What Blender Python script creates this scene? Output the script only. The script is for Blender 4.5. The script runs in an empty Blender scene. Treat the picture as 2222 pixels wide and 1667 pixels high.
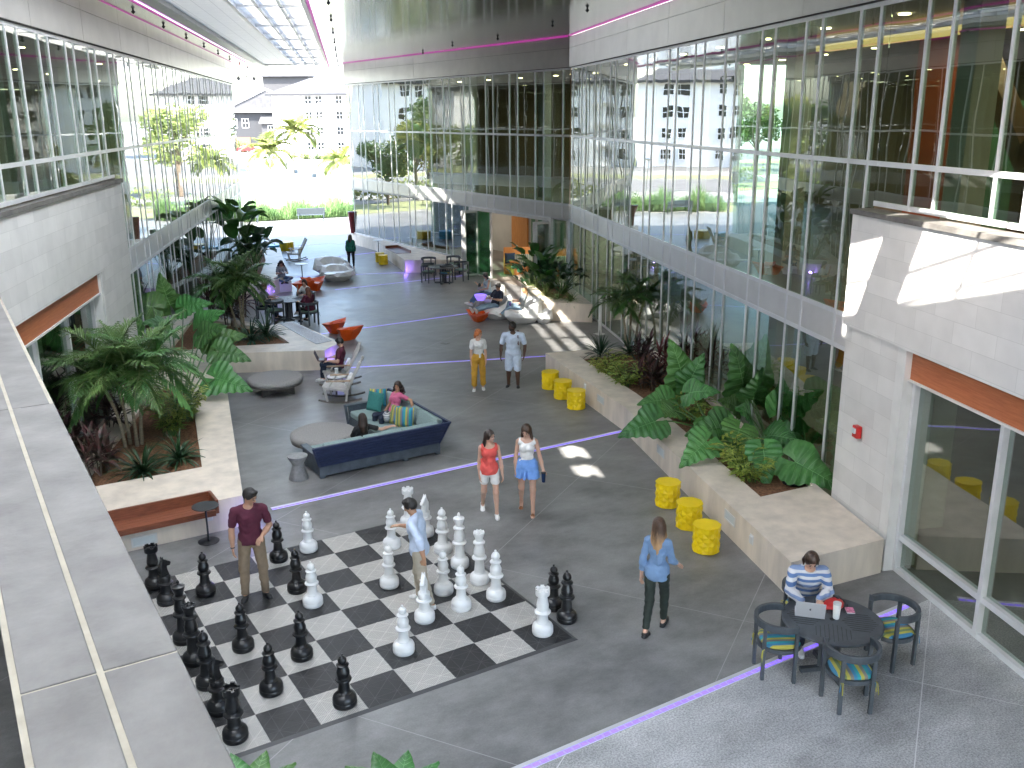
import bpy, math, random
import numpy as np
from mathutils import Vector, Matrix
R = math.radians
sc = bpy.context.scene
col = sc.collection
# ------------------------------------------------------------------ camera
F_PX, CXY, CZ, YAW, PITCH, ROLL = 2051.055, (-1.876, -14.408), 7.013, .5470475, .277784, -.0075717
W_PX, H_PX = 2222., 1667.
fw = Vector((math.sin(YAW)*math.cos(PITCH), math.cos(YAW)*math.cos(PITCH), -math.sin(PITCH)))
r0 = Vector((math.cos(YAW), -math.sin(YAW), 0)); u0 = r0.cross(fw)
rt = math.cos(ROLL)*r0 + math.sin(ROLL)*u0; up = -math.sin(ROLL)*r0 + math.cos(ROLL)*u0
CAM = Vector((CXY[0], CXY[1], CZ))
cd = bpy.data.cameras.new('camera'); cam = bpy.data.objects.new('camera', cd); col.objects.link(cam)
cd.sensor_width = 36; cd.lens = F_PX/W_PX*36; cd.clip_start = .05; cd.clip_end = 3000
cam.matrix_world = Matrix(((rt.x, up.x, -fw.x, CAM.x), (rt.y, up.y, -fw.y, CAM.y), (rt.z, up.z, -fw.z, CAM.z), (0, 0, 0, 1)))
sc.camera = cam
def G(px, py, z=0.):
    """real-world point at height z that is seen at photo pixel px, py (used to survey positions)"""
    d = fw + (px-W_PX/2)/F_PX*rt - (py-H_PX/2)/F_PX*up
    return CAM + d*((z-CAM.z)/d.z)
# ------------------------------------------------------------------ light
E1 = Vector((.3722, .9281, 0)); E2 = Vector((.9281, -.3722, 0))      # along / across the courtyard
def W(a, b, z=0.): return E1*a + E2*b + Vector((0, 0, z))
SUN_A, SUN_B = .86, .50
trav = (E2*SUN_A + E1*SUN_B + Vector((0, 0, -1))).normalized()
elev = math.asin(-trav.z); azim = math.atan2(-trav.x, -trav.y)        # azimuth of the sun from +Y, clockwise
w = bpy.data.worlds.new('World'); sc.world = w; w.use_nodes = True
nt = w.node_tree; bg = nt.nodes['Background']; sky = nt.nodes.new('ShaderNodeTexSky'); sky.sky_type = 'NISHITA'
sky.sun_disc = False; sky.sun_elevation = elev; sky.sun_rotation = azim; sky.air_density = 1.0; sky.dust_density = 2.0; sky.ozone_density = 1
nt.links.new(sky.outputs[0], bg.inputs[0]); bg.inputs[1].default_value = .15
sd = bpy.data.lights.new('sun', 'SUN'); sd.energy = 2.8; sd.angle = R(.55); sd.color = (1, .95, .87)
so = bpy.data.objects.new('sun', sd); col.objects.link(so); so.rotation_euler = trav.to_track_quat('-Z', 'Y').to_euler()
sc.view_settings.view_transform = 'Standard'; sc.view_settings.look = 'None'; sc.view_settings.gamma = 1
sc.view_settings.exposure = 3.68
sc.render.engine = 'CYCLES'
cy = sc.cycles
cy.max_bounces = 10; cy.diffuse_bounces = 5; cy.glossy_bounces = 5; cy.transparent_max_bounces = 24; cy.transmission_bounces = 6
cy.sample_clamp_indirect = 8; cy.blur_glossy = .5; cy.caustics_reflective = False; cy.caustics_refractive = False
# ------------------------------------------------------------------ materials
def mat(name, c, rough=.6, metal=0., var=0., vscale=4., bump=0., bscale=30., spec=.5, emit=None, estr=0., c2=None, detail=3., coat=0., subs=0., stretch=None):
    m = bpy.data.materials.new(name); m.use_nodes = True; n = m.node_tree.nodes; l = m.node_tree.links
    b = n['Principled BSDF']; b.inputs['Roughness'].default_value = rough; b.inputs['Metallic'].default_value = metal
    b.inputs['Specular IOR Level'].default_value = spec; b.inputs['Coat Weight'].default_value = coat
    if subs: b.inputs['Subsurface Weight'].default_value = subs; b.inputs['Subsurface Scale'].default_value = .02
    b.inputs['Base Color'].default_value = (*c, 1)
    tc = n.new('ShaderNodeTexCoord'); mp = n.new('ShaderNodeMapping'); l.new(tc.outputs['Object'], mp.inputs[0])
    if stretch: mp.inputs['Scale'].default_value = stretch
    if var > 0 or c2:
        t = n.new('ShaderNodeTexNoise'); t.inputs['Scale'].default_value = vscale; t.inputs['Detail'].default_value = detail; t.inputs['Roughness'].default_value = .6
        l.new(mp.outputs[0], t.inputs['Vector'])
        cr = n.new('ShaderNodeValToRGB'); l.new(t.outputs['Fac'], cr.inputs[0])
        a = c if c2 else tuple(x*(1-var) for x in c); d = c2 if c2 else tuple(min(1, x*(1+var)) for x in c)
        cr.color_ramp.elements[0].color = (*a, 1); cr.color_ramp.elements[1].color = (*d, 1)
        cr.color_ramp.elements[0].position = .34; cr.color_ramp.elements[1].position = .66
        l.new(cr.outputs[0], b.inputs['Base Color'])
    if bump > 0:
        t2 = n.new('ShaderNodeTexNoise'); t2.inputs['Scale'].default_value = bscale; t2.inputs['Detail'].default_value = 2; l.new(mp.outputs[0], t2.inputs['Vector'])
        bp = n.new('ShaderNodeBump'); bp.inputs['Strength'].default_value = bump; bp.inputs['Distance'].default_value = .01
        l.new(t2.outputs['Fac'], bp.inputs['Height']); l.new(bp.outputs[0], b.inputs['Normal'])
    if emit: b.inputs['Emission Color'].default_value = (*emit, 1); b.inputs['Emission Strength'].default_value = estr
    return m
M = {}
M['white_metal'] = mat('white_metal', (.62, .62, .60), .38, .0, .06, 3)
M['alu'] = mat('brushed_aluminium', (.66, .67, .68), .38, .25, .05, 3)
M['panel'] = mat('spandrel_panel', (.58, .58, .56), .3, .35, .05, 1.5)
M['fascia'] = mat('fascia_panel', (.50, .49, .47), .34, .45, .06, 1.2, bump=.06, bscale=2.)
M['steel'] = mat('steel_grey', (.30, .31, .32), .4, .6, .1, 6)
M['black_metal'] = mat('black_metal', (.022, .024, .026), .45, 0, .2, 8)
M['charcoal'] = mat('charcoal_paint', (.055, .065, .075), .5, 0, .15, 8)
M['navy_wood'] = mat('navy_painted_wood', (.022, .035, .085), .5, 0, .25, 5, bump=.1, stretch=(1, 1, 6))
M['slate_wood'] = mat('slate_painted_wood', (.07, .09, .11), .55, 0, .2, 6)
M['stone'] = None
M['travertine'] = mat('cream_stone', (.68, .60, .50), .5, 0, .14, 2.6, stretch=(1, 1, .25), detail=6)
M['mulch'] = mat('bark_mulch', (.09, .04, .018), .95, 0, 0, 26, c2=(.30, .15, .075), bump=1., bscale=60)
M['wood'] = mat('ipe_wood', (.15, .045, .02), .4, 0, 0, 5, c2=(.27, .085, .04), stretch=(1, 14, 14), detail=6)
M['wood_panel'] = mat('cherry_panel', (.34, .10, .038), .45, 0, 0, 2.6, c2=(.46, .155, .065), stretch=(1.2, 12, 22), detail=8)
M['orange_wood'] = mat('orange_plywood', (.55, .22, .06), .5, 0, 0, 3, c2=(.66, .30, .10), stretch=(8, 8, 1))
M['concrete_cap'] = mat('grey_stone_coping', (.085, .079, .073), .6, 0, 0, 3.2, c2=(.155, .148, .138), bump=.15, bscale=40, detail=12)
M['grout'] = mat('pale_grout', (.32, .29, .23), .8, 0, .1, 10)
M['yellow'] = mat('yellow_plastic', (.84, .60, .003), .38, 0, .04, 6)
M['yellow2'] = mat('yellow_powder_coat', (.80, .52, .01), .4, 0, .05, 6)
M['blue'] = mat('blue_powder_coat', (.035, .34, .58), .4, 0, .06, 6)
M['orange'] = mat('orange_plastic', (.80, .10, .006), .38, 0, .04, 6)
M['shell_white'] = mat('white_plastic', (.80, .80, .78), .4, 0, .04, 4)
M['chess_white'] = mat('white_chess_plastic', (.74, .74, .73), .33, 0, .03, 8)
M['chess_black'] = mat('black_chess_plastic', (.011, .011, .012), .3, 0, .2, 8)
M['grey_cloth'] = mat('grey_fabric', (.29, .28, .27), .9, 0, .12, 40, bump=.3, bscale=160)
M['sage_cloth'] = mat('sage_fabric', (.24, .32, .31), .9, 0, .1, 40, bump=.3, bscale=160)
M['taupe_wood'] = mat('taupe_wood', (.15, .135, .12), .6, 0, .2, 8)
M['white_wood'] = mat('whitewashed_wood', (.52, .50, .47), .6, 0, .12, 6)
M['tan_wood'] = mat('tan_armrest_wood', (.42, .30, .20), .5, 0, .15, 8)
M['cast'] = mat('cast_concrete', (.24, .24, .235), .6, 0, .15, 14, bump=.3, bscale=50)
M['dark'] = mat('dark_interior', (.06, .055, .05), .8, 0, .1, 2)
M['int_wall'] = mat('interior_wall_tan', (.22, .17, .11), .8, 0, .12, .6)
M['int_white'] = mat('interior_wall_white', (.5, .47, .42), .8, 0, .08, .8)
M['int_floor'] = mat('interior_floor', (.19, .165, .14), .5, 0, .15, 1.)
M['int_ceil'] = mat('interior_ceiling', (.32, .30, .27), .8, 0, .05, 1.)
M['red_wall'] = mat('rust_red_wall', (.34, .07, .025), .7, 0, .1, 1.)
M['green_wall'] = mat('green_screen_wall', (.10, .22, .12), .5, 0, .2, 1.)
M['led'] = mat('violet_led', (.3, .2, 1), .5, emit=(.22, .12, 1.), estr=.105)
M['led_pink'] = mat('magenta_led', (.3, .04, .25), .5, emit=(.80, .07, .55), estr=.04)
M['lamp'] = mat('warm_downlight', (1, .8, .5), .5, emit=(1, .75, .42), estr=3)
M['cove'] = mat('warm_cove_light', (1, .7, .3), .5, emit=(1, .62, .2), estr=.12)
M['frost'] = mat('frosted_lens', (.55, .6, .6), .3, 0, .05, 10)
M['red'] = mat('red_plastic', (.55, .02, .02), .4, 0, .08, 12)
M['rubber'] = mat('dark_rubber', (.02, .02, .02), .8)

def brick(name, c, mortar, sx, sz, ms=.006, rough=.65, swap=None, offset=.5, var=.07):
    m = bpy.data.materials.new(name); m.use_nodes = True; n = m.node_tree.nodes; l = m.node_tree.links; b = n['Principled BSDF']
    tc = n.new('ShaderNodeTexCoord'); sp = n.new('ShaderNodeSeparateXYZ'); cb = n.new('ShaderNodeCombineXYZ'); l.new(tc.outputs['Object'], sp.inputs[0])
    l.new(sp.outputs['Y' if swap == 'y' else 'X'], cb.inputs[0]); l.new(sp.outputs['Z'], cb.inputs[1])
    if swap == 'xy': l.new(sp.outputs['Y'], cb.inputs[1])
    t = n.new('ShaderNodeTexBrick'); l.new(cb.outputs[0], t.inputs[0]); t.inputs['Scale'].default_value = 1; t.offset = offset
    t.inputs['Mortar Size'].default_value = ms; t.inputs['Brick Width'].default_value = sx; t.inputs['Row Height'].default_value = sz; t.inputs['Mortar Smooth'].default_value = .3
    t.inputs['Color1'].default_value = (*[x*(1-var) for x in c], 1); t.inputs['Color2'].default_value = (*[x*(1+var) for x in c], 1); t.inputs['Mortar'].default_value = (*mortar, 1)
    ns = n.new('ShaderNodeTexNoise'); ns.inputs['Scale'].default_value = 2.5; ns.inputs['Detail'].default_value = 6; l.new(tc.outputs['Object'], ns.inputs[0])
    mr = n.new('ShaderNodeMapRange'); l.new(ns.outputs['Fac'], mr.inputs[0]); mr.inputs[3].default_value = .86; mr.inputs[4].default_value = 1.12
    mx = n.new('ShaderNodeMix'); mx.data_type = 'RGBA'; mx.blend_type = 'MULTIPLY'; mx.inputs[0].default_value = 1; l.new(t.outputs[0], mx.inputs[6]); l.new(mr.outputs[0], mx.inputs[7])
    l.new(mx.outputs[2], b.inputs['Base Color']); b.inputs['Roughness'].default_value = rough
    return m
M['stone'] = brick('limestone_block', (.62, .61, .59), (.50, .49, .47), .9, .305, .004)

def glassmat(name, tint, ior=1.9, wav=.35, wscale=.55, rough=.0):
    m = bpy.data.materials.new(name); m.use_nodes = True; n = m.node_tree.nodes; l = m.node_tree.links; n.remove(n['Principled BSDF'])
    out = n['Material Output']; tr = n.new('ShaderNodeBsdfTransparent'); tr.inputs[0].default_value = (*tint, 1)
    gl = n.new('ShaderNodeBsdfGlossy'); gl.inputs['Roughness'].default_value = rough; gl.inputs[0].default_value = (.93, .96, .94, 1)
    fr = n.new('ShaderNodeFresnel'); fr.inputs[0].default_value = ior; mx = n.new('ShaderNodeMixShader')
    tc = n.new('ShaderNodeTexCoord'); oi = n.new('ShaderNodeObjectInfo'); ad = n.new('ShaderNodeVectorMath'); ad.operation = 'ADD'; sc_ = n.new('ShaderNodeMath'); sc_.operation = 'MULTIPLY'; sc_.inputs[1].default_value = 40
    l.new(oi.outputs['Random'], sc_.inputs[0]); l.new(tc.outputs['Object'], ad.inputs[0]); l.new(sc_.outputs[0], ad.inputs[1])
    t = n.new('ShaderNodeTexNoise'); t.inputs['Scale'].default_value = wscale; t.inputs['Detail'].default_value = 1.2; l.new(ad.outputs[0], t.inputs[0])
    bp = n.new('ShaderNodeBump'); bp.inputs['Strength'].default_value = wav; bp.inputs['Distance'].default_value = .02; l.new(t.outputs['Fac'], bp.inputs['Height'])
    l.new(bp.outputs[0], gl.inputs['Normal'])
    ge = n.new('ShaderNodeNewGeometry'); iv = n.new('ShaderNodeMath'); iv.operation = 'SUBTRACT'; iv.inputs[0].default_value = 1; l.new(ge.outputs['Backfacing'], iv.inputs[1]); mf = n.new('ShaderNodeMath'); mf.operation = 'MULTIPLY'; l.new(fr.outputs[0], mf.inputs[0]); l.new(iv.outputs[0], mf.inputs[1])
    l.new(mf.outputs[0], mx.inputs[0]); l.new(tr.outputs[0], mx.inputs[1]); l.new(gl.outputs[0], mx.inputs[2]); l.new(mx.outputs[0], out.inputs[0])
    return m
M['glass'] = glassmat('curtain_wall_glass', (.60, .71, .645), 3.0, .30)
# ------------------------------------------------------------------ mesh helpers
class MB:
    def __init__(s): s.v = []; s.f = []; s.m = []; s.k = 0; s.X = None
    def mt(s, k): s.k = k; return s
    def add(s, vs, fs):
        o = len(s.v)
        for p in vs:
            p = Vector(p)
            s.v.append(s.X @ p if s.X else p)
        for f in fs: s.f.append(tuple(i+o for i in f)); s.m.append(s.k)
        return s
    def box(s, c, d, rz=0., rx=0., ry=0.):
        c = Vector(c); h = Vector(d)/2; q = Matrix.Rotation(rz, 3, 'Z') @ Matrix.Rotation(ry, 3, 'Y') @ Matrix.Rotation(rx, 3, 'X')
        vs = [c + q @ Vector((h.x*a, h.y*b, h.z*e)) for e in (-1, 1) for b in (-1, 1) for a in (-1, 1)]
        return s.add(vs, [(0, 2, 3, 1), (4, 5, 7, 6), (0, 1, 5, 4), (2, 6, 7, 3), (0, 4, 6, 2), (1, 3, 7, 5)])
    def bx(s, x0, x1, y0, y1, z0, z1): return s.box(((x0+x1)/2, (y0+y1)/2, (z0+z1)/2), (abs(x1-x0), abs(y1-y0), abs(z1-z0)))
    def bar(s, a, b, wd, hg=None, upv=(0, 0, 1)):
        a = Vector(a); b = Vector(b); hg = hg or wd; d = (b-a).normalized(); u = Vector(upv)
        if abs(d.dot(u)) > .98: u = Vector((0, 1, 0))
        x = d.cross(u).normalized(); y = x.cross(d)
        vs = [p + x*wd/2*i + y*hg/2*j for p in (a, b) for i, j in ((-1, -1), (1, -1), (1, 1), (-1, 1))]
        return s.add(vs, [(3, 2, 1, 0), (4, 5, 6, 7), (0, 1, 5, 4), (1, 2, 6, 5), (2, 3, 7, 6), (3, 0, 4, 7)])
    def tube(s, pts, rs, n=8, cap=True):
        pts = [Vector(p) for p in pts]
        if not hasattr(rs, '__len__'): rs = [rs]*len(pts)
        vs = []; fs = []; prev = None
        for i, p in enumerate(pts):
            t = (pts[min(i+1, len(pts)-1)]-pts[max(i-1, 0)]).normalized()
            if prev is None: a = t.orthogonal().normalized()
            else: a = (prev-t*prev.dot(t)).normalized()
            prev = a; b = t.cross(a)
            for k in range(n): an = 2*math.pi*k/n; vs.append(p+(a*math.cos(an)+b*math.sin(an))*rs[i])
        for i in range(len(pts)-1):
            for k in range(n): j = (k+1) % n; fs.append((i*n+k, i*n+j, (i+1)*n+j, (i+1)*n+k))
        if cap: fs.append(tuple(range(n-1, -1, -1))); fs.append(tuple(range((len(pts)-1)*n, len(pts)*n)))
        return s.add(vs, fs)
    def lathe(s, prof, n=24, c=(0, 0, 0), lob=None):
        vs = []; fs = []; c = Vector(c)
        for r, z in prof:
            for k in range(n):
                a = 2*math.pi*k/n; q = r*(lob(a, z) if lob else 1); vs.append(c+Vector((q*math.cos(a), q*math.sin(a), z)))
        m = len(prof)
        for i in range(m-1):
            for k in range(n): j = (k+1) % n; fs.append((i*n+k, i*n+j, (i+1)*n+j, (i+1)*n+k))
        if prof[0][0] > 1e-4: fs.append(tuple(range(n-1, -1, -1)))
        if prof[-1][0] > 1e-4: fs.append(tuple(range((m-1)*n, m*n)))
        return s.add(vs, fs)
    def prism(s, poly, z0, z1):
        n = len(poly); ar = sum(poly[i][0]*poly[(i+1) % n][1]-poly[(i+1) % n][0]*poly[i][1] for i in range(n))
        if ar < 0: poly = list(poly)[::-1]
        vs = [(p[0], p[1], z0) for p in poly]+[(p[0], p[1], z1) for p in poly]
        return s.add(vs, [tuple(range(n-1, -1, -1)), tuple(range(n, 2*n))]+[(i, (i+1) % n, n+(i+1) % n, n+i) for i in range(n)])
    def ell(s, c, r, n=10, m=7, rot=None):
        c = Vector(c); vs = []; fs = []
        for i in range(m+1):
            t = math.pi*i/m
            for k in range(n):
                a = 2*math.pi*k/n; p = Vector((r[0]*math.sin(t)*math.cos(a), r[1]*math.sin(t)*math.sin(a), -r[2]*math.cos(t)))
                vs.append(c+(rot @ p if rot else p))
        for i in range(m):
            for k in range(n): j = (k+1) % n; fs.append((i*n+k, i*n+j, (i+1)*n+j, (i+1)*n+k))
        return s.add(vs, fs)
    def build(s, name, mats, parent=None, smooth=False, bevel=0., angle=None):
        me = bpy.data.meshes.new(name); me.from_pydata([tuple(v) for v in s.v], [], s.f)
        if not isinstance(mats, (list, tuple)): mats = [mats]
        for q in mats: me.materials.append(M[q] if isinstance(q, str) else q)
        if len(mats) > 1: me.polygons.foreach_set('material_index', [min(x, len(mats)-1) for x in s.m])
        if smooth: me.polygons.foreach_set('use_smooth', [True]*len(me.polygons))
        me.update(); me.validate()
        if smooth and angle is None: angle = 40
        if smooth:
            try: me.set_sharp_from_angle(angle=R(angle))
            except Exception: pass
        o = bpy.data.objects.new(name, me); col.objects.link(o)
        if parent: o.parent = parent
        if bevel > 0:
            b = o.modifiers.new('bevel', 'BEVEL'); b.width = bevel; b.segments = 2; b.limit_method = 'ANGLE'; b.angle_limit = R(40)
        return o
def tag(o, label=None, cat=None, group=None, kind=None):
    if label: o['label'] = label
    if cat: o['category'] = cat
    if group: o['group'] = group
    if kind: o['kind'] = kind
    return o
def empty(name, loc=(0, 0, 0), rz=0., label=None, cat=None, group=None, scale=1.):
    o = bpy.data.objects.new(name, None); col.objects.link(o); o.location = loc; o.rotation_euler = (0, 0, rz); o.scale = (scale,)*3; o.empty_display_size = .2
    return tag(o, label, cat, group)
def copy_tree(o, parent=None):
    c = o.copy(); col.objects.link(c); c.parent = parent
    for ch in list(o.children): copy_tree(ch, c)
    return c
def dup(o, loc, rz=0., label=None, scale=None):
    c = copy_tree(o); c.location = loc; c.rotation_euler = (0, 0, rz)
    if scale: c.scale = (scale,)*3
    if label: c['label'] = label
    return c
rnd = random.Random(7)
# ================================================================== GROUND
def floor_mat(name, c1, c2, rough, joint, fine=0.):
    m = bpy.data.materials.new(name); m.use_nodes = True; n = m.node_tree.nodes; l = m.node_tree.links; b = n['Principled BSDF']
    tc = n.new('ShaderNodeTexCoord'); a = n.new('ShaderNodeTexNoise'); a.inputs['Scale'].default_value = .55; a.inputs['Detail'].default_value = 9; a.inputs['Roughness'].default_value = .62; l.new(tc.outputs['Object'], a.inputs[0])
    mp = n.new('ShaderNodeMapping'); mp.inputs['Scale'].default_value = (.8, 1.35, 1); mp.inputs['Rotation'].default_value = (0, 0, .6); l.new(tc.outputs['Object'], mp.inputs[0])
    f = n.new('ShaderNodeTexNoise'); f.inputs['Scale'].default_value = 1.5; f.inputs['Detail'].default_value = 9; f.inputs['Roughness'].default_value = .7; l.new(mp.outputs[0], f.inputs[0])
    ad = n.new('ShaderNodeMath'); ad.operation = 'ADD'; l.new(a.outputs['Fac'], ad.inputs[0]); l.new(f.outputs['Fac'], ad.inputs[1])
    cr = n.new('ShaderNodeMapRange'); cr.inputs[1].default_value = .76; cr.inputs[2].default_value = 1.24; l.new(ad.outputs[0], cr.inputs[0])
    mx = n.new('ShaderNodeMix'); mx.data_type = 'RGBA'; mx.inputs[6].default_value = (*c1, 1); mx.inputs[7].default_value = (*c2, 1); l.new(cr.outputs[0], mx.inputs[0])
    last = mx.outputs[2]
    if fine:
        v = n.new('ShaderNodeTexNoise'); v.inputs['Scale'].default_value = 42; v.inputs['Detail'].default_value = 3; v.inputs['Roughness'].default_value = .8; l.new(tc.outputs['Object'], v.inputs[0])
        vr = n.new('ShaderNodeMapRange'); vr.inputs[1].default_value = .35; vr.inputs[2].default_value = .65; vr.inputs[3].default_value = 1-fine; vr.inputs[4].default_value = 1+fine; l.new(v.outputs['Fac'], vr.inputs[0])
        m2 = n.new('ShaderNodeMix'); m2.data_type = 'RGBA'; m2.blend_type = 'MULTIPLY'; m2.inputs[0].default_value = 1; l.new(last, m2.inputs[6]); l.new(vr.outputs[0], m2.inputs[7]); last = m2.outputs[2]
    if joint:
        sp = n.new('ShaderNodeTexBrick'); sp.offset = 0; sp.inputs['Scale'].default_value = 1; sp.inputs['Brick Width'].default_value = joint; sp.inputs['Row Height'].default_value = joint; sp.inputs['Mortar Size'].default_value = .006; sp.inputs['Mortar Smooth'].default_value = 0
        rm = n.new('ShaderNodeMapping'); rm.inputs['Rotation'].default_value = (0, 0, -R(68.15)+R(35)); rm.inputs['Location'].default_value = (1.3, .4, 0); l.new(tc.outputs['Object'], rm.inputs[0]); l.new(rm.outputs[0], sp.inputs[0])
        m3 = n.new('ShaderNodeMix'); m3.data_type = 'RGBA'; l.new(sp.outputs['Fac'], m3.inputs[0]); l.new(last, m3.inputs[6]); m3.inputs[7].default_value = (*[x*1.22 for x in c2], 1); last = m3.outputs[2]
    l.new(last, b.inputs['Base Color'])
    rr = n.new('ShaderNodeMapRange'); rr.inputs[1].default_value = .7; rr.inputs[2].default_value = 1.3; rr.inputs[3].default_value = rough-.07; rr.inputs[4].default_value = rough+.09; l.new(ad.outputs[0], rr.inputs[0]); l.new(rr.outputs[0], b.inputs['Roughness'])
    return m
M['floor'] = floor_mat('polished_concrete', (.112, .111, .110), (.262, .260, .256), .42, 4.2, .10)
M['aggregate'] = floor_mat('exposed_aggregate', (.27, .27, .266), (.50, .50, .495), .6, 3.6, .42)
M['pave'] = mat('pale_pavement', (.30, .29, .27), .8, 0, .1, .4)
M['asphalt'] = mat('asphalt_road', (.16, .155, .15), .85, 0, .15, .6)
M['lawn'] = mat('lawn_grass', (.26, .28, .13), .95, 0, .3, 1.2)
def sheet(name, poly, z, m, kind='structure', thick=None):
    b = MB()
    if thick: b.prism(poly, z-thick, z)
    else:
        b.add([(p[0], p[1], z) for p in poly], [tuple(range(len(poly)))])
    o = b.build(name, m)
    if o.data.polygons[0].normal.z < 0 and not thick: o.data.flip_normals()
    return tag(o, kind=kind)
sheet('ground', [(-600, -400), (900, -400), (900, 1500), (-600, 1500)], -.05, 'pave')
sheet('plaza_floor', [(-30, -6.80), (60, -6.80), (60, 49.7), (-30, 51.2)], 0., 'floor')
sheet('aggregate_paving', [(-30, -6.80), (60, -6.80), (60, -40), (-30, -40)], 0., 'aggregate')
sheet('road', [(-200, 78), (300, 60), (300, 76), (-200, 96)], -.03, 'asphalt')
sheet('car_park', [(10, 104), (160, 92), (160, 126), (10, 139)], -.03, 'asphalt')
sheet('lawn', [(-200, 52.6), (300, 50.6), (300, 57), (-200, 60)], -.02, 'lawn')
sheet('lawn', [(-200, 97), (300, 77.5), (300, 84), (-200, 104)], -.02, 'lawn')
sheet('sidewalk', [(-200, 60.5), (300, 57.5), (300, 59.6), (-200, 63)], -.01, 'pave')
# LED channels let into the floor
def led_line(a, b, label, wd=.035, cap=False):
    a = Vector((a[0], a[1], 0)); b = Vector((b[0], b[1], 0)); d = (b-a).normalized(); s = Vector((-d.y, d.x, 0))
    r = empty('floor_light_channel', (a+b)/2, math.atan2(d.y, d.x), label, 'floor light', 'violet light lines in the floor'); L = (b-a).length
    g = MB(); g.bx(-L/2, L/2, -wd-.012, -wd, -.01, .006); g.bx(-L/2, L/2, wd, wd+.012, -.01, .006)
    if cap: g.bx(-L/2, L/2, wd+.012, wd+.06, -.01, .005)
    g.build('channel_edge', 'alu', r)
    e = MB(); n = int(L/.11)
    for i in range(n):
        x = -L/2+(i+.5)*L/n
        e.bx(x-L/n*.36, x+L/n*.36, -wd*.8, wd*.8, -.004, .0035)
    e.build('light_strip', 'led', r)
    k = MB(); k.bx(-L/2, L/2, -wd, wd, -.01, .002); k.build('lens', 'led_dim', r)
M['led_dim'] = mat('violet_led_lens', (.35, .3, .8), .3, emit=(.28, .2, .95), estr=.03)
led_line((2.75, 1.78), (11.02, 1.84), 'violet floor light line running behind the chessboard to the right planter', cap=True)
led_line((2.2, -6.83), (9.7, -6.76), 'violet floor light line in the foreground under the round table', .036, cap=True)
led_line((7.75, 10.66), (13.4, 8.64), 'violet floor light line running right from the rocking chairs')
led_line((8.51, 15.25), (16.0, 15.6), 'violet floor light line behind the pair of orange seats')
led_line((12.2, 22.9), (18.4, 23.1), 'violet floor light line under the empty round table')
led_line((11.9, 26.99), (16.57, 25.4), 'pale violet floor light line ending at the corner of the far bench')
led_line((13.39, 31.71), (18.1, 32.33), 'pale floor light line passing behind the woman in green', .05)
led_line((15.2, 37.51), (18.35, 37.0), 'farthest pale floor light line near the open end of the plaza', .05)
# ================================================================== CURTAIN WALLS
def facade(root, out, xs, rows, x0, x1, mw=.052, tr=True):
    """mullions at xs, rows = (z0,z1,kind); local X runs along the wall, out = sign of Y that faces the courtyard"""
    xs = sorted(x for x in xs if x0 < x < x1); zb, zt = rows[0][0], rows[-1][1]
    for x in xs:
        MB().bx(x-mw/2, x+mw/2, -out*.05, out*.022, zb, zt).build('mullion', 'alu', root)
    zs = sorted({r[0] for r in rows} | {rows[-1][1]})
    for z in zs: MB().bx(x0+.002, x1-.002, -out*.045, out*.018, z-.04, z+.04).build('transom', 'alu', root)
    ed = [x0]+xs+[x1]
    for z0, z1, kind in rows:
        for i in range(len(ed)-1):
            a, b = ed[i], ed[i+1]
            if b-a < .08: continue
            if kind == 'glass':
                k = facade.n.get(root.name, 0); facade.n[root.name] = k+1
                if k < 98: MB().bx(a, b, -.006, .006, z0, z1).build('window_pane', 'glass', root)
                else: facade.rest.setdefault(root.name, (root, MB()))[1].bx(a, b, -.006, .006, z0, z1)
            elif kind == 'panel':
                MB().bx(a+.01, b-.01, -out*.04, out*.004, z0, z1).build('spandrel_panel', 'panel', root)
facade.n = {}; facade.rest = {}
def fascia(root, out, x0, x1, off=0., step=3.79, z0=8.68, z1=9.73, zj=9.34):
    n = max(1, round((x1-x0)/step)); s = (x1-x0)/n
    for i in range(n):
        MB().bx(x0+i*s+.006, x0+(i+1)*s-.006, out*(.0+off), out*(.10+off), z0, zj-.005).build('fascia_panel', 'fascia', root)
        MB().bx(x0+i*s+.006, x0+(i+1)*s-.006, out*(.0+off), out*(.10+off), zj+.005, z1).build('fascia_panel', 'fascia', root)
    MB().bx(x0, x1, out*(off-.1), out*(off+.08), z0-.02, z1-.02).build('fascia_backing', 'dark', root)
def downlights(root, pts, z):
    for x, y in pts:
        MB().lathe([(.11, -.02), (.11, .0)], 12, (x, y, z)).build('downlight', 'lamp', root)
AZ = math.atan2(.9281, .3722)
# ---------------- right building
RB = empty('office_building', W(0, 11.93), AZ, 'three storey glass fronted building with white block base along the right side', 'building')
mR = [0.46+1.9*k for k in range(-8, 12)]+[1.07+1.9*k for k in range(-8, 12)]
facade(RB, 1, [x for x in mR if x > .3], [(.06, 3.07, 'glass'), (3.07, 3.65, 'panel'), (3.65, 6.22, 'glass'), (6.22, 8.63, 'glass')], .165, 21.72)
facade(RB, 1, [x for x in mR if -11.7 < x < .1], [(5.6, 6.22, 'glass'), (6.22, 8.63, 'glass')], -12., .16)
fascia(RB, 1, -12, 21.74)
st = MB(); st.bx(-14, .2, -.3, .33, 3.62, 5.44); st.build('block_wall', 'stone', RB)
MB().bx(-14, .215, -.05, .38, 5.44, 5.52).build('coping', 'concrete_cap', RB)
MB().bx(-1.55, .18, -.3, .27, .0, 3.617).build('pier', 'stone', RB)
MB().bx(-1.62, -1.40, .10, .285, .0, 3.617).build('pier_trim', 'white_metal', RB)
MB().bx(-14, -1.5, -.10, .18, 3.16, 3.62).build('wood_band', 'wood_panel', RB)
MB().bx(-14, -1.5, -.10, .21, 3.125, 3.16).build('band_trim', 'white_metal', RB)
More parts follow.
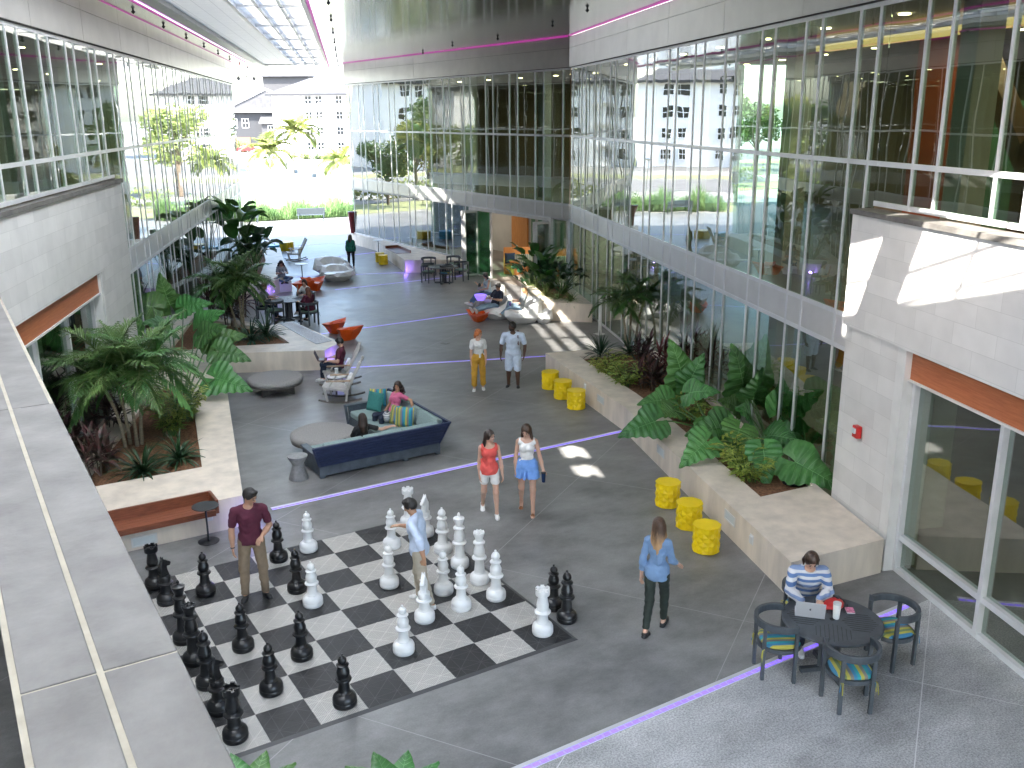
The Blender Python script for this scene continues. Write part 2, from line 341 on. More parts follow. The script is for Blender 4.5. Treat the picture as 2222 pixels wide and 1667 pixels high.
for a in (-1.66, -3.67, -5.75, -7.8, -9.9): MB().bx(a-.035, a+.035, -.03, .13, .05, 3.13).build('door_post', 'alu', RB)
for z in (.045, .60): MB().bx(-12, -1.62, -.025, .11, z-.045, z+.045).build('door_rail', 'alu', RB)
for a, b in ((-1.7, -3.63), (-3.71, -5.71), (-5.79, -7.76), (-7.84, -9.86)):
    MB().bx(b, a, .03, .042, .05, 3.13).build('door_glass', 'glass', RB)
for z in (3.1, 3.55): MB().bx(-12, 21.7, -9.5, -.12, z+(.0 if z > 3.3 else -.0), z+.06).build('floor_slab', 'int_ceil' if z < 3.3 else 'int_floor', RB)
MB().bx(-12, 21.7, -9.5, -.12, 3.17, 3.54).build('slab_edge', 'dark', RB)
MB().bx(-13, 21.7, -9.6, -.12, 8.75, 9.6).build('upper_ceiling', 'int_ceil', RB)
MB().bx(-13, 21.7, -10., 0, 9.74, 11.).build('roof', 'panel', RB)
MB().bx(-12, 21.7, -9.7, -9.5, 0, 9.6).build('back_wall', 'int_wall', RB)
MB().bx(-12, 21.7, -9.5, -.12, -.02, .02).build('ground_floor', 'int_floor', RB)
MB().bx(-12.3, -12., -9.7, .0, 0, 9.6).build('end_wall', 'int_white', RB)
for x in (-6.2, -.1, 6.0, 12., 18.): MB().bx(x-.22, x+.22, -1.6, -1.16, 0, 8.75).build('column', 'int_white', RB)
MB().bx(4.5, 6.3, -4.5, -4.3, 3.62, 8.7).build('partition_red', 'red_wall', RB)
MB().bx(2.9, 4.4, -4.9, -4.7, 3.62, 7.2).build('partition_green', 'green_wall', RB)
MB().bx(-8, 2.7, -6.2, -6.0, 3.62, 8.7).build('partition_tan', 'int_wall', RB)
MB().bx(9.3, 10.7, -5.6, -5.4, .03, 3.1).build('partition_orange', 'red_wall', RB)
br = MB(); br.bar((-1.2, -3.2, 8.6), (.9, -3.2, 6.2), .34); br.bar((2.9, -3.2, 8.6), (.9, -3.2, 6.2), .34); br.bar((.9, -3.2, 6.3), (.9, -3.2, 3.6), .26); br.bar((.9, -3.2, 6.2), (-1.4, -3.2, 3.6), .34); br.build('steel_brace', mat('bronze_steel', (.14, .075, .035), .5, 0, .1, 3), RB)
rl = MB()
for z in (4.62, 4.3): rl.bar((-9, -2.3, z), (3.5, -2.3, z), .05)
for x in range(-9, 4): rl.bar((x, -2.3, 3.6), (x, -2.3, 4.62), .04)
rl.bar((-3, -2.3, 4.62), (-6.5, -2.3, 6.9), .06); rl.build('stair_rail', 'black_metal', RB)
MB().bx(-9, 3.5, -2.6, -2.35, 3.62, 4.25).build('bench_wall', 'dark', RB)
cv = MB(); cv.bx(-11, 9, -3.6, -2.6, 8.45, 8.5); cv.build('ceiling_cove', 'cove', RB)
downlights(RB, [(x, y) for x in range(-9, 22, 3) for y in (-1.9, -6.5)], 8.74)
downlights(RB, [(x, -3.) for x in range(-9, 22, 3)], 3.08)
# ---------------- left building
LB = empty('office_building', W(0, -2.21), AZ, 'three storey glass fronted building with white block base along the left side', 'building')
mL = [1.03+1.885*k for k in range(-7, 22)]+[1.66+1.885*k for k in range(-7, 22)]
facade(LB, -1, [x for x in mL if x > 11.8], [(.06, 3.07, 'glass'), (3.07, 3.65, 'panel'), (3.65, 6.22, 'glass'), (6.22, 8.63, 'glass')], 11.62, 40.)
facade(LB, -1, [x for x in mL if x < 11.5], [(5.6, 6.22, 'glass'), (6.22, 8.63, 'glass')], -9., 11.6)
fascia(LB, -1, -9, 40.)
MB().bx(-30, 11.6, -.14, .3, 3.62, 5.44).build('block_wall', 'stone', LB)
MB().bx(-30, 11.66, -.19, .05, 5.44, 5.53).build('coping', 'concrete_cap', LB)
MB().bx(8.75, 11.58, -.12, .3, .0, 3.617).build('pier', 'stone', LB)
MB().bx(8.62, 8.78, -.11, .25, .0, 3.617).build('pier_trim', 'white_metal', LB)
MB().bx(-30, 8.7, -.05, .1, 3.16, 3.62).build('wood_band', 'wood_panel', LB)
MB().bx(-30, 8.7, -.08, .1, 3.12, 3.16).build('band_trim', 'white_metal', LB)
for a in (8.55, 6.45, 4.35, 2.25, .15): MB().bx(a-.05, a+.05, .08, .26, .05, 3.13).build('door_post', 'alu', LB)
for a in (8.5, 6.4, 4.3, 2.2): MB().bx(a-2.0, a, .15, .162, .05, 3.13).build('door_glass', 'glass', LB)
MB().bx(-9, 40, .12, 9, 3.1, 3.6).build('floor_slab', 'int_ceil', LB)
MB().bx(-9, 40, .12, 9, 8.75, 9.6).build('upper_ceiling', 'int_ceil', LB)
MB().bx(-30, 40, .0, 10, 9.74, 11).build('roof', 'panel', LB)
MB().bx(-30, 40, 9, 9.2, 0, 9.6).build('back_wall', 'int_wall', LB)
MB().bx(39.8, 40.03, .15, 9, 0, 9.6).build('end_wall', 'panel', LB)
MB().bx(-9, 40, .12, 9, -.02, .02).build('ground_floor', 'dark', LB)
MB().bx(-30, -9, 0., .3, 5.5, 9.7).build('sun_block_wall', 'stone', LB)  # unseen near stretch, with the roof above it, added to block the sun
for x in (2, 8, 14, 20, 26, 32, 38): MB().bx(x-.2, x+.2, 1.2, 1.6, 0, 8.75).build('column', 'int_white', LB)
downlights(LB, [(x, y) for x in range(1, 39, 4) for y in (2.2, 6.)], 8.74)
# ---------------- far right wing
CB = empty('office_building', (19.17, 15.8, 0), math.atan2(.9997, -.0237), 'glass fronted far wing with open folding doors in the middle of the photo', 'building')
mC = [.48+1.87*k for k in range(11)]+[-.12+1.87*k for k in range(1, 12)]
mC = [x for x in mC if .1 < x < 20.7]
facade(CB, 1, [x for x in mC if x > 7.6], [(.60, 3.07, 'glass')], 7.5, 20.72)
facade(CB, 1, [], [(.05, 3.07, 'glass')], .05, 1.1)
facade(CB, 1, mC, [(3.07, 3.65, 'panel'), (3.65, 6.22, 'glass'), (6.22, 8.63, 'glass')], .03, 20.75)
fascia(CB, 1, .0, 20.8, step=3.9)
for x, wd in ((0, .1), (1.15, .14), (7.4, .22)): MB().bx(x-wd/2, x+wd/2, -.06, .11, 0, 3.05).build('door_jamb', 'white_metal', CB)
MB().bx(1.1, 7.5, -.05, .09, 2.93, 3.06).build('door_head', 'white_metal', CB)
for k in range(5):                                                   # folded door leaves
    x = 7.22-.075*k; f = MB(); f.bx(x-.02, x+.02, .02, .07, .03, 2.92); f.bx(x-.02, x+.02, .62, .67, .03, 2.92); f.bx(x-.02, x+.02, .07, .62, .03, .12); f.bx(x-.02, x+.02, .07, .62, 2.83, 2.92)
    d = f.build('folding_door', 'white_metal', CB); MB().bx(x-.004, x+.004, .07, .62, .12, 2.83).build('door_glass', 'glass', d)
for k in range(4):
    x = 1.3+.075*k; f = MB(); f.bx(x-.02, x+.02, .02, .07, .03, 2.92); f.bx(x-.02, x+.02, .62, .67, .03, 2.92); f.bx(x-.02, x+.02, .07, .62, .03, .12); f.bx(x-.02, x+.02, .07, .62, 2.83, 2.92)
    d = f.build('folding_door', 'white_metal', CB); MB().bx(x-.004, x+.004, .07, .62, .12, 2.83).build('door_glass', 'glass', d)
MB().bx(0.2, 20.7, -9, -.12, 3.1, 3.6).build('floor_slab', 'int_ceil', CB)
MB().bx(0.2, 20.7, -9, -.12, 8.75, 9.6).build('upper_ceiling', 'int_ceil', CB)
MB().bx(-.1, 20.75, -10, 0, 9.74, 11).build('roof', 'panel', CB)
MB().bx(0.2, 20.7, -9.2, -9, 0, 9.6).build('back_wall', 'int_wall', CB)
MB().bx(20.5, 20.70, -9.2, -.1, 0, 9.6).build('end_wall', 'int_wall', CB)
MB().bx(0.3, 20.7, -9, .0, -.02, .012).build('ground_floor', 'int_floor', CB)
MB().bx(.4, 17, -5.2, -5.0, 0, 3.1).build('lounge_wall', 'int_white', CB)
MB().bx(10.3, 11.75, -4.99, -4.9, 0, 2.7).build('timber_door', 'orange_wood', CB)
gs = MB()
for k in range(6): gs.bx(9.7-k*.62, 10.0-k*.62, -4.99, -4.95, .5, 3.0)
gs.build('striped_wall_art', 'green_wall', CB)
M['green_glass'] = glassmat('green_tinted_glass', (.25, .55, .36), 1.9)
MB().bx(5.82, 6.92, -.01, .01, .08, 2.9).build('fixed_glass', 'green_glass', CB)
g_ = MB(); g_.bx(5.74, 5.82, -.03, .05, .03, 2.93); g_.bx(6.92, 6.97, -.03, .05, .03, 2.93); g_.bx(5.82, 6.92, -.03, .05, .03, .09); g_.build('fixed_frame', 'white_metal', CB)
for x in (4., 10., 16.): MB().bx(x-.2, x+.2, -1.8, -1.4, 3.6, 8.75).build('column', 'int_white', CB)
for x in (10., 16.): MB().bx(x-.2, x+.2, -1.8, -1.4, 0, 3.1).build('column', 'int_white', CB)
downlights(CB, [(x, y) for x in range(2, 20, 3) for y in (-1.6, -5.)], 8.74)
def room_light(root, x, y, z, e, c=(1, .82, .6)):
    l = bpy.data.lights.new('ceiling_light', 'AREA'); l.shape = 'RECTANGLE'; l.size = 3.2; l.size_y = 1.2; l.energy = e; l.color = c; o = bpy.data.objects.new('ceiling_light', l); col.objects.link(o); o.parent = root; o.location = (x, y, z)
for x in (-5, 3, 11, 18): room_light(RB, x, -3.2, 8.4, 13)
for x in (-5, 6, 15): room_light(RB, x, -3.2, 3.0, 5)
for x in (3, 11, 17): room_light(CB, x, -3., 8.4, 9)
room_light(CB, 4.2, -2.8, 3.0, 16, (1, .9, .78)); room_light(CB, 13., -2.8, 3.0, 6, (1, .9, .78))
for x in (6, 18, 30): room_light(LB, x, 3.5, 8.4, 5)
for nm, (rt_, mb_) in facade.rest.items(): tag(mb_.build('window_pane', 'glass', rt_), kind='stuff')
# ---------------- canopy over the courtyard
CN = empty('canopy_roof', W(0, 0, 9.76), AZ, 'brushed metal canopy spanning both buildings with a long louvred skylight', 'canopy')
def soffit_mat():
    m = mat('brushed_soffit', (.68, .67, .64), .12, .9)
    n = m.node_tree.nodes; l = m.node_tree.links; b = n['Principled BSDF']
    tc = n.new('ShaderNodeTexCoord'); mp = n.new('ShaderNodeMapping'); mp.inputs['Scale'].default_value = (1.2, .12, 1); l.new(tc.outputs['Object'], mp.inputs[0])
    t = n.new('ShaderNodeTexNoise'); t.inputs['Scale'].default_value = 5; t.inputs['Detail'].default_value = 4; l.new(mp.outputs[0], t.inputs[0])
    bp = n.new('ShaderNodeBump'); bp.inputs['Strength'].default_value = .10; bp.inputs['Distance'].default_value = .02; l.new(t.outputs['Fac'], bp.inputs['Height']); l.new(bp.outputs[0], b.inputs['Normal'])
    return m
M['soffit'] = soffit_mat()
def cbx(x0, x1, e20, e21, z0, z1): return MB().bx(x0, x1, -e20, -e21, z0, z1)      # local y = -e2
x0, x1 = -27., 47.4
cbx(x0, 40.2, -2.2, -1.42, 0, .06).build('soffit_panel', 'soffit', CN)
cbx(40.2, x1, -3.4, -1.42, 0, .06).build('soffit_panel', 'soffit', CN)
cbx(x0, x1, -1.36, -1.02, .05, .5).build('soffit_strip', 'soffit', CN)
cbx(x0, x1, -1.02, -.64, -.10, .12).build('edge_beam', 'white_metal', CN)
cbx(x0, x1, 2.68, 2.80, -.06, .5).build('edge_beam', 'white_metal', CN)
# soffit right of the skylight, with an unseen opening added to throw the wall sun patch
SO = (-7.2, -1.0, 5.2, 9.9)
cbx(SO[1], x1, 2.88, 11.85, 0, .06).build('soffit_panel', 'soffit', CN)
cbx(x0, SO[0], 2.88, 11.85, 0, .06).build('soffit_panel', 'soffit', CN)
cbx(SO[0], SO[1], 2.88, SO[2], 0, .06).build('soffit_panel', 'soffit', CN)
cbx(SO[0], SO[1], SO[3], 11.85, 0, .06).build('soffit_panel', 'soffit', CN)
def ow(e, z, w2=11.6): t = 9.76-z; return (e-SUN_B*t, -(w2-SUN_A*t))          # canopy point whose sunlight lands at (e, z) on the block wall
lo_ = [ow(.6, 3.6), ow(-4.1, 4.95)]; hi_ = [ow(.6, 5.3), ow(-4.1, 7.0)]
def quad(pts, nm, m, z0=.0, z1=.06): MB().prism(pts, z0, z1).build(nm, m, CN)
quad([(SO[1], -SO[2]), lo_[0], lo_[1], (SO[0], -SO[2])], 'soffit_panel', 'soffit'); quad([(SO[1], -SO[3]), hi_[0], hi_[1], (SO[0], -SO[3])], 'soffit_panel', 'soffit')
quad([(SO[1], -SO[2]), (SO[1], -SO[3]), hi_[0], lo_[0]], 'soffit_panel', 'soffit'); quad([(SO[0], -SO[2]), (SO[0], -SO[3]), hi_[1], lo_[1]], 'soffit_panel', 'soffit')
quad([ow(.0, 3.4), ow(-1.0, 3.5), ow(-2.0, 5.9), ow(-1.1, 5.9)], 'sun_mask_panel', 'fascia', .02, .08)  # unseen masks added to shape the sun patch on the block wall
quad([ow(.9, 4.72), ow(-.85, 5.16), ow(-.85, 7.3), ow(.9, 7.3)], 'sun_mask_panel', 'fascia', .02, .08)
g_ = MB()
def ob(p, q, w_): a_ = ow(*p); b_ = ow(*q); g_.bar((a_[0], a_[1], .05), (b_[0], b_[1], .05), w_, .04)
ob((.6, 4.15), (-.6, 4.45), .04); ob((-.5, 3.9), (-1.2, 6), .08); ob((-1.3, 4.62), (-4.1, 5.6), .055); ob((-2.55, 4.3), (-3.3, 6), .05); ob((-1.2, 4.15), (-4.1, 5.15), .04)  # bars added to draw shadow lines across that sun patch
g_.build('shadow_bars', 'alu', CN)
cbx(21.6, x1, 11.85, 20, 0, .06).build('soffit_panel', 'soffit', CN)
cbx(8, x1, -.64, .84, .02, .3).build('skylight_deck', 'deck', CN) if False else None
M['deck'] = brick('ribbed_deck', (.62, .62, .60), (.3, .3, .3), .09, .45, .012, .5, 'xy', 0, .03)
def translucent(m, fac):
    n = m.node_tree.nodes; l = m.node_tree.links; b = n['Principled BSDF']; t = n.new('ShaderNodeBsdfTranslucent'); x = n.new('ShaderNodeMixShader'); x.inputs[0].default_value = fac
    t.inputs[0].default_value = (.9, .92, .92, 1)
    l.new(b.outputs[0], x.inputs[1]); l.new(t.outputs[0], x.inputs[2]); l.new(x.outputs[0], n['Material Output'].inputs[0])
translucent(M['deck'], .18)
M['frosted_roof'] = mat('frosted_roof_diffuser', (.8, .8, .8), .5); translucent(M['frosted_roof'], .75)
cbx(8.6, 42.4, -.64, .86, .02, .03).build('skylight_deck', 'deck', CN)
cbx(x0, 8.6, -.08, 2.68, .02, .03).build('skylight_diffuser', 'frosted_roof', CN)  # unseen translucent sheet, added to feed soft daylight into the courtyard
for pl_ in ([(x0, .08), (-1.85, .08), (-1.55, .22), (-1.72, .4), (-1.45, .64), (x0, .64)], [(-1.2, .08), (-.72, .08), (-.45, .3), (-.62, .45), (-.4, .64), (-.95, .64), (-1.12, .42), (-.98, .3)], [(-.05, .08), (8.6, .08), (8.6, .64), (.42, .64), (.05, .5), (.2, .3)]):  # ragged gaps left in the unseen sheet to drop sun patches on the floor
    MB().prism(pl_, .02, .03).build('skylight_diffuser', 'frosted_roof', CN)
cbx(8.6, 42.4, .86, .95, -.03, .3).build('skylight_mullion', 'white_metal', CN)
lv = MB()
n = int((42.4-8.6)/.145)
for i in range(n):
    x = 8.6+i*.145; lv.bx(x, x+.04, -.95, -2.68, .06, .14)
tag(lv.build('louvre_blades', 'white_metal', CN), kind='stuff')
for k in range(12):
    x = 10.3+2.83*k
    if x < 42: cbx(x, x+.09, .95, 2.68, -.02, .2).build('cross_bar', 'alu', CN)
for e in (1.45, 2.05): cbx(8.6, 42.4, e, e+.09, .0, .2).build('long_bar', 'alu', CN)
cbx(42.4, 42.7, -.64, 2.68, -.05, .5).build('end_beam', 'white_metal', CN)
cbx(42.7, x1, -.64, 2.68, .02, .5).build('soffit_panel', 'soffit', CN)
cbx(x0, 40, -1.42, -1.36, -.02, .02).build('light_strip', 'led_pink', CN)
cbx(x0, 40, -2.19, -2.13, -.02, .02).build('light_strip', 'led_pink', CN)
cbx(x0, x1-.4, 2.81, 2.87, -.02, .02).build('light_strip', 'led_pink', CN)
cbx(-12, 21.4, 11.72, 11.80, -.03, .01).build('light_strip', 'led_pink', CN)
o = MB(); p0 = (19.17-.16, 15.8, -.02); p1 = (18.68-.16, 36.5, -.02)
def toC(p): q = Vector((p[0], p[1], 0)); return (q.dot(E1), -q.dot(E2), p[2])
o.bar(toC(p0), toC(p1), .05, .03); o.build('light_strip', 'led_pink', CN)
for k in range(9):
    for e, off in ((-1.78, 17.9-4.15*2), (3.35, 15.2-4.1*2)):
        s_ = MB(); s_.lathe([(.02, 0), (.03, -.03), (.06, -.06), (.0, -.12)], 8, (off+4.4*k, -e, 0)); s_.build('sprinkler_head', 'black_metal', CN)
for x, e in ((31., 7.2), (26., 8.), (22.5, 9.3), (17., 10.2), (12.5, 10.2), (8., 10.2)):
    MB().lathe([(.02, 0), (.03, -.03), (.06, -.06), (.0, -.12)], 8, (x, -e, 0)).build('sprinkler_head', 'black_metal', CN)
BW = empty('office_building', W(-20, 5), AZ, 'unseen rear wing block behind the viewpoint, added to shade the parapet', 'building')
MB().bx(-5, 0, -2.2, 7.2, 4.6, 11).build('wall', 'stone', BW)  # unseen box, shaped to keep sky light off the parapet
for k in range(4): MB().bx(0, .03, -2.0+k*2.2, -.2+k*2.2, 5.4, 8.6).build('window_pane', 'glass', BW)
# ================================================================== PARAPET in the foreground
PP = empty('parapet', (-1.8, -8, 5.48), 0, 'grey stone capped parapet wall running down the left foreground', 'parapet')
def cap(x0_, x1_, y0, y1, z=0.):
    return MB().bx(x0_+1.8+.004, x1_+1.8-.004, y0+8+.005, y1+8-.005, z-.05, z).build('coping_slab', 'concrete_cap', PP, bevel=.004)
ys = [-13.6, -11.75, -8.75, -5.2, -2.2, 1.]
for a, b in zip(ys, ys[1:]):
    d = .004 if b <= -8.7 else 0
    cap(-1.645, -1.43-(.0 if b <= -8.7 else .02), a, b); cap(-1.86, -1.655, a, b, .001)
gr_ = MB(); gr_.bx(.135, .37-.004, -5.6, 9., -.06, -.004); gr_.bx(-.075, .2, -5.6, 9., -.056, -.003); gr_.build('mortar_joint', 'grout', PP)
MB().bx(-.05, .34, -5.58, 8.9, -5.4, -.06).build('wall_body', 'stone', PP)
# ================================================================== PLANTERS AND BENCHES of cream stone
def ring(outer, holes, z, root, soils=()):
    """planter: outer polygon block with sunken soil beds"""
    bm_ = __import__('bmesh').new()
    def loop(pts, zz): return [bm_.verts.new((p[0]-root.location.x, p[1]-root.location.y, zz)) for p in pts]
    es = []
    loops = [outer]+list(holes)
    for pts in loops:
        vs = loop(pts, z); ed = [bm_.edges.new((vs[i], vs[(i+1) % len(vs)])) for i in range(len(vs))]; es += ed
    bmesh_ = __import__('bmesh')
    bmesh_.ops.triangle_fill(bm_, use_beauty=True, use_dissolve=False, edges=es, normal=(0, 0, 1))
    for ed, top in [(e, 1) for e in es]:
        a, b = ed.verts; inner = any((a.co-Vector((h[0]-root.location.x, h[1]-root.location.y, z))).length < 1e-5 for hh in holes for h in hh)
        zz = z-.22 if inner else 0
        c = bm_.verts.new((b.co.x, b.co.y, zz)); d = bm_.verts.new((a.co.x, a.co.y, zz)); bm_.faces.new((a, b, c, d))
    bmesh_.ops.recalc_face_normals(bm_, faces=bm_.faces)
    me = bpy.data.meshes.new('planter_wall'); bm_.to_mesh(me); me.materials.append(M['trav_block']); o = bpy.data.objects.new('planter_wall', me); col.objects.link(o); o.parent = root
    for h in holes:
        s_ = MB(); n = len(h); s_.add([(p[0]-root.location.x, p[1]-root.location.y, z-.10) for p in h], [tuple(range(n))])
        q = s_.build('mulch_bed', 'mulch', root)
        if q.data.polygons[0].normal.z < 0: q.data.flip_normals()
M['trav_block'] = M['travertine']
def planter(outer, holes, label, z=.58):
    c = sum((Vector((p[0], p[1], 0)) for p in outer), Vector())/len(outer)
    r = empty('planter', c, 0, label, 'planter'); ring(outer, holes, z, r); return r
PR = planter([(8.3, -5.64), (10.13, -5.86), (10.98, -3.8), (15.35, 6.25), (12.30, 7.05), (11.02, 1.84)],
             [[(9.76, -3.60), (10.93, -3.72), (14.95, 5.75), (12.86, 6.22), (11.94, 2.58), (11.48, 1.03)]], 'long cream stone planter full of tropical plants along the right glass wall')
PL = planter([(2.13, 1.34), (1.68, 1.34), (1.68, 1.76), (-1.6, 1.76), (1.72, 9.6), (2.0, 11.4), (5.0, 18.9), (6.94, 14.93), (7.74, 15.07), (7.95, 11.48), (7.2, 10.77), (4.6, 12.0), (3.68, 8.01)],
             [[(-.35, 3.2), (1.87, 3.15), (2.62, 6.9), (2.95, 9.1), (2.4, 9.5)], [(3.3, 12.9), (4.4, 13.0), (6.65, 12.16), (6.70, 13.6), (6.45, 14.9), (5.2, 17.6)]], 'big angular cream stone planter along the left building beside the chessboard')
PF = planter([(8.0, 22.6), (9.3, 22.75), (10.4, 23.9), (11.6, 27.5), (13.2, 33.), (11.4, 33.6), (8.6, 27.3)],
             [[(8.6, 23.6), (9.5, 24.4), (11.2, 29.), (12.2, 32.6), (11.5, 32.8), (9.2, 27.)]], 'farther cream stone planter with tall paddle leaved plants by the left glass wall')
P2 = planter([(15.95, 13.2), (17.36, 11.75), (18.75, 15.1), (18.95, 16.7), (17.55, 16.75)],
             [[(16.75, 13.7), (17.45, 12.75), (18.55, 15.2), (18.7, 16.45), (17.85, 16.4)]], 'cream stone planter in the sun beside the open folding doors', .65)
PB = planter([(18.44, 37.0), (18.46, 32.99), (16.58, 25.32), (18.55, 24.2), (18.88, 23.4), (18.86, 37.)], [], 'cream stone ledge and bench along the foot of the far wing')
# wood bench let into the left planter
WB = empty('wooden_bench', (.35, 1.34, 0), 0, 'dark red timber bench let into the front of the left planter', 'bench')
s_ = MB()
for k in range(4): s_.bx(-2.0, 1.27, -.06+k*.107, .042+k*.107, .405, .44)
s_.build('seat', 'wood', WB); MB().bx(-2., 1.32, .37, .415, .405, .63).build('back_board', 'wood', WB); MB().bx(1.275, 1.325, -.10, .37, .38, .63).build('end_board', 'wood', WB); MB().bx(-2., 1.27, -.095, -.062, .34, .445).build('front_rail', 'wood', WB)
MB().bx(-2., 1.33, -.0, .42, 0, .40).build('stone_base', 'travertine', WB)
# inlaid plank seat on the second bench + sunken seat on the far bench
IN = empty('plank_seat', (7.52, 13.3, .585), 0, 'grey weathered plank seat inlaid in the pale bench top', 'bench')
M['grey_plank'] = mat('weathered_plank', (.34, .34, .36), .6, 0, 0, 6, c2=(.62, .62, .64), stretch=(8, 1, 1), detail=6)
q = MB(); q.prism([(-.24, 1.62), (.18, 1.73), (.26, -1.55), (-.25, -1.68)], -.01, .006); q.build('seat', 'grey_plank', IN)
q = MB(); 
pp = [(-.24, 1.62), (.18, 1.73), (.26, -1.55), (-.25, -1.68)]
for i in range(4): a = pp[i]; b = pp[(i+1) % 4]; q.bar((a[0], a[1], .0), (b[0], b[1], .0), .03, .022)
q.build('seat_frame', 'steel', IN)
SB = empty('sunken_bench_seat', (17.55, 28.4, .58), 0, 'dark red sunken seat let into the far pale bench', 'bench')
q = MB(); q.prism([(-.42, -1.0), (.28, -1.1), (.6, 1.1), (-.05, 1.15)], -.01, .012); q.build('seat', mat('maroon_seat', (.10, .03, .03), .4, 0, .2, 6), SB)
q = MB(); q.bar((-.05, 1.15, .06), (.6, 1.1, .06), .04, .14); q.bar((.28, -1.1, .06), (.6, 1.1, .06), .04, .14); q.build('seat_back', 'wood', SB)
# recessed wall lights, outlets
def walllight(p, q_, label, z=.27, wd=.42):
    a = Vector((p[0], p[1], 0)); b = Vector((q_[0], q_[1], 0)); d = (b-a).normalized()
    r = empty('wall_light', (a.x, a.y, z), math.atan2(d.y, d.x), label, 'wall light', 'recessed lights in the planter walls')
    f = MB(); f.bx(-wd/2, wd/2, -.012, .02, -.09, -.065); f.bx(-wd/2, wd/2, -.012, .02, .065, .09); f.bx(-wd/2, -wd/2+.03, -.012, .02, -.065, .065); f.bx(wd/2-.03, wd/2, -.012, .02, -.065, .065)
    f.build('frame', 'white_metal', r); MB().bx(-wd/2+.03, wd/2-.03, -.004, .02, -.065, .065).build('lens', 'frost', r)
walllight((.42, 1.34), (1.4, 1.34), 'recessed light in the planter wall below the timber bench', .14)
nl = Vector((11.02-8.3, 1.84+5.64, 0)).normalized()
def onPR(t): return Vector((8.3, -5.64, 0))+nl*t
for t, z, lb in ((2.15, .36, 'recessed light in the right planter wall beside the nearest yellow stools'), (5.55, .36, 'recessed light in the right planter wall under the big leaves')):
    a = onPR(t); b = a-nl; walllight((a.x-.0, a.y), (b.x, b.y), lb, z)
a = Vector((11.35, 3.18, 0)); walllight((a.x, a.y), (a.x-.246, a.y-1), 'recessed light in the right planter wall behind the middle row of stools', .36)
def outlet(p, q_, label, z=.3):
    a = Vector((p[0], p[1], 0)); d = Vector((q_[0]-p[0], q_[1]-p[1], 0)).normalized()
    r = empty('outlet_cover', (a.x, a.y, z), math.atan2(d.y, d.x), label, 'outlet', 'outlet covers on the planter walls')
    MB().bx(-.05, .05, -.035, .01, -.07, .07).build('cover', 'white_metal', r, bevel=.02); MB().bx(-.06, .06, -.008, .01, -.085, .085).build('plate', 'white_metal', r)
a = onPR(1.3); outlet((a.x, a.y), ((a-nl).x, (a-nl).y), 'white outlet cover on the right planter wall nearest the round table', .35)
outlet((11.59, 4.15), (11.344, 3.15), 'white outlet cover behind the middle row of stools', .42)
outlet((1.52, 1.34), (2.5, 1.34), 'white outlet cover on the left planter wall behind the small black table', .32)
# violet corner lamps on planters
def corner_lamp(x, y, label, z=.12, e=9.):
    r = empty('corner_lamp', (x, y, z), 0, label, 'lamp', 'violet corner lamps'); MB().lathe([(.03, -.03), (.035, 0), (.03, .03)], 10).build('lens', 'led', r)
    l = bpy.data.lights.new('corner_lamp_light', 'POINT'); l.energy = e*.32; l.color = (.25, .15, 1); l.shadow_soft_size = .04; o = bpy.data.objects.new('corner_lamp_light', l); col.objects.link(o); o.parent = r; o.location = (0, 0, .02)
corner_lamp(2.2, 1.22, 'violet glowing lamp at the corner of the left planter', e=5.)
corner_lamp(11.0, 2.0-.35, 'violet glowing lamp at the bend of the right planter', e=3.)
corner_lamp(16.5, 25.1, 'violet glowing lamp at the corner of the far bench', e=6.)
corner_lamp(7.6, 10.8, 'violet glowing lamp behind the man on the rocking chair', .25, 8.)
corner_lamp(9.5, 22.6, 'violet glowing lamp at the end of the far left planter', .25, 8.)
corner_lamp(2.5, 12.3, 'violet glowing lamp behind the left block pier', .9, 8.)
# ================================================================== CHESS
S = .61
BD = empty('chessboard', (4*S, -4*S, 0), 0, 'giant black and white tiled chessboard laid on the dark concrete', 'chessboard')
def tilemat(name, c, line):
    m = bpy.data.materials.new(name); m.use_nodes = True; n = m.node_tree.nodes; l = m.node_tree.links; b = n['Principled BSDF']
    tc = n.new('ShaderNodeTexCoord'); t = n.new('ShaderNodeTexBrick'); t.offset = 0; t.inputs['Scale'].default_value = 1; t.inputs['Brick Width'].default_value = .0191; t.inputs['Row Height'].default_value = .0191; t.inputs['Mortar Size'].default_value = .0042; t.inputs['Mortar Smooth'].default_value = .3
    l.new(tc.outputs['Object'], t.inputs[0]); t.inputs['Color1'].default_value = (*[x*.42 for x in c], 1); t.inputs['Color2'].default_value = (*[x*.36 for x in c], 1); t.inputs['Mortar'].default_value = (*c, 1)
    ns = n.new('ShaderNodeTexNoise'); ns.inputs['Scale'].default_value = 1.7; ns.inputs['Detail'].default_value = 5; l.new(tc.outputs['Object'], ns.inputs[0])
    mr = n.new('ShaderNodeMapRange'); mr.inputs[3].default_value = .82; mr.inputs[4].default_value = 1.15; l.new(ns.outputs['Fac'], mr.inputs[0])
    mx = n.new('ShaderNodeMix'); mx.data_type = 'RGBA'; mx.blend_type = 'MULTIPLY'; mx.inputs[0].default_value = 1; l.new(t.outputs[0], mx.inputs[6]); l.new(mr.outputs[0], mx.inputs[7]); l.new(mx.outputs[2], b.inputs['Base Color'])
    b.inputs['Roughness'].default_value = .55; return m
M['tile_w'] = tilemat('white_tile', (.52, .50, .465), 0); M['tile_b'] = tilemat('black_tile', (.030, .030, .032), 0)
M['rib_w'] = mat('white_tile_rib', (.54, .52, .485), .5); M['rib_b'] = mat('black_tile_rib', (.060, .060, .062), .5)
g = MB()
for i in range(8):
    for j in range(8):
        g.mt((i+j) % 2 == 1)
        x, y = (i-4)*S, (3-j)*S; g.bx(x+.0015, x+S-.0015, y+.0015, y+S-.0015, .001, .020)
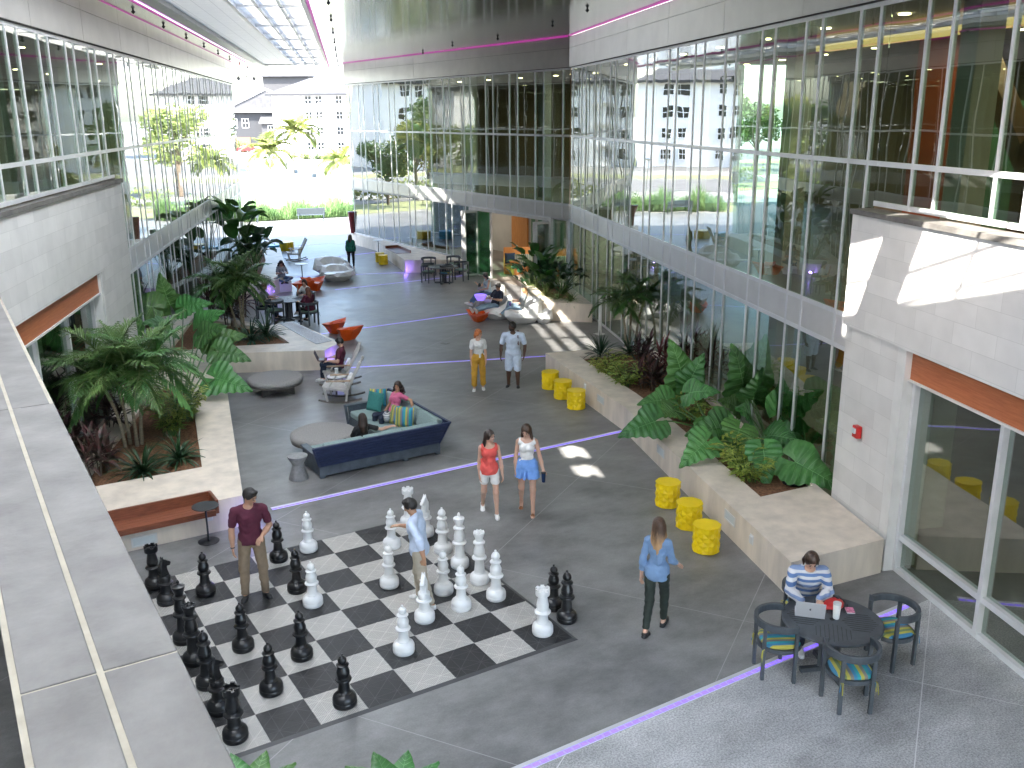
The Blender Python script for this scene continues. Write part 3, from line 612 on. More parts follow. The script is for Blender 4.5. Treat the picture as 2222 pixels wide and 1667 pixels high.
g.build('board_squares', ['tile_b', 'tile_w'], BD)
g = MB(); hw = .0032
for i in range(8):
    for j in range(8):
        g.mt((i+j) % 2 == 1)
        for a in (0, 1):
            for b in (0, 1):
                x, y = (i-4)*S+a*S/2, (3-j)*S+b*S/2; h = S/2
                for p, q in (((x, y), (x+h, y+h)), ((x+h, y), (x, y+h)), ((x+h/2, y), (x+h/2, y+h)), ((x, y+h/2), (x+h, y+h/2))):
                    g.bar((p[0], p[1], .020), (q[0], q[1], .020), hw*2, .003)
g.build('tile_ribs', ['rib_b', 'rib_w'], BD)
g = MB(); e = .055; L = 4*S
for sx in (-1, 1):
    g.add([(sx*L, -L, .019), (sx*L, L, .019), (sx*(L+e), L+e, .002), (sx*(L+e), -L-e, .002), (sx*L, -L, 0), (sx*L, L, 0), (sx*(L+e), L+e, 0), (sx*(L+e), -L-e, 0)], [(0, 1, 2, 3), (3, 2, 6, 7), (0, 3, 7, 4), (1, 0, 4, 5), (2, 1, 5, 6)])
    g.add([(-L, sx*L, .019), (L, sx*L, .019), (L+e, sx*(L+e), .002), (-L-e, sx*(L+e), .002), (-L, sx*L, 0), (L, sx*L, 0), (L+e, sx*(L+e), 0), (-L-e, sx*(L+e), 0)], [(0, 1, 2, 3), (3, 2, 6, 7), (0, 3, 7, 4), (1, 0, 4, 5), (2, 1, 5, 6)])
g.build('edge_ramp', 'rib_b', BD)
def foot(r=.150, k=1.):      # common lower profile up to waist
    return [(r*.93, 0), (r*.97, .01), (r, .03), (r, .062), (r*.96, .07), (r, .078), (r*.985, .11), (r*.9, .14), (r*.72, .16), (r*.60, .172), (r*.62, .18), (r*.56, .19)]
def column_(prof, r0, r1, z0, z1, n=6):
    for i in range(n+1): t = i/n; prof.append((r0+(r1-r0)*t, z0+(z1-z0)*t))
def piece(kind, c):
    m = 'chess_white' if c == 'white' else 'chess_black'; b = MB(); p = foot()
    if kind == 'pawn':
        column_(p, .075, .062, .20, .335); p += [(.072, .34), (.10, .348), (.104, .36), (.098, .372), (.07, .38), (.064, .39), (.078, .41), (.082, .45), (.081, .455), (.083, .46), (.081, .47), (.072, .50), (.058, .53), (.052, .545), (.078, .552), (.08, .56), (.06, .57), (.04, .576)]
        body = p; hz, hr = .618, .056; H = .69
        q = [(.0, hz-hr)]; q = [(hr*math.sin(a*math.pi/10), hz-hr*math.cos(a*math.pi/10)) for a in range(2, 10)]; p += q; p += [(.014, hz+hr), (.010, hz+hr+.006), (.018, hz+hr+.016), (.014, hz+hr+.026), (.0, hz+hr+.03)]
        b.lathe(p, 28)
    elif kind == 'rook':
        column_(p, .080, .066, .20, .31); p += [(.078, .315), (.112, .325), (.116, .338), (.108, .35), (.08, .36), (.074, .37), (.084, .39), (.086, .43), (.084, .435), (.086, .44), (.080, .47), (.066, .55), (.063, .575), (.07, .585), (.098, .595), (.102, .61), (.102, .672), (.075, .674), (.075, .65), (.0, .65)]
        b.lathe(p, 28)
        for k in range(6): a = k*math.pi/3; b.box((.087*math.cos(a), .087*math.sin(a), .683), (.026, .052, .026), a)
        b.lathe([(.02, .65), (.018, .67), (0, .68)], 10)
    elif kind in ('bishop', 'queen', 'king'):
        h2 = {'bishop': .0, 'queen': .03, 'king': .03}[kind]
        column_(p, .082, .066, .20, .365+h2); p += [(.08, .37+h2), (.112, .38+h2), (.116, .395+h2), (.108, .41+h2), (.08, .42+h2), (.074, .43+h2), (.086, .45+h2), (.088, .49+h2), (.084, .50+h2), (.088, .51+h2)]
        if kind == 'bishop':
            p += [(.082, .53), (.062, .585), (.055, .61), (.085, .618), (.088, .632), (.08, .645), (.05, .655), (.044, .665), (.055, .68), (.066, .705), (.066, .725), (.056, .755), (.04, .778), (.014, .795), (.010, .80), (.019, .81), (.015, .823), (0, .828)]
            b.lathe([(r, z*.96) for r, z in p], 28)
        else:
            p += [(.08, .57), (.066, .63), (.06, .655), (.09, .663), (.094, .68), (.085, .695), (.056, .705), (.054, .72), (.064, .75), (.083, .81), (.088, .825), (.088, .845), (.07, .85)]
            if kind == 'queen': p += [(.068, .835), (.03, .84), (.02, .86), (0, .868)]
            else: p += [(.05, .858), (.03, .868), (.02, .872), (0, .875)]
            b.lathe(p, 28)
            if kind == 'queen':
                for k in range(9): a = k*math.pi/4.5; b.ell((.078*math.cos(a), .078*math.sin(a), .85), (.013, .013, .012), 6, 4)
            else:
                b.lathe([(.016, .87), (.014, .885), (.024, .895), (.022, .915), (.012, .925), (.014, .935), (0, .94)], 10)
    elif kind == 'knight':
        column_(p, .080, .070, .20, .30); p += [(.08, .305), (.112, .315), (.116, .33), (.108, .342), (.082, .35), (.076, .36), (.086, .38), (.088, .42), (.084, .43), (.088, .44), (.07, .46), (.0, .462)]
        b.lathe(p, 28)
        prof = [(-.070, .45), (-.082, .52), (-.080, .60), (-.062, .66), (-.035, .70), (-.010, .735), (.004, .715), (.03, .705), (.075, .665), (.118, .632), (.126, .608), (.112, .590), (.085, .592), (.045, .605), (.030, .580), (.042, .53), (.070, .45)]
        def ring_(w): return [(w*(.55 if y > .65 else .8 if x > .03 and y > .56 else 1.), x, y) for x, y in prof]
        n = len(prof); vs = ring_(.034)+ring_(-.034); inn = [(.046*(.6 if y > .65 else .75 if x > .03 and y > .56 else 1), x*.82, .45+(y-.45)*.97+.0) for x, y in prof]; inn2 = [(-a, b_, c_) for a, b_, c_ in inn]
        vs = inn+ring_(.030)+ring_(-.030)+inn2
        fs = [tuple(range(n))]+[(k*n+i, (k+1)*n+i, (k+1)*n+(i+1) % n, k*n+(i+1) % n) for k in range(3) for i in range(n)]+[tuple(range(4*n-1, 3*n-1, -1))]
        b.add(vs, fs)
        for s in (-1, 1): b.ell((s*.036, .052, .662), (.008, .012, .010), 6, 5); b.lathe([(.014, 0), (.010, .03), (0, .045)], 6, (s*.016, -.012, .715))
        for k in range(5): b.box((0, -.078+.012*k, .52+k*.045), (.022, .03, .03), 0, .5-.15*k)
    b.v = [v for v in b.v]
    return b, m
NICE = {'pawn': 'pawn', 'rook': 'rook', 'knight': 'knight', 'bishop': 'bishop', 'queen': 'queen', 'king': 'king'}
_pc = {}
def chess(kind, c, sx, sy, label, rz=0., pos=None):
    key = (kind, c); grp = {'black': 'black chess pieces', 'white': 'white chess pieces'}[c]
    x, y = (sx*S, -sy*S) if pos is None else pos
    z = .021 if pos is None else .001
    if key not in _pc:
        b, m = piece(kind, c); o = b.build('chess_'+kind, m, None, True, angle=38); _pc[key] = o
    else:
        o = _pc[key].copy(); col.objects.link(o)
    o.location = (x, y, z); o.rotation_euler = (0, 0, rz)
    tag(o, label, 'chess piece', grp); return o
chess('rook', 'black', .44, .36, 'black rook at the far left corner of the chessboard')
chess('knight', 'black', .52, 1.38, 'black knight beside the far left black rook', -1.0)
chess('king', 'black', .45, 3.42, 'tall black king with a knob on top in the left row of the board')
chess('queen', 'black', .44, 4.43, 'black queen with a crown rim, just nearer than the black king')
chess('bishop', 'black', .46, 5.48, 'black bishop between the black queen and the nearer black knight')
chess('knight', 'black', .43, 6.5, 'black knight beside the nearest black rook', -1.0)
chess('rook', 'black', .46, 7.54, 'black rook at the nearest corner of the chessboard')
BP = [(1.44, 1.44, 'black pawn in front of the far black knight, left of the man in maroon'), (3.58, .59, 'black pawn on the far edge, directly behind the man in maroon'),
      (3.43, 2.5, 'black pawn facing a white pawn, right of the man in maroon'), (1.5, 4.46, 'black pawn standing just in front of the feet of the man in maroon'),
      (2.5, 5.49, 'black pawn on a white square near the middle of the board'), (1.52, 6.41, 'black pawn two squares behind the nearest black pawn, beside the nearer knight'),
      (2.65, 7.62, 'black pawn nearest the camera on the near edge of the board')]
for x, y, lb in BP: chess('pawn', 'black', x, y, lb)
chess('pawn', 'black', 0, 0, 'captured black pawn standing off the board beside the white rook', pos=(5.14, -4.02))
chess('bishop', 'black', 0, 0, 'captured black bishop standing off the board at the right corner', pos=(5.10, -4.42))
chess('rook', 'white', 7.52, .39, 'white rook at the far corner behind the man in the pale blue shirt')
chess('knight', 'white', 7.62, 1.28, 'white knight mostly hidden behind the man in the pale blue shirt', 2.2)
chess('bishop', 'white', 7.54, 2.49, 'white bishop with a slit head in the right row, farther one', .3)
chess('king', 'white', 7.52, 3.51, 'tall white king with a knob on top in the right row')
chess('queen', 'white', 7.53, 4.55, 'white queen with a beaded crown rim beside the white king')
chess('bishop', 'white', 7.46, 5.49, 'white bishop nearest the walking women, right of the white queen', 2.)
chess('rook', 'white', 7.54, 7.46, 'white rook at the right hand corner of the chessboard')
chess('knight', 'white', 5.5, 5.5, 'white knight being held by the man in the pale blue shirt', 2.5)
for x, y, lb in [(6.48, 1.49, 'white pawn the man in pale blue is pointing at'), (5.5, 3.5, 'white pawn in front of the one being pointed at'), (6.5, 4.55, 'white pawn just right of the legs of the man in pale blue'),
                 (6.5, 5.47, 'white pawn in front of the white bishop at the right'), (4.5, 6.48, 'white pawn nearest the camera'), (4.47, .44, 'white pawn alone on the far edge of the board'), (3.52, 3.39, 'white pawn facing a black pawn in the middle of the board')]:
    chess('pawn', 'white', x, y, lb)
# ================================================================== FURNITURE
def rzto(dx, dy): return math.atan2(dy, dx)-math.pi/2      # turn local +Y towards (dx,dy)
def stripes(name, cols, freq, axis=0, rough=.9):
    m = bpy.data.materials.new(name); m.use_nodes = True; n = m.node_tree.nodes; l = m.node_tree.links; b = n['Principled BSDF']; b.inputs['Roughness'].default_value = rough
    tc = n.new('ShaderNodeTexCoord'); sp = n.new('ShaderNodeSeparateXYZ'); l.new(tc.outputs['Object'], sp.inputs[0])
    mu = n.new('ShaderNodeMath'); mu.operation = 'MULTIPLY'; mu.inputs[1].default_value = freq; l.new(sp.outputs[axis], mu.inputs[0])
    ad = n.new('ShaderNodeMath'); ad.operation = 'ADD'; ad.inputs[1].default_value = 50.; l.new(mu.outputs[0], ad.inputs[0])
    fr = n.new('ShaderNodeMath'); fr.operation = 'FRACT'; l.new(ad.outputs[0], fr.inputs[0])
    cr = n.new('ShaderNodeValToRGB'); cr.color_ramp.interpolation = 'CONSTANT'; l.new(fr.outputs[0], cr.inputs[0])
    e = cr.color_ramp.elements
    for i, c in enumerate(cols):
        if i < 2: e[i].position = i/len(cols); e[i].color = (*c, 1)
        else: q = e.new(i/len(cols)); q.color = (*c, 1)
    l.new(cr.outputs[0], b.inputs['Base Color']); return m
TEAL, YEL, GRY, BLU, OLV = (.03, .30, .33), (.42, .38, .07), (.20, .19, .17), (.05, .20, .34), (.16, .22, .10)
M['stripe'] = stripes('striped_outdoor_fabric', [TEAL, YEL, GRY, TEAL, BLU, YEL, OLV, YEL, GRY, BLU], 2.6)
M['teal'] = mat('teal_fabric', (.04, .20, .18), .9, 0, .1, 30, bump=.3, bscale=150)
M['sage_seat'] = mat('green_seat_fabric', (.11, .17, .13), .9, 0, .15, 20)
# --- dining table
def dining_table(loc, rz, label):
    t = empty('dining_table', loc, rz, label, 'table', 'round dark dining tables')
    MB().lathe([(.60, .70), (.63, .705), (.632, .725), (.62, .735), (0, .736)], 48).build('table_top', 'charcoal', t, True, angle=30)
    g = MB()
    for q in range(4):
        a = q*math.pi/2+.4; c, s_ = math.cos(a), math.sin(a)
        for k in range(-4, 5):
            L = .44-abs(k)*.055; u = k*.052; x0 = .12+abs(k)*.028
            g.bar((c*x0-s_*u, s_*x0+c*u, .7363), (c*(x0+L)-s_*u, s_*(x0+L)+c*u, .7363), .007, .003)
    g.lathe([(.035, .735), (.035, .739), (0, .739)], 12); g.build('top_slots', 'rubber', t)
    g = MB(); g.lathe([(.07, .05), (.06, .3), (.07, .70)], 14)
    for k in range(4):
        a = k*math.pi/2+.8; c, s_ = math.cos(a), math.sin(a); g.bar((c*.12, s_*.12, .04), (c*.12, s_*.12, .7), .045); g.bar((0, 0, .04), (c*.38, s_*.38, .035), .07, .06); g.bar((0, 0, .68), (c*.4, s_*.4, .68), .05, .04)
    g.build('pedestal', 'charcoal', t); return t
def arm_chair(loc, rz, label, cloth='stripe'):
    t = empty('arm_chair', loc, rz, label, 'chair', 'round backed chairs at the dark tables', 1.1)
    def rail(z, th, hh, r, a0=-25, a1=205, n=22, yo=0):
        g = MB(); vs = []; fs = []
        for i in range(n+1):
            a = R(a0+(a1-a0)*i/n); c, s_ = math.cos(a), -math.sin(a)
            for rr, zz in ((r-th/2, z-hh/2), (r+th/2, z-hh/2), (r+th/2, z+hh/2), (r-th/2, z+hh/2)): vs.append((c*rr*1.0, s_*rr*.98+yo, zz))
        for i in range(n):
            for k in range(4): fs.append((i*4+k, (i+1)*4+k, (i+1)*4+(k+1) % 4, i*4+(k+1) % 4))
        fs += [(3, 2, 1, 0), (n*4, n*4+1, n*4+2, n*4+3)]; return g.add(vs, fs)
    rail(.70, .045, .085, .285).build('back_rail', 'charcoal', t, bevel=.008)
    rail(.40, .035, .05, .25, -60, 240, 26).build('seat_frame', 'charcoal', t)
    for x, y in ((-.255, .12), (.255, .12), (-.17, -.225), (.17, -.225)):
        g = MB(); g.bar((x, y, .0), (x*1.02, y*1.0, .68), .042, .036); g.build('leg', 'charcoal', t)
    MB().lathe([(.20, .405), (.232, .41), (.242, .435), (.225, .46), (.12, .468), (0, .47)], 24, lob=lambda a, z: 1+.07*math.cos(4*a-math.pi)).build('seat_cushion', cloth, t, True, angle=60)
    g = MB()
    for s_ in (-1, 1):
        for d in (.0, .022): g.tube([(s_*.17, -.2, .42), (s_*.19+d, -.25, .40), (s_*.20+d*1.5, -.26, .30-d*2)], .005, 4)
    g.build('cushion_tie', cloth, t); return t
T1 = G(1806, 1344, .735); T1.z = 0
dining_table(T1, .35, 'round dark slatted table in the right foreground with a laptop on it')
def ch(px, py, tb, label, cloth, first=None, z=.46, pos=None):
    p = G(px, py, z) if pos is None else Vector(pos); p.z = 0; rz = rzto(tb.x-p.x, tb.y-p.y)
    return arm_chair(p, rz, label, cloth) if first is None else dup(first, p, rz, label)
c1_ = ch(1690, 1388, T1, 'striped cushion chair at the left of the foreground table, one leg lit violet', 'stripe')
ch(1845, 1452, T1, 'striped cushion chair nearest the camera at the foreground table', 'stripe', c1_)
ch(1933, 1365, T1, 'striped cushion chair at the right of the foreground table by the glass', 'stripe', c1_)
MC = T1+Vector((.34, .72, 0)); ch(0, 0, T1, 'chair under the man in the striped hoodie', 'stripe', c1_, pos=MC)
T2 = G(625, 649, .735); T2.z = 0; T2x = T2
dining_table(T2, .9, 'round dark table with three people sitting round it')
c2_ = ch(596, 673, T2, 'empty green cushion chair nearest the planter at the three person table', 'sage_seat')
MW = G(671, 676, .46); MW.z = 0; GM = T2+Vector((-.78, .35, 0)); WW = T2+Vector((.85, .55, 0))
ch(0, 0, T2, 'chair under the woman in the maroon top', 'sage_seat', c2_, pos=MW)
ch(0, 0, T2, 'chair under the man in the grey shirt', 'sage_seat', c2_, pos=GM)
ch(0, 0, T2, 'chair under the woman in the white top at the far side of the table', 'sage_seat', c2_, pos=WW)
T3 = G(961, 578, .735); T3.z = 0
dining_table(T3, .1, 'round dark table with four empty chairs near the folding doors')
ch(930, 590, T3, 'empty chair at the left front of the table by the folding doors', 'sage_seat', c2_)
c4_ = ch(967, 592, T3, 'empty striped cushion chair at the front of the table by the folding doors', 'stripe')
ch(1001, 586, T3, 'empty chair at the right of the table by the folding doors', 'sage_seat', c2_)
ch(930, 576, T3, 'empty chair at the back left of the table by the folding doors', 'sage_seat', c2_)
ch(985, 573, T3, 'empty chair at the back right of the table by the folding doors', 'sage_seat', c2_)
# --- ottomans
def ottoman(loc, rz, label):
    t = empty('ottoman', loc, rz, label, 'ottoman', 'big round grey ottomans')
    MB().lathe([(.62, .265), (.69, .27), (.715, .30), (.72, .34), (.71, .385), (.68, .41), (.60, .42), (0, .425)], 56).build('cushion', 'grey_cloth', t, True, angle=60)
    MB().lathe([(.0, .235), (.70, .235), (.705, .262), (0, .262)], 48).build('frame_ring', 'taupe_wood', t)
    for a in (0, math.pi/2): MB().box((0, 0, .118), (1.16 if a == 0 else .045, .045 if a == 0 else 1.16, .234)).build('base_panel', 'taupe_wood', t)
    return t
p = G(597, 817, .42); o = ottoman((p.x, p.y, 0), .62, 'round grey ottoman beside the farther planter wall')
p = G(702, 936, .42); dup(o, (p.x, p.y, 0), .5, 'round grey ottoman tucked against the blue corner sofa')
# --- corner sofa
SF = empty('corner_sofa', (4.05, 2.75, 0), R(.5), 'navy slatted corner sofa with pale sage cushions', 'sofa')
SL, SD = 2.72, 2.75
g = MB(); g.bx(0, SL, 0, .05, .05, .25); g.bx(0, .05, .05, .92, .05, .25); g.bx(SL-.05, SL, .05, SD, .05, .25); g.bx(SL-.95, SL-.05, SD-.05, SD, .05, .25); g.bx(.05, SL-.95, .87, .92, .08, .25); g.bx(SL-.95, SL-.90, .92, SD-.05, .08, .25); g.bx(.05, SL-.05, .05, .9, .2, .26); g.bx(SL-.93, SL-.05, .9, SD-.05, .2, .26)
g.build('base_frame', 'slate_wood', SF)
for x, y in ((.06, .03), (SL-.06, .03), (1.9, .03), (SL-.06, SD-.06), (.06, .86)): MB().box((x, y, .03), (.10, .07, .06)).build('foot', 'slate_wood', SF)
def slatback(a, b, outv, name):
    """slatted leaning back between floor points a,b; leans to outv"""
    a = Vector(a); b = Vector(b); o_ = Vector(outv); g = MB(); z0, z1, lean = .25, .72, .17
    n = 7
    for k in range(n):
        t = (k+.5)/n; q = o_*lean*t+Vector((0, 0, z0+(z1-z0)*t)); ex = (b-a).normalized()*lean*t
        g.bar(a+q-(ex if name else 0*ex), b+q+ex, (z1-z0)/n*.90, .026, upv=(o_*1+Vector((0, 0, -.36))).normalized())
    for t in (0, .333, .667, 1):
        c = a+(b-a)*t; ex = (b-a).normalized()*(lean if t == 1 else -lean if t == 0 else 0)
        g.bar(c+Vector((0, 0, z0))-o_*.02, c+o_*(lean-.02)+ex+Vector((0, 0, z1)), .05, .05)
    ex = (b-a).normalized()*lean
    g.bar(a+o_*lean-ex+Vector((0, 0, z1)), b+o_*lean+ex+Vector((0, 0, z1)), .05, .03)
    return g
slatback((.02, 0, 0), (SL, 0, 0), (0, -1, 0), 1).build('back_panel', 'navy_wood', SF)
slatback((SL, .0, 0), (SL, SD, 0), (1, 0, 0), 1).build('back_panel', 'navy_wood', SF)
g = MB(); g.bx(-.02, .03, .0, .90, .25, .44); g.bx(-.05, .09, -.02, .92, .44, .475); g.build('arm', 'slate_wood', SF)
g = MB(); g.bx(SL-.95, SL, SD-.03, SD+.02, .25, .52); g.bx(SL-1.0, SL+.05, SD-.05, SD+.05, .52, .55); g.bar((SL-.97, SD, .05), (SL-1.03, SD, .56), .05); g.build('arm', 'slate_wood', SF)
def cushion(x0, x1, y0, y1, z0, z1, name, par, rx=0, m='sage_cloth', bv=.04, ry=0):
    c = ((x0+x1)/2, (y0+y1)/2, (z0+z1)/2); q = MB().box((0, 0, 0), (x1-x0, y1-y0, z1-z0)); o_ = q.build(name, m, par, True, bevel=bv, angle=60); o_.modifiers['bevel'].segments = 4
    o_.location = c; o_.rotation_euler = (rx, ry, 0); return o_
for i in range(2): cushion(.07+i*.86, .92+i*.86, .10, .93, .26, .41, 'seat_cushion', SF)
cushion(1.79, SL-.06, .10, .98, .26, .41, 'seat_cushion', SF)
for i in range(2): cushion(SL-.94, SL-.06, 1.0+i*.86, 1.84+i*.86, .26, .41, 'seat_cushion', SF)
for i in range(3): cushion(.08+i*.86, .93+i*.86, -.10, .06, .38, .75, 'back_cushion', SF, rx=.33)
for i in range(3): cushion(SL-.07, SL+.09, .10+i*.87, .95+i*.87, .38, .75, 'back_cushion', SF, ry=.33)
def pillow(loc, rot, m, label, sz=.44, name='pillow', grp='loose pillows on the sofa'):
    n = 12; vs = []; fs = []
    for s_ in (1, -1):
        for i in range(n+1):
            for j in range(n+1):
                u, v = i/n*2-1, j/n*2-1; h = max(0, (1-u**4)*(1-v**4))**.5*.075; e = 1-.05*(1-abs(u))*(abs(v))**3
                vs.append((u*sz/2*(1-.06*(1-v*v)), v*sz/2*(1-.06*(1-u*u)), s_*h))
    k = (n+1)**2
    for q in range(2):
        for i in range(n):
            for j in range(n):
                a = q*k+i*(n+1)+j; f = (a, a+n+1, a+n+2, a+1); fs.append(f if q == 0 else f[::-1])
    o_ = MB().add(vs, fs).build(name, m, None, True, angle=80); o_.location = loc; o_.rotation_euler = rot
    return tag(o_, label, 'pillow', grp)
def sp(x, y, z): v = Matrix.Rotation(R(.5), 3, 'Z') @ Vector((x, y, 0)); return (4.05+v.x, 2.75+v.y, z)
pillow(sp(2.36, .98, .62), (R(75), 0, R(-40)), 'stripe', 'striped blue and yellow pillow nearest the sofa corner')
pillow(sp(2.32, 1.22, .61), (R(72), 0, R(-62)), 'stripe', 'striped pillow half hidden behind the nearer striped one')
pillow(sp(2.30, 2.42, .62), (R(72), 0, R(-65)), 'teal', 'plain teal green pillow at the far end of the sofa', .46)
pillow(sp(2.45, 2.58, .66), (R(75), 0, R(-30)), 'stripe', 'striped pillow behind the plain teal pillow', .42)
M['stripe_grey'] = stripes('white_grey_stripe', [(.55, .55, .54), (.12, .13, .14), (.55, .55, .54), (.5, .5, .5), (.2, .2, .22)], 14, 2)
bg_ = empty('tote_bag', sp(2.18, 1.48, .42), R(-30), 'white and grey striped tote bag beside the woman in pink', 'bag')
q = MB(); q.ell((0, 0, .12), (.11, .20, .12), 14, 9); q.build('bag_body', 'stripe_grey', bg_, True)
q = MB(); q.tube([(0, -.1, .2), (.02, -.08, .27), (.03, 0, .30), (.02, .08, .27), (0, .1, .2)], .008, 6); q.build('handle', 'black_metal', bg_)
# --- small tables
def hourglass(loc, label, sc_=1., top='cast', name='side_table'):
    t = empty(name, loc, 0, label, 'side table', 'hourglass side tables', sc_)
    MB().lathe([(.195, 0), (.20, .012), (.115, .29), (.112, .31)], 36).build('base', 'cast', t, True, angle=50); MB().lathe([(.112, .31), (.20, .465), (.202, .49), (.19, .496), (0, .497)], 36).build('top', top, t, True, angle=50); return t
hourglass((3.70, 3.02, 0), 'grey hourglass shaped concrete side table beside the sofa arm')
M['violet_cast'] = mat('violet_lit_plastic', (.22, .18, .6), .5, emit=(.25, .15, 1), estr=.12)  # violet glow put into the table top's colour and emission
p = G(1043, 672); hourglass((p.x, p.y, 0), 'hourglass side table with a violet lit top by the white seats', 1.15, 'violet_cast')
p = G(1107, 685); hourglass((p.x, p.y, 0), 'grey hourglass table holding the purple bottle between the white seats', 1.05)
def cafe(loc, label, m='black_metal', h=.68, tm=None, sc_=1.):
    t = empty('cafe_table', loc, 0, label, 'side table', 'small pedestal tables', sc_)
    MB().lathe([(.175, 0), (.18, .008), (.05, .018), (0, .02)], 32).build('base', m, t, True, angle=40); MB().lathe([(.017, .015), (.017, h-.08)], 10).build('post', m, t, True)
    g = MB()
    for k in range(3): a = k*2.094+.5; g.tube([(0, 0, h-.10), (.03*math.cos(a), .03*math.sin(a), h-.05), (.12*math.cos(a), .12*math.sin(a), h-.012)], .009, 6)
    g.build('bracket', m, t); MB().lathe([(.22, h-.012), (.225, h-.006), (.22, h), (0, h)], 36).build('table_top', tm or m, t, True, angle=40); return t
cafe((1.42, 1.18+.15, 0) if False else (1.40, 1.02, 0), 'small round black pedestal table in front of the timber bench', h=.66)
p = G(657, 613); cafe((p.x, p.y, 0), 'small white topped table on a dark stem near the curly haired woman', 'charcoal', .66, 'shell_white', 1.25)
p = G(822, 555); cafe((p.x, p.y, 0), 'small white topped table beside the two far yellow stools', 'charcoal', .68, 'shell_white', 1.2)
# --- faceted yellow stools
def facet_stool_mb():
    N, K, r, h = 16, 6, .222, .47; vs = []; fs = []
    for k in range(K+1):
        for j in range(N):
            a = 2*math.pi*j/N; pk = (j+k) % 2
            rr = r*(1.06 if pk else .98)
            if k in (0, K): rr = r*(1.04 if pk else 1.0)
            vs.append((rr*math.cos(a), rr*math.sin(a), .015+(h-.03)*k/K))
    for k in range(K):
        for j in range(N):
            a, b, c, d = k*N+j, k*N+(j+1) % N, (k+1)*N+(j+1) % N, (k+1)*N+j
            if (j+k) % 2 == 0: fs += [(a, b, c), (a, c, d)]
            else: fs += [(a, b, d), (b, c, d)]
    g = MB().add(vs, fs); return g
def yellow_stool(loc, rz, label):
    t = empty('faceted_stool', loc, rz, label, 'stool', 'yellow faceted drum stools')
    facet_stool_mb().build('body', 'yellow', t)
    g = MB(); N = 32; vs = [((.222*(1.035+.035*math.cos(8*2*math.pi*j/N))*math.cos(2*math.pi*j/N)), .222*(1.035+.035*math.cos(8*2*math.pi*j/N))*math.sin(2*math.pi*j/N), z) for z in (.455, .47) for j in range(N)]
    g.add(vs, [tuple(range(N-1, -1, -1)), tuple(range(N, 2*N))]+[(j, (j+1) % N, N+(j+1) % N, N+j) for j in range(N)]); g.build('seat', 'yellow', t)
    g = MB(); g.lathe([(.19, 0), (.19, .016)], 16); g.build('foot_ring', 'rubber', t); return t
st_ = None
for px, py, lb in ((1448, 1096, 'faceted yellow stool, farthest of the three near the wall light'), (1494, 1143, 'faceted yellow stool, middle one of the near row of three'), (1531, 1194, 'faceted yellow stool nearest the camera, by the walking woman in denim'),
                   (1194, 843, 'faceted yellow stool at the far planter corner'), (1221, 864, 'faceted yellow stool in the middle of the row near the planter corner'), (1250, 886, 'faceted yellow stool nearest the camera in the row by the planter corner'),
                   (825, 569, 'far yellow stool half hidden behind another, by the sunken bench'), (832, 574, 'far yellow stool in front of another, by the sunken bench')):
    p = G(px, py); p.z = 0
    if st_ is None: st_ = yellow_stool(p, .1, lb)
    else: dup(st_, p, px*.37, lb)
# --- cloverleaf tables
def clover(px, py, wpx, m, label):
    p = G(px, py); d = (p-CAM).length; r = wpx/2/2051*d
    t = empty('cloverleaf_table', (p.x, p.y, 0), .3, label, 'table', 'cloverleaf metal tables')
    g = MB(); g.lathe([(r*.96, 0), (r, .02), (r, .40), (r, .42), (0, .421)], 60, lob=lambda a, z: .86+.14*abs(math.cos(3*a))**.7); g.build('body', m, t, True, angle=50)
    g = MB(); g.lathe([(r*1.04, .42), (r*1.04, .45), (0, .451)], 60, lob=lambda a, z: .86+.14*abs(math.cos(3*a))**.7); g.build('top', m, t, True, angle=50); return t
clover(590, 550, 34, 'blue', 'bright blue cloverleaf table left of the yellow one'); clover(622, 543, 32, 'yellow2', 'bright yellow cloverleaf table behind the curly haired woman')
# --- faceted shell seats
def shell_mb(r, h, back, seed, seat=.30):
    q = random.Random(seed); n = 8; vs = []; fs = []
    def rg(rad, zf, off=0., jit=.05):
        for j in range(n):
            a = 2*math.pi*(j+off)/n; rr = rad*(1+q.uniform(-jit, jit)); vs.append((rr*math.cos(a), rr*math.sin(a), zf(math.sin(a))))
    rg(r*.55, lambda s_: 0, 0, .08); rg(r*.98, lambda s_: h*.42+.03*s_, .5, .05)
    rg(r*.86, lambda s_: h*.78 if s_ > -.3 else h*.95+back*(-s_), 0, .04)
    rg(r*.60, lambda s_: h*.82 if s_ > -.3 else h*.95+back*(-s_)*.9, .5, .04)
    rg(r*.34, lambda s_: seat if s_ > -.5 else seat+.06, 0, .04)
    for k in range(4):
        for j in range(n):
            a, b, c, d = k*n+j, k*n+(j+1) % n, (k+1)*n+(j+1) % n, (k+1)*n+j
            fs += [(a, b, c), (a, c, d)] if k % 2 else [(a, b, d), (b, c, d)]
    fs += [tuple(range(n-1, -1, -1)), tuple(range(4*n, 5*n))]; return MB().add(vs, fs)
def shell(px, py, m, r, h, back, face, label, seed=1, pos=None):
    p = G(px, py) if pos is None else Vector(pos); o_ = shell_mb(r, h, back, seed).build('faceted_chair', m, None, bevel=.008); o_.location = (p.x, p.y, 0); o_.rotation_euler = (0, 0, rzto(*face))
    return tag(o_, label, 'seat', 'faceted moulded seats')
E_ = (-.9, -.35)
WS1 = G(1066, 662); shell(0, 0, 'shell_white', .66, .54, .24, (-1, .1), 'white faceted seat under the woman in the tank top', 3, WS1)
WS2 = G(1080, 690); shell(0, 0, 'shell_white', .62, .54, .28, (-1, .0), 'white faceted seat under the man in the navy shirt', 4, WS2)
WS3 = G(1134, 697); shell(0, 0, 'shell_white', .78, .58, .30, (-1, .25), 'white faceted seat in the sun under the blonde woman', 5, WS3)
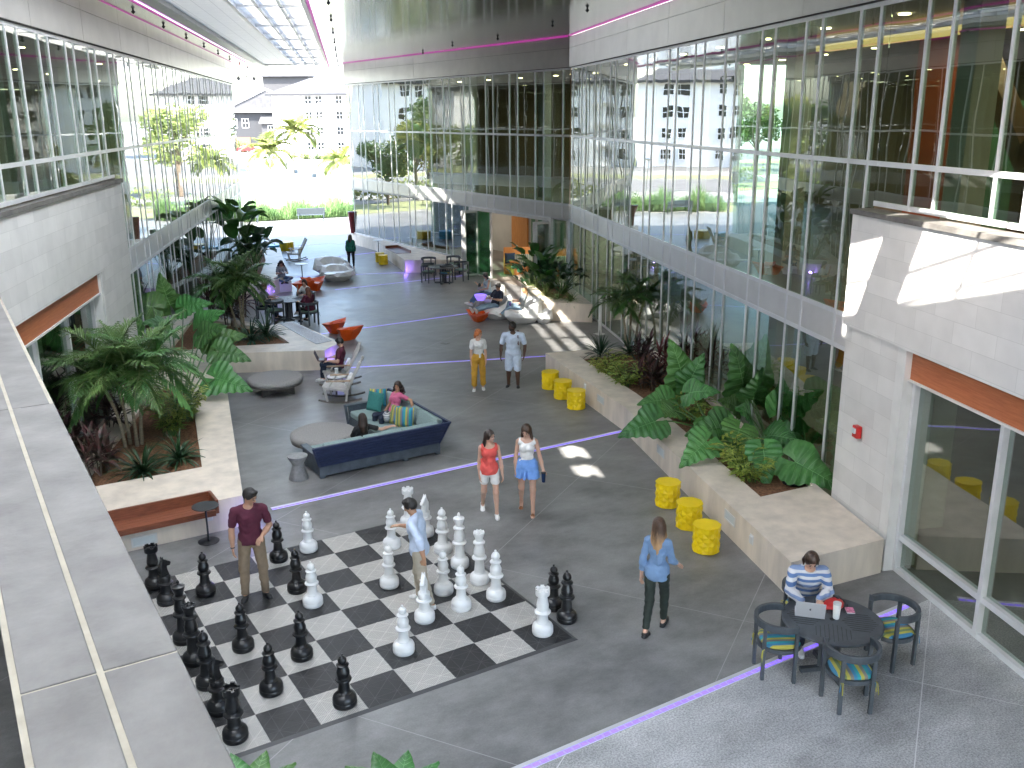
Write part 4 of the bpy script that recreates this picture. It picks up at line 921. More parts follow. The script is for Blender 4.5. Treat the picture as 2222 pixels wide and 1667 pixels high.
WS4 = G(1180, 700); shell(0, 0, 'shell_white', .34, .44, .1, (-1, .3), 'small white faceted seat against the sunlit planter', 6, WS4)
p = G(733, 608); shell(0, 0, 'shell_white', .85, .55, .12, (0, -1), 'large white faceted seat lit violet at its foot', 7, p)
p = G(722, 594); shell(0, 0, 'shell_white', .95, .58, .2, (0, -1), 'farther large white faceted seat behind the violet lit one', 8, p)
p = G(716, 592, .56); t_ = empty('tray_table', (p.x, p.y, .50), 0, 'round white tray resting between the two large white seats', 'tray'); MB().lathe([(.24, 0), (.25, .03), (0, .035)], 24).build('top', 'shell_white', t_, True); MB().lathe([(.03, -.06), (.03, 0)], 8).build('stem', 'steel', t_)
def star_mb(r, h, seed):       # orange seat with pointed corners
    q = random.Random(seed); n = 6; vs = []; fs = []
    rs = [1, .62, .95, .62, 1., .66]; zs = [.62, .40, .30, .36, .60, .44]
    for rad, z in ((.45, 0), (.75, .45)):
        for j in range(n): a = 2*math.pi*j/n; vs.append((r*rad*rs[j]*math.cos(a), r*rad*rs[j]*math.sin(a), z*h))
    for j in range(n): a = 2*math.pi*j/n; vs.append((r*rs[j]*math.cos(a), r*rs[j]*math.sin(a), h*(zs[j]+.38)))
    for j in range(n): a = 2*math.pi*(j+.2)/n; vs.append((r*.42*math.cos(a), r*.42*math.sin(a), h*.62))
    for k in range(3):
        for j in range(n):
            a, b, c, d = k*n+j, k*n+(j+1) % n, (k+1)*n+(j+1) % n, (k+1)*n+j; fs += [(a, b, c), (a, c, d)]
    fs += [tuple(range(n-1, -1, -1)), tuple(range(3*n, 4*n))]; return MB().add(vs, fs)
def star(px, py, r, h, rz, label, seed, pos=None):
    p = G(px, py) if pos is None else pos; o_ = star_mb(r, h, seed).build('faceted_chair', 'orange', None, bevel=.008); o_.location = (p.x, p.y, 0); o_.rotation_euler = (0, 0, rz)
    return tag(o_, label, 'seat', 'orange pointed seats')
star(729, 723, .52, .46, .4, 'orange pointed seat, farther one of the pair near the violet floor line', 1)
star(754, 737, .56, .46, -.3, 'orange pointed seat, nearer one of the pair near the violet floor line', 2)
FT = G(1038, 697); star(0, 0, .55, .38, 2.0, 'orange pointed seat used as a footrest by the man in navy', 3, FT)
star(663, 631, .62, .5, .9, 'orange pointed seat behind the table of three, left one', 4)
star(684, 630, .62, .55, 2.5, 'orange pointed seat behind the woman in maroon, right one', 5)
# --- rocking chairs
def rocker(loc, rz, label):
    t = empty('rocking_chair', loc, rz, label, 'rocking chair', 'whitewashed rocking chairs')
    for s_ in (-1, 1):
        pts = [(s_*.29, y, .02+.16*((y+.02)/.75)**2) for y in [-.62+.1*i for i in range(12)]]
        g = MB(); [g.bar(pts[i], pts[i+1], .035, .045) for i in range(len(pts)-1)]; g.build('rocker', 'taupe_wood', t)
        MB().bar((s_*.29, .25, .05), (s_*.29, .33, .42), .035, .05).build('leg', 'white_wood', t); MB().bar((s_*.29, -.22, .05), (s_*.29, -.26, .40), .035, .05).build('leg', 'white_wood', t)
        MB().bar((s_*.29, .35, .40), (s_*.29, -.24, .33), .035, .06).build('seat_rail', 'white_wood', t)
        MB().bar((s_*.29, -.20, .25), (s_*.29, -.62, 1.08), .035, .07).build('back_post', 'white_wood', t)
        MB().bar((s_*.31, -.36, .60), (s_*.31, .26, .585), .075, .03).build('armrest', 'tan_wood', t); MB().bar((s_*.31, .20, .42), (s_*.31, .10, .58), .03, .04).build('arm_post', 'white_wood', t)
    g = MB(); g.bar((0, .38, .43), (0, -.22, .35), .54, .03); g.build('seat', 'white_wood', t)
    g = MB(); g.bar((0, -.22, .33), (0, -.63, 1.10), .54, .025); g.build('backrest', 'white_wood', t)
    q = cushion(-.21, .21, -.05, .05, -.14, .14, 'lumbar_cushion', t, .42, 'shell_white', .04); q.location = (0, -.27, .55); return t
fd = Vector((-.84, .50, 0)).normalized()
RK2 = Vector((6.42, 7.72, 0)); rk = rocker(RK2, rzto(fd.x, fd.y), 'empty whitewashed rocking chair behind the ottoman and sofa')
RK1 = Vector((6.95, 9.15, 0)); dup(rk, RK1, rzto(-.9, .42), 'whitewashed rocking chair holding the man with the maroon laptop')
RK3 = G(640, 566); RK3.z = 0; dup(rk, RK3, rzto(-.9, .2), 'far rocking chair behind the curly haired woman')
tb = empty('side_table', (6.62, 8.35, 0), 0, 'low round grey table with a tumbler between the rocking chairs', 'side table')
MB().lathe([(.24, .44), (.25, .45), (.25, .47), (0, .475)], 30).build('table_top', 'shell_white', tb, True, angle=40)
for k in range(3): a = k*2.094; MB().bar((.20*math.cos(a), .20*math.sin(a), 0), (.14*math.cos(a), .14*math.sin(a), .44), .035).build('leg', 'taupe_wood', tb)
def tumbler(loc, label, m, sc_=1.):
    t = empty('tumbler', loc, 0, label, 'tumbler', None, sc_); MB().lathe([(.032, 0), (.035, .01), (.044, .17), (.045, .18)], 20).build('cup', m, t, True, angle=50); MB().lathe([(.046, .18), (.046, .195), (.03, .196), (0, .19)], 20).build('lid', 'frost' if m != 'navy_metal' else 'black_metal', t, True, angle=40); return t
M['navy_metal'] = mat('navy_metal', (.01, .03, .09), .3, .5)
M['violet_glass'] = mat('violet_bottle', (.12, .08, .30), .25)
tumbler((6.60, 8.30, .475), 'white tumbler on the low table between the rocking chairs', 'shell_white', 1.1)
p = G(1814, 1342, .735); tumbler(p, 'white insulated tumbler standing beside the silver laptop', 'shell_white', 1.15)
p = G(1107, 668, .52); p.z = .522; bt = empty('water_bottle', p, 0, 'violet water bottle on the hourglass table by the blonde woman', 'bottle'); MB().lathe([(.035, 0), (.037, .01), (.037, .17), (.02, .21)], 16).build('body', 'violet_glass', bt, True); MB().lathe([(.022, .21), (.022, .25), (0, .252)], 12).build('cap', 'black_metal', bt, True)
# --- laptop, bag on the foreground table
def laptop(loc, rz, label, m, open_=R(105), logo=False, w_=.32, d_=.22):
    t = empty('laptop', loc, rz, label, 'laptop')          # user sits at local -Y side, lid stands at +Y
    MB().bx(-w_/2, w_/2, -d_/2, d_/2, 0, .014).build('base', m, t, bevel=.004); MB().bx(-w_/2+.03, w_/2-.03, -d_/2+.08, d_/2-.02, .0142, .0155).build('keyboard', 'black_metal', t)
    l_ = empty('lid_hinge', (0, 0, 0)); bpy.data.objects.remove(l_)
    X = Matrix.Translation((0, d_/2, .014)) @ Matrix.Rotation(-(open_-math.pi/2), 4, 'X')
    g = MB(); g.X = X; g.bx(-w_/2, w_/2, -.003, .003, 0, d_); lid = g.build('lid', m, t, bevel=.002)
    g = MB(); g.X = X; g.bx(-w_/2+.01, w_/2-.01, -.0045, -.003, .012, d_-.01); g.build('screen', 'black_metal', lid)
    if logo:
        g = MB(); g.X = X; c = Vector((0, 0, d_*.52)); n = 22; pts = []
        for i in range(n):
            a = 2*math.pi*i/n; rr = .0155*(1-.10*math.cos(2*a))
            if math.sin(a) > .9: rr *= .9
            if math.sin(a) < -.95: rr *= .93
            x = rr*math.cos(a)
            if math.cos(a) > .82: x -= .007
            pts.append((x, rr*math.sin(a)))
        vs = [(-x, .0046, c.z+z) for x, z in pts]+[(-x, .003, c.z+z) for x, z in pts]
        g.add(vs, [tuple(range(n)), ]+[(i, n+i, n+(i+1) % n, (i+1) % n) for i in range(n)]); g.ell((-.004, .004, c.z+.021), (.0028, .001, .006), 8, 5, Matrix.Rotation(.5, 3, 'Y')); g.build('logo', 'charcoal', lid)
    return t
LP = G(1757, 1338, .735)
view = Vector((LP.x-CAM.x, LP.y-CAM.y, 0)).normalized()
LPd = Vector((T1.x-.05, T1.y+.18, 0))
laptop((LP.x+view.x*.10-.01, LP.y+view.y*.10, .737), rzto(-view.x+.10, -view.y+.02), 'open silver laptop on the dark foreground table', mat('silver_aluminium', (.62, .62, .64), .35, .3), R(108), True, .37, .25)
rb = empty('backpack', (T1.x+.28, T1.y+.22, .737), .3, 'red and black backpack lying on the foreground table', 'bag')
def blob(pts, r, nm, m, par):
    g = MB()
    for p_, rr in zip(pts, r): g.ell(p_, rr, 12, 8)
    return g.build(nm, m, par, True)
blob([(0, 0, .035), (-.08, .04, .03)], [(.17, .13, .045), (.10, .10, .04)], 'body', 'red', rb)
g = MB(); g.tube([(.02, .10, .06), (.12, .12, .075), (.20, .02, .05), (.15, -.08, .03), (.02, -.12, .035)], .016, 6); g.tube([(-.1, .1, .05), (0, .14, .08), (.14, .08, .08), (.1, -.02, .075)], .014, 6); g.build('strap', 'black_metal', rb, True)
nb = empty('notebook', (T1.x+.36, T1.y+.02, .738), .9, 'small pink and white notebook beside the backpack', 'notebook'); MB().bx(-.07, .07, -.05, .05, 0, .012).build('pages', 'shell_white', nb); MB().bx(-.072, .072, -.052, .052, .012, .015).build('cover', mat('pink_cover', (.5, .15, .25), .5, 0, .5, 40), nb)
# --- lounge inside the open doors
BO = empty('booth_seat', (21.05, 22.16, 0), R(-30), 'orange plywood booth bench seen through the open folding doors', 'booth', None, .85)
g = MB(); g.bx(-1.0, 1.0, -.35, .35, .0, .42); g.build('base', 'orange_wood', BO); g = MB(); g.bx(-1.0, 1.0, -.33, .33, .42, .52); g.build('seat_cushion', mat('olive_vinyl', (.16, .10, .04), .5), BO, bevel=.02)
g = MB(); g.prism([(-1.05, .35), (-1.05, .45), (1.05, .45), (1.05, .35)], 0, 1.35); g.build('backrest', 'orange_wood', BO)
M['lattice'] = stripes('patterned_cushion', [(.08, .2, .17), (.5, .5, .42), (.08, .2, .17), (.45, .45, .38)], 5, 0); g = MB(); g.bx(-.95, .95, .24, .35, .52, .98); g.build('back_cushion', 'lattice', BO, bevel=.02)
for s_ in (-1, 1): MB().prism([(s_*1.0, -.4), (s_*1.06, -.4), (s_*1.06, .45), (s_*1.0, .45)], 0, 1.1).build('side_panel', 'orange_wood', BO)
pillow((20.62, 22.62, .66), (R(78), 0, R(-20)), mat('navy_pillow', (.015, .04, .08), .9), 'dark navy pillow on the orange booth', .5, grp=None)
cs = empty('cone_stool', (20.45, 21.95, 0), 0, 'orange flared stool in front of the booth', 'stool'); MB().lathe([(.17, 0), (.19, .02), (.15, .3), (.22, .62), (.24, .64), (0, .645)], 28).build('body', 'orange_wood', cs, True, angle=50)
# two free standing booths deeper in
B2 = copy_tree(BO); B2.location = (21.95, 20.75, 0); B2['label'] = 'second orange booth, right of the one with the navy pillow'; 
# --- things on the walls and floor
fa = empty('fire_alarm', W(-.55, 11.93-.285, 1.98), AZ, 'red fire alarm strobe on the white block pier', 'alarm'); MB().bx(-.075, .075, -.0, .09, -.10, .10).build('box', 'red', fa, bevel=.008); MB().bx(-.045, .045, .09, .12, -.02, .06).build('strobe', 'frost', fa)
cm = empty('security_camera', W(40.0, -2.0, 9.05), AZ, 'twin security cameras on a bracket at the end of the left building', 'camera')
g = MB(); g.bar((0, 0, 0), (0, -.9, .0), .04); g.bar((0, -.55, -.12), (0, -.55, .2), .05); g.build('bracket', 'steel', cm); 
for y in (-.15, -.95): MB().lathe([(.04, .0), (.10, -.04), (.11, -.10), (.07, -.17), (0, -.20)], 14, (0, y, -.02)).build('camera_dome', 'alu', cm, True)
po = empty('post', (16.50, 10.15, 0), 0, 'short white post standing by the glass at the end of the right planter', 'post'); MB().lathe([(.13, 0), (.13, .015), (.075, .02), (.075, 1.28), (0, 1.285)], 4).build('shaft', 'white_metal', po); MB().box((0, 0, .01), (.3, .3, .02)).build('base_plate', 'white_metal', po)
for px, py, lb in ((966, 745, 'small square floor drain on the open concrete'),):
    p = G(px, py); dr = empty('floor_drain', (p.x, p.y, 0), .4, lb, 'drain'); MB().bx(-.11, .11, -.11, .11, 0, .005).build('frame', 'taupe_wood', dr)
    g = MB(); [g.bx(-.09, .09, -.09+k*.03, -.075+k*.03, .005, .008) for k in range(6)]; g.build('grate', 'steel', dr)
p = G(1723, 1046, .5); pt = empty('plant_pot', (p.x, p.y, .47), 0, 'dark green round pot half sunk in the mulch by the pier', 'pot'); MB().lathe([(.16, 0), (.19, .10), (.21, .12), (.20, .13), (.17, .12), (.0, .08)], 24).build('body', mat('green_pot', (.01, .045, .05), .4), pt, True, angle=50); MB().lathe([(.19, .02), (.22, .02), (.22, .035), (.19, .035)], 24).build('saucer_rim', 'rubber', pt)
p = G(761, 507, .58); vs_ = empty('tall_planter', (18.65, 36.6, .58), 0, 'tall tapering maroon planter at the far end of the far wing', 'planter'); MB().lathe([(.12, 0), (.13, .02), (.24, 1.15), (.25, 1.2), (.2, 1.19), (0, 1.1)], 20).build('body', mat('maroon_glaze', (.16, .015, .02), .35), vs_, True, angle=50); MB().lathe([(.2, 1.1), (0, 1.14)], 12).build('soil', 'mulch', vs_)
def far_bench(px0, py0, px1, py1, label):
    a = G(px0, py0); b = G(px1, py1); d = b-a; L = d.length
    t = empty('park_bench', ((a.x+b.x)/2, (a.y+b.y)/2, 0), math.atan2(d.y, d.x), label, 'bench', 'grey metal benches by the grasses')
    MB().bx(-L/2, L/2, -.25, .2, .42, .46).build('seat', 'bench_metal', t); g = MB(); g.bar((0, -.22, .48), (0, -.36, .92), L, .03); g.build('backrest', 'bench_metal', t)
    for s_ in (-1, 1): q = MB(); q.bar((s_*(L/2-.1), -.28, 0), (s_*(L/2-.1), -.3, .6), .05); q.bar((s_*(L/2-.1), .2, 0), (s_*(L/2-.1), .18, .62), .05); q.bar((s_*(L/2-.1), .2, .62), (s_*(L/2-.1), -.3, .64), .05); q.build('leg', 'bench_metal', t)
M['bench_metal'] = mat('blue_grey_bench', (.12, .15, .17), .5, .3)
far_bench(645, 481, 706, 479, 'grey metal bench in front of the grasses at the far end, right one'); far_bench(500, 488, 562, 485, 'grey metal bench by the grasses partly behind the big leaves, left one')
# ================================================================== PLANTS
def leafmat(name, c, c2, rough=.42, tr=.25, vs=3.):
    m = mat(name, c, rough, 0, 0, vs, c2=c2, spec=.5); n = m.node_tree.nodes; l = m.node_tree.links; b = n['Principled BSDF']
    t = n.new('ShaderNodeBsdfTranslucent'); x = n.new('ShaderNodeMixShader'); x.inputs[0].default_value = tr
    src = b.inputs['Base Color'].links[0].from_socket; oi = n.new('ShaderNodeObjectInfo'); hs = n.new('ShaderNodeHueSaturation'); mv = n.new('ShaderNodeMapRange'); mh = n.new('ShaderNodeMapRange'); l.new(oi.outputs['Random'], mv.inputs[0]); mv.inputs[3].default_value = .72; mv.inputs[4].default_value = 1.32
    sn = n.new('ShaderNodeMath'); sn.operation = 'SINE'; sm = n.new('ShaderNodeMath'); sm.operation = 'MULTIPLY'; sm.inputs[1].default_value = 57.; l.new(oi.outputs['Random'], sm.inputs[0]); l.new(sm.outputs[0], sn.inputs[0]); l.new(sn.outputs[0], mh.inputs[0]); mh.inputs[1].default_value = -1; mh.inputs[3].default_value = .475; mh.inputs[4].default_value = .515
    l.new(src, hs.inputs['Color']); l.new(mv.outputs[0], hs.inputs['Value']); l.new(mh.outputs[0], hs.inputs['Hue']); l.new(hs.outputs[0], b.inputs['Base Color']); src = hs.outputs[0]; l.new(src, t.inputs[0]); l.new(b.outputs[0], x.inputs[1]); l.new(t.outputs[0], x.inputs[2]); l.new(x.outputs[0], n['Material Output'].inputs[0]); return m
M['ear'] = leafmat('elephant_ear_leaf', (.046, .150, .036), (.082, .235, .056), .36, .2, 5)
M['ear_rib'] = leafmat('elephant_ear_rib', (.13, .32, .10), (.18, .38, .14), .4, .2)
M['palm'] = leafmat('palm_leaflet', (.038, .115, .028), (.11, .22, .06), .4, .2, 2)
M['palm_stem'] = mat('palm_crownshaft', (.20, .26, .10), .6, 0, .15, 8)
M['palm_trunk'] = mat('palm_trunk', (.17, .13, .09), .8, 0, 0, 9, c2=(.30, .26, .17), stretch=(1, 1, 6))
M['cord'] = leafmat('cordyline_leaf', (.030, .040, .022), (.11, .035, .045), .45, .2, 6)
M['cord_red'] = leafmat('red_cordyline_leaf', (.12, .025, .035), (.22, .06, .07), .45, .25, 6)
M['spiky'] = leafmat('strap_leaf', (.016, .055, .022), (.040, .095, .045), .4, .15, 4)
M['spider'] = leafmat('spider_plant_leaf', (.08, .16, .04), (.30, .36, .14), .5, .3, 9)
M['ginger'] = leafmat('variegated_leaf', (.06, .17, .025), (.50, .55, .12), .45, .3, 22)
M['dark_leaf'] = leafmat('dark_glossy_leaf', (.010, .045, .018), (.022, .075, .028), .3, .12, 3)
M['paddle'] = leafmat('paddle_leaf', (.035, .12, .025), (.06, .18, .035), .36, .3, 2)
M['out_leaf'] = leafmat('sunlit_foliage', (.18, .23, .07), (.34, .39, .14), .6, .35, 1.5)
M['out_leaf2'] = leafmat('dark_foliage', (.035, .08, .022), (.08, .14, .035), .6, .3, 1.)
M['grass'] = leafmat('tall_grass', (.13, .22, .08), (.30, .42, .17), .6, .35, 4)
M['stem'] = mat('green_stem', (.06, .13, .03), .5, 0, .2, 6)
M['bark'] = mat('bark', (.13, .10, .075), .9, 0, .3, 6)
def strap(g, p, d, L, w_, droop, n=5, fold=.25, tipw=.05, wmax=.4):
    """strap / lance shaped leaf from p in direction d"""
    p = Vector(p); d = Vector(d).normalized(); side = d.cross(Vector((0, 0, 1)))
    side = side.normalized() if side.length > .05 else Vector((1, 0, 0))
    pts = []; q = p.copy(); dd = d.copy()
    for i in range(n+1):
        pts.append((q.copy(), dd.copy())); q = q+dd*(L/n); dd = (dd+Vector((0, 0, -droop/n))).normalized()
    o = len(g.v); vs = []; fs = []
    for i, (c, e) in enumerate(pts):
        t = i/n; ww = w_*(min(1, t/wmax)*.65+.35 if t < wmax else max(tipw, 1-((t-wmax)/(1-wmax))**1.8)); up_ = side.cross(e).normalized()
        vs += [c-side*ww/2+up_*fold*ww/2, c, c+side*ww/2+up_*fold*ww/2]
    for i in range(n): a = i*3; fs += [(a, a+1, a+4, a+3), (a+1, a+2, a+5, a+4)]
    g.add(vs, fs)
def ear_leaf(g, att, tip, L, q, wob=.024, up=None):
    """heart shaped leaf: att = point where the stalk meets the blade, tip = direction of the tip"""
    tip = Vector(tip).normalized(); side = tip.cross(Vector(up or (0, 0, 1))).normalized(); nor = side.cross(tip).normalized()
    NT, NS = 46, 6; vs = []; fs = []; ph = q.uniform(0, 6)
    for i in range(NT+1):
        t = -.26+1.26*i/NT
        if t < 0: wd = .36+.10*math.cos(t/.26*math.pi*.5)-.28*(t/.26)**4*.9
        else: wd = .46*(1-t)**.75*(1+.22*math.sin(min(1, t*2.2)*math.pi))
        wd *= L
        for j in range(-NS, NS+1):
            s_ = j/NS; e = 1+(.07*abs(math.sin(t*20-2.2))-.02)*max(0, abs(s_)-.6)/.4
            if t < 0 and abs(j) <= 1: tt = max(t, -.02)
            elif t < 0 and abs(j) == 2: tt = max(t, -.10)
            else: tt = t
            z = .17*abs(s_)*wd+wob*L*math.cos(tt*40-abs(s_)*4.4)*min(1, abs(s_)*1.6)-.22*L*max(0, tt)**2.1-.05*L*abs(s_)**2+.012*L*math.sin(ph+3*tt)
            vs.append(Vector(att)+tip*(tt*L*(1)-.10*L*abs(s_)*(1-max(0, t)))+side*(s_*wd*e)+nor*z)
    m = 2*NS+1
    for i in range(NT):
        for j in range(m-1):
            g.mt(1 if abs(j-NS+.5) < .9 and False else 0); fs.append((i*m+j, i*m+j+1, (i+1)*m+j+1, (i+1)*m+j))
    g.mt(0).add(vs, fs)
    # raised pale midrib and side veins
    g.mt(1); mid = [vs[i*m+NS]+nor*.006 for i in range(9, NT+1, 2)]; g.tube(mid, [max(.0015, .013*L*(1-k/len(mid))) for k in range(len(mid))], 4, False)
    for i in range(11, NT-6, 4):
        for s_ in (-1, 1):
            ln = [vs[min(NT, i+k)*m+NS+s_*k]+nor*.004 for k in range(0, NS)]
            g.tube(ln, [.0062*L*(1-.1*k) for k in range(len(ln))], 3, False)
    g.mt(0)
def elephant_ear(base, leaves, label, seed):
    """leaves: (px, py, z, length, tipdir-or-None) surveyed blade positions"""
    q = random.Random(seed); t = empty('elephant_ear_plant', base, 0, label, 'plant', 'elephant ear plants')
    for px, py, z, L, td in leaves:
        a = G(px, py, z)-Vector(base); a = Vector((a.x, a.y, z-base[2]))
        hd = Vector((a.x, a.y, 0)); hd = hd.normalized() if hd.length > .05 else Vector((1, 0, 0))
        if td is None: tip = hd+Vector((0, 0, -.35))
        else: tip = rt*td[0]+Vector((0, 0, td[1]))+Vector((-fw.x, -fw.y, 0))*td[2]
        g = MB(); nn = (-fw*1.0+Vector((0, 0, 1))*.45+hd*.1); tip = tip.normalized(); L = L*1.15
        att = a-tip*L*.30
        ear_leaf(g, att, tip, L, q, up=nn)
        lf = g.build('leaf', ['ear', 'ear_rib'], t, True, angle=80)
        s_ = MB(); mid = att*.55+Vector((hd.x*.02, hd.y*.02, .18*L)); pts = [Vector((q.uniform(-.04, .04), q.uniform(-.04, .04), 0)), mid*.6+Vector((0, 0, .02)), mid+(att-mid)*.35, att]
        s_.tube(pts, [.028, .022, .016, .010], 7); s_.build('stalk', 'stem', t, True)
    return t
def palm_frond(g, p, az, el, L, q, n=26, lw=.032, ll=.42, droop=1.5, vee=.6):
    d = Vector((math.cos(az)*math.cos(el), math.sin(az)*math.cos(el), math.sin(el))); pts = []; c = Vector(p); dd = d.copy(); N = 12
    for i in range(N+1): pts.append((c.copy(), dd.copy())); c = c+dd*(L/N); dd = (dd+Vector((0, 0, -droop/N))).normalized()
    g.mt(1).tube([a for a, b in pts], [.014*(1-i/N)+.003 for i in range(N+1)], 5, False); g.mt(0)
    for k in range(n):
        t = .14+.86*(k+.5)/n; i = min(N-1, int(t*N)); f = t*N-i; a = pts[i][0].lerp(pts[i+1][0], f); e = pts[i][1]
        sd_ = e.cross(Vector((0, 0, 1))).normalized(); un = sd_.cross(e); l_ = ll*(math.sin(min(1, t*1.12)*math.pi*.86+.28))*q.uniform(.85, 1.1)
        for s_ in (-1, 1):
            dr = (sd_*s_*1.0+e*(.55+.5*t)+un*vee*(1-.6*t)+Vector((q.uniform(-.1, .1), q.uniform(-.1, .1), q.uniform(-.15, .1)))).normalized()
            strap(g, a, dr, l_, lw, q.uniform(.7, 1.5), 3, .35, .1, .35)
def palm(base, trunks, label, seed, nf=9, L=1.15, ll=.42, lw=.034, group='feather palms in the planters', name='palm_tree'):
    """trunks: (dx,dy,height,lean x,lean y)"""
    q = random.Random(seed); t = empty(name, base, q.uniform(0, 6)*0, label, 'palm tree', group)
    for dx, dy, h, lx, ly in trunks:
        b = Vector((dx, dy, 0)); top = Vector((dx+lx, dy+ly, h)); pts = [b.lerp(top, i/8)+Vector((0, 0, 0))+Vector((lx, ly, 0))*(-.25*math.sin(i/8*math.pi)) for i in range(9)]
        MB().tube(pts[:7], [.045, .04, .036, .034, .032, .032, .034], 10).build('trunk', 'palm_trunk', t, True)
        MB().tube(pts[6:]+[top+Vector((lx*.1, ly*.1, .12))], [.038, .036, .030, .012], 10).build('crownshaft', 'palm_stem', t, True)
        g = MB(); a0 = q.uniform(0, 6)
        for k in range(nf):
            az = a0+k*2.4+q.uniform(-.25, .25); el = R(70-58*(k/(nf-1))+q.uniform(-6, 6)); palm_frond(g, top+Vector((0, 0, -.02)), az, el, L*q.uniform(.85, 1.1), q, 40 if L > 2 else 26, lw, ll, 1.25+.9*(k/nf))
        g.build('fronds', ['palm', 'palm_stem'], t)
    return t
def tuft(loc, label, kind, seed, n=40, L=.55, w_=.035, m='spiky', stems=1, h=0., name='strap_leaf_plant', group='strap leaved plants', droop=1.3, lo=12):
    q = random.Random(seed); t = empty(name, loc, 0, label, 'plant', group); g = MB()
    for s_ in range(stems):
        ox, oy = (q.uniform(-.16, .16), q.uniform(-.16, .16)) if stems > 1 else (0, 0); hh = h*q.uniform(.5, 1.1)
        lx, ly = ox*.6, oy*.6
        if h > .05: MB().tube([(ox, oy, 0), (ox+lx*.5, oy+ly*.5, hh*.5), (ox+lx, oy+ly, hh)], .012, 6).build('stem', 'bark', t)
        for k in range(n//stems):
            az = k*2.4+q.uniform(-.3, .3); f = k/(n//stems); el = R(82-(82-lo)*f**.8+q.uniform(-8, 8)); z = hh*(1-.55*f) if h > .05 else .02
            strap(g, (ox+lx*z/max(h, .1) if h > .05 else ox, oy+(ly*z/max(h, .1) if h > .05 else 0), z), (math.cos(az)*math.cos(el), math.sin(az)*math.cos(el), math.sin(el)), L*q.uniform(.7, 1.1), w_*q.uniform(.8, 1.2), droop*q.uniform(.6, 1.3), 5, .3)
    g.build('foliage', m, t); return t
def ginger(loc, label, seed, n=16, h=.45):
    q = random.Random(seed); t = empty('variegated_plant', loc, 0, label, 'plant', 'variegated yellow green plants'); g = MB(); s = MB()
    for k in range(n):
        az = q.uniform(0, 6.28); r = q.uniform(.02, .18); b = Vector((r*math.cos(az), r*math.sin(az), 0)); out = Vector((math.cos(az), math.sin(az), 0)); H = h*q.uniform(.7, 1.2); pts = [b, b+out*.06+Vector((0, 0, H*.55)), b+out*(.16+.2*q.random())+Vector((0, 0, H))]
        s.tube(pts, .006, 4)
        for j in range(6):
            f = .25+.75*j/5; c = pts[0].lerp(pts[1], f*2) if f < .5 else pts[1].lerp(pts[2], f*2-1); sd_ = out.cross(Vector((0, 0, 1)))*(1 if j % 2 else -1)
            strap(g, c, out*.7+sd_*.75+Vector((0, 0, .35)), q.uniform(.20, .30), .075, .9, 4, .2, .05, .35)
    g.build('foliage', 'ginger', t); s.build('stems', 'stem', t); return t
def paddle_plant(loc, label, seed, n=9, H=1.6, L=.7, W_=.26, m='paddle', spread=.6, name='paddle_leaf_plant', group='big paddle leaved plants'):
    q = random.Random(seed); t = empty(name, loc, 0, label, 'plant', group)
    for k in range(n):
        az = k*2.4+q.uniform(-.3, .3); sp_ = spread*q.uniform(.3, 1.); h = H*q.uniform(.45, 1.); top = Vector((math.cos(az)*sp_, math.sin(az)*sp_, h)); el = q.uniform(.2, 1.2)
        s = MB(); s.tube([(0, 0, 0), top*.5+Vector((0, 0, .1*h)), top], [.02, .014, .009], 6); s.build('stalk', 'stem', t, True)
        g = MB(); d = Vector((math.cos(az)*math.cos(el), math.sin(az)*math.cos(el), math.sin(el))).normalized(); side = d.cross(Vector((0, 0, 1))).normalized(); NT, NS = 10, 4; vs = []; fs = []; c = top.copy(); ln = L*q.uniform(.75, 1.1); roll = q.uniform(-.5, .5)
        for i in range(NT+1):
            u = i/NT; wd = W_*(math.sin(min(1, u*1.02+.03)*math.pi)**.55)*(1-.25*u); nn = side.cross(d)
            s2 = side*math.cos(roll)+nn*math.sin(roll); n2 = s2.cross(d)
            for j in range(-NS, NS+1): s_ = j/NS; vs.append(c+s2*(s_*wd)+n2*(abs(s_)*wd*.28+.012*math.sin(u*22+s_*3)*abs(s_)))
            c = c+d*(ln/NT); d = (d+Vector((0, 0, -.11))).normalized()
        mm = 2*NS+1; fs = [(i*mm+j, i*mm+j+1, (i+1)*mm+j+1, (i+1)*mm+j) for i in range(NT) for j in range(mm-1)]; g.add(vs, fs); g.build('leaf', m, t, True, angle=80)
    return t
ZS = .48
def P3(px, py, z=ZS): p = G(px, py, z); return (p.x, p.y, z)
# right planter
elephant_ear(P3(1545, 945), [(1478, 806, 1.25, .95, (-.25, .9, .2)), (1512, 850, 1.15, .62, (.5, .3, .6)), (1432, 868, 1.05, .62, (-.9, .1, .5)), (1400, 922, .95, .72, (-1., -.15, .55)), (1560, 930, .95, .72, (.3, -.3, 1)), (1455, 890, .95, .6, (-.4, .2, .8)), (1500, 820, 1.15, .75, (.3, .9, .3))],
             'elephant ear plant with the leaf that hangs over the right planter wall', 1)
elephant_ear(P3(1672, 990), [(1610, 818, 1.45, .92, (-.25, 1.0, .25)), (1688, 835, 1.35, .72, (.45, .8, .3)), (1716, 884, 1.35, .88, (.45, .7, .7)), (1553, 928, 1.0, .80, (-.9, .1, .6)), (1518, 972, .9, .66, (-.8, -.35, .8)), (1627, 900, 1.2, .72, (-.3, .5, .7)),
             (1660, 1000, .85, .62, (0, -.75, .8)), (1738, 942, 1.0, .62, (.7, .1, .7)), (1757, 1018, .80, .80, (.85, -.3, .6)), (1600, 945, .95, .66, (-.4, -.3, .9)), (1680, 945, 1.1, .7, (.2, .3, .8)), (1640, 850, 1.3, .66, (.1, .8, .4)), (1590, 878, 1.05, .5, (-.6, .5, .6))],
             'largest elephant ear plant beside the white block pier at the right', 2)
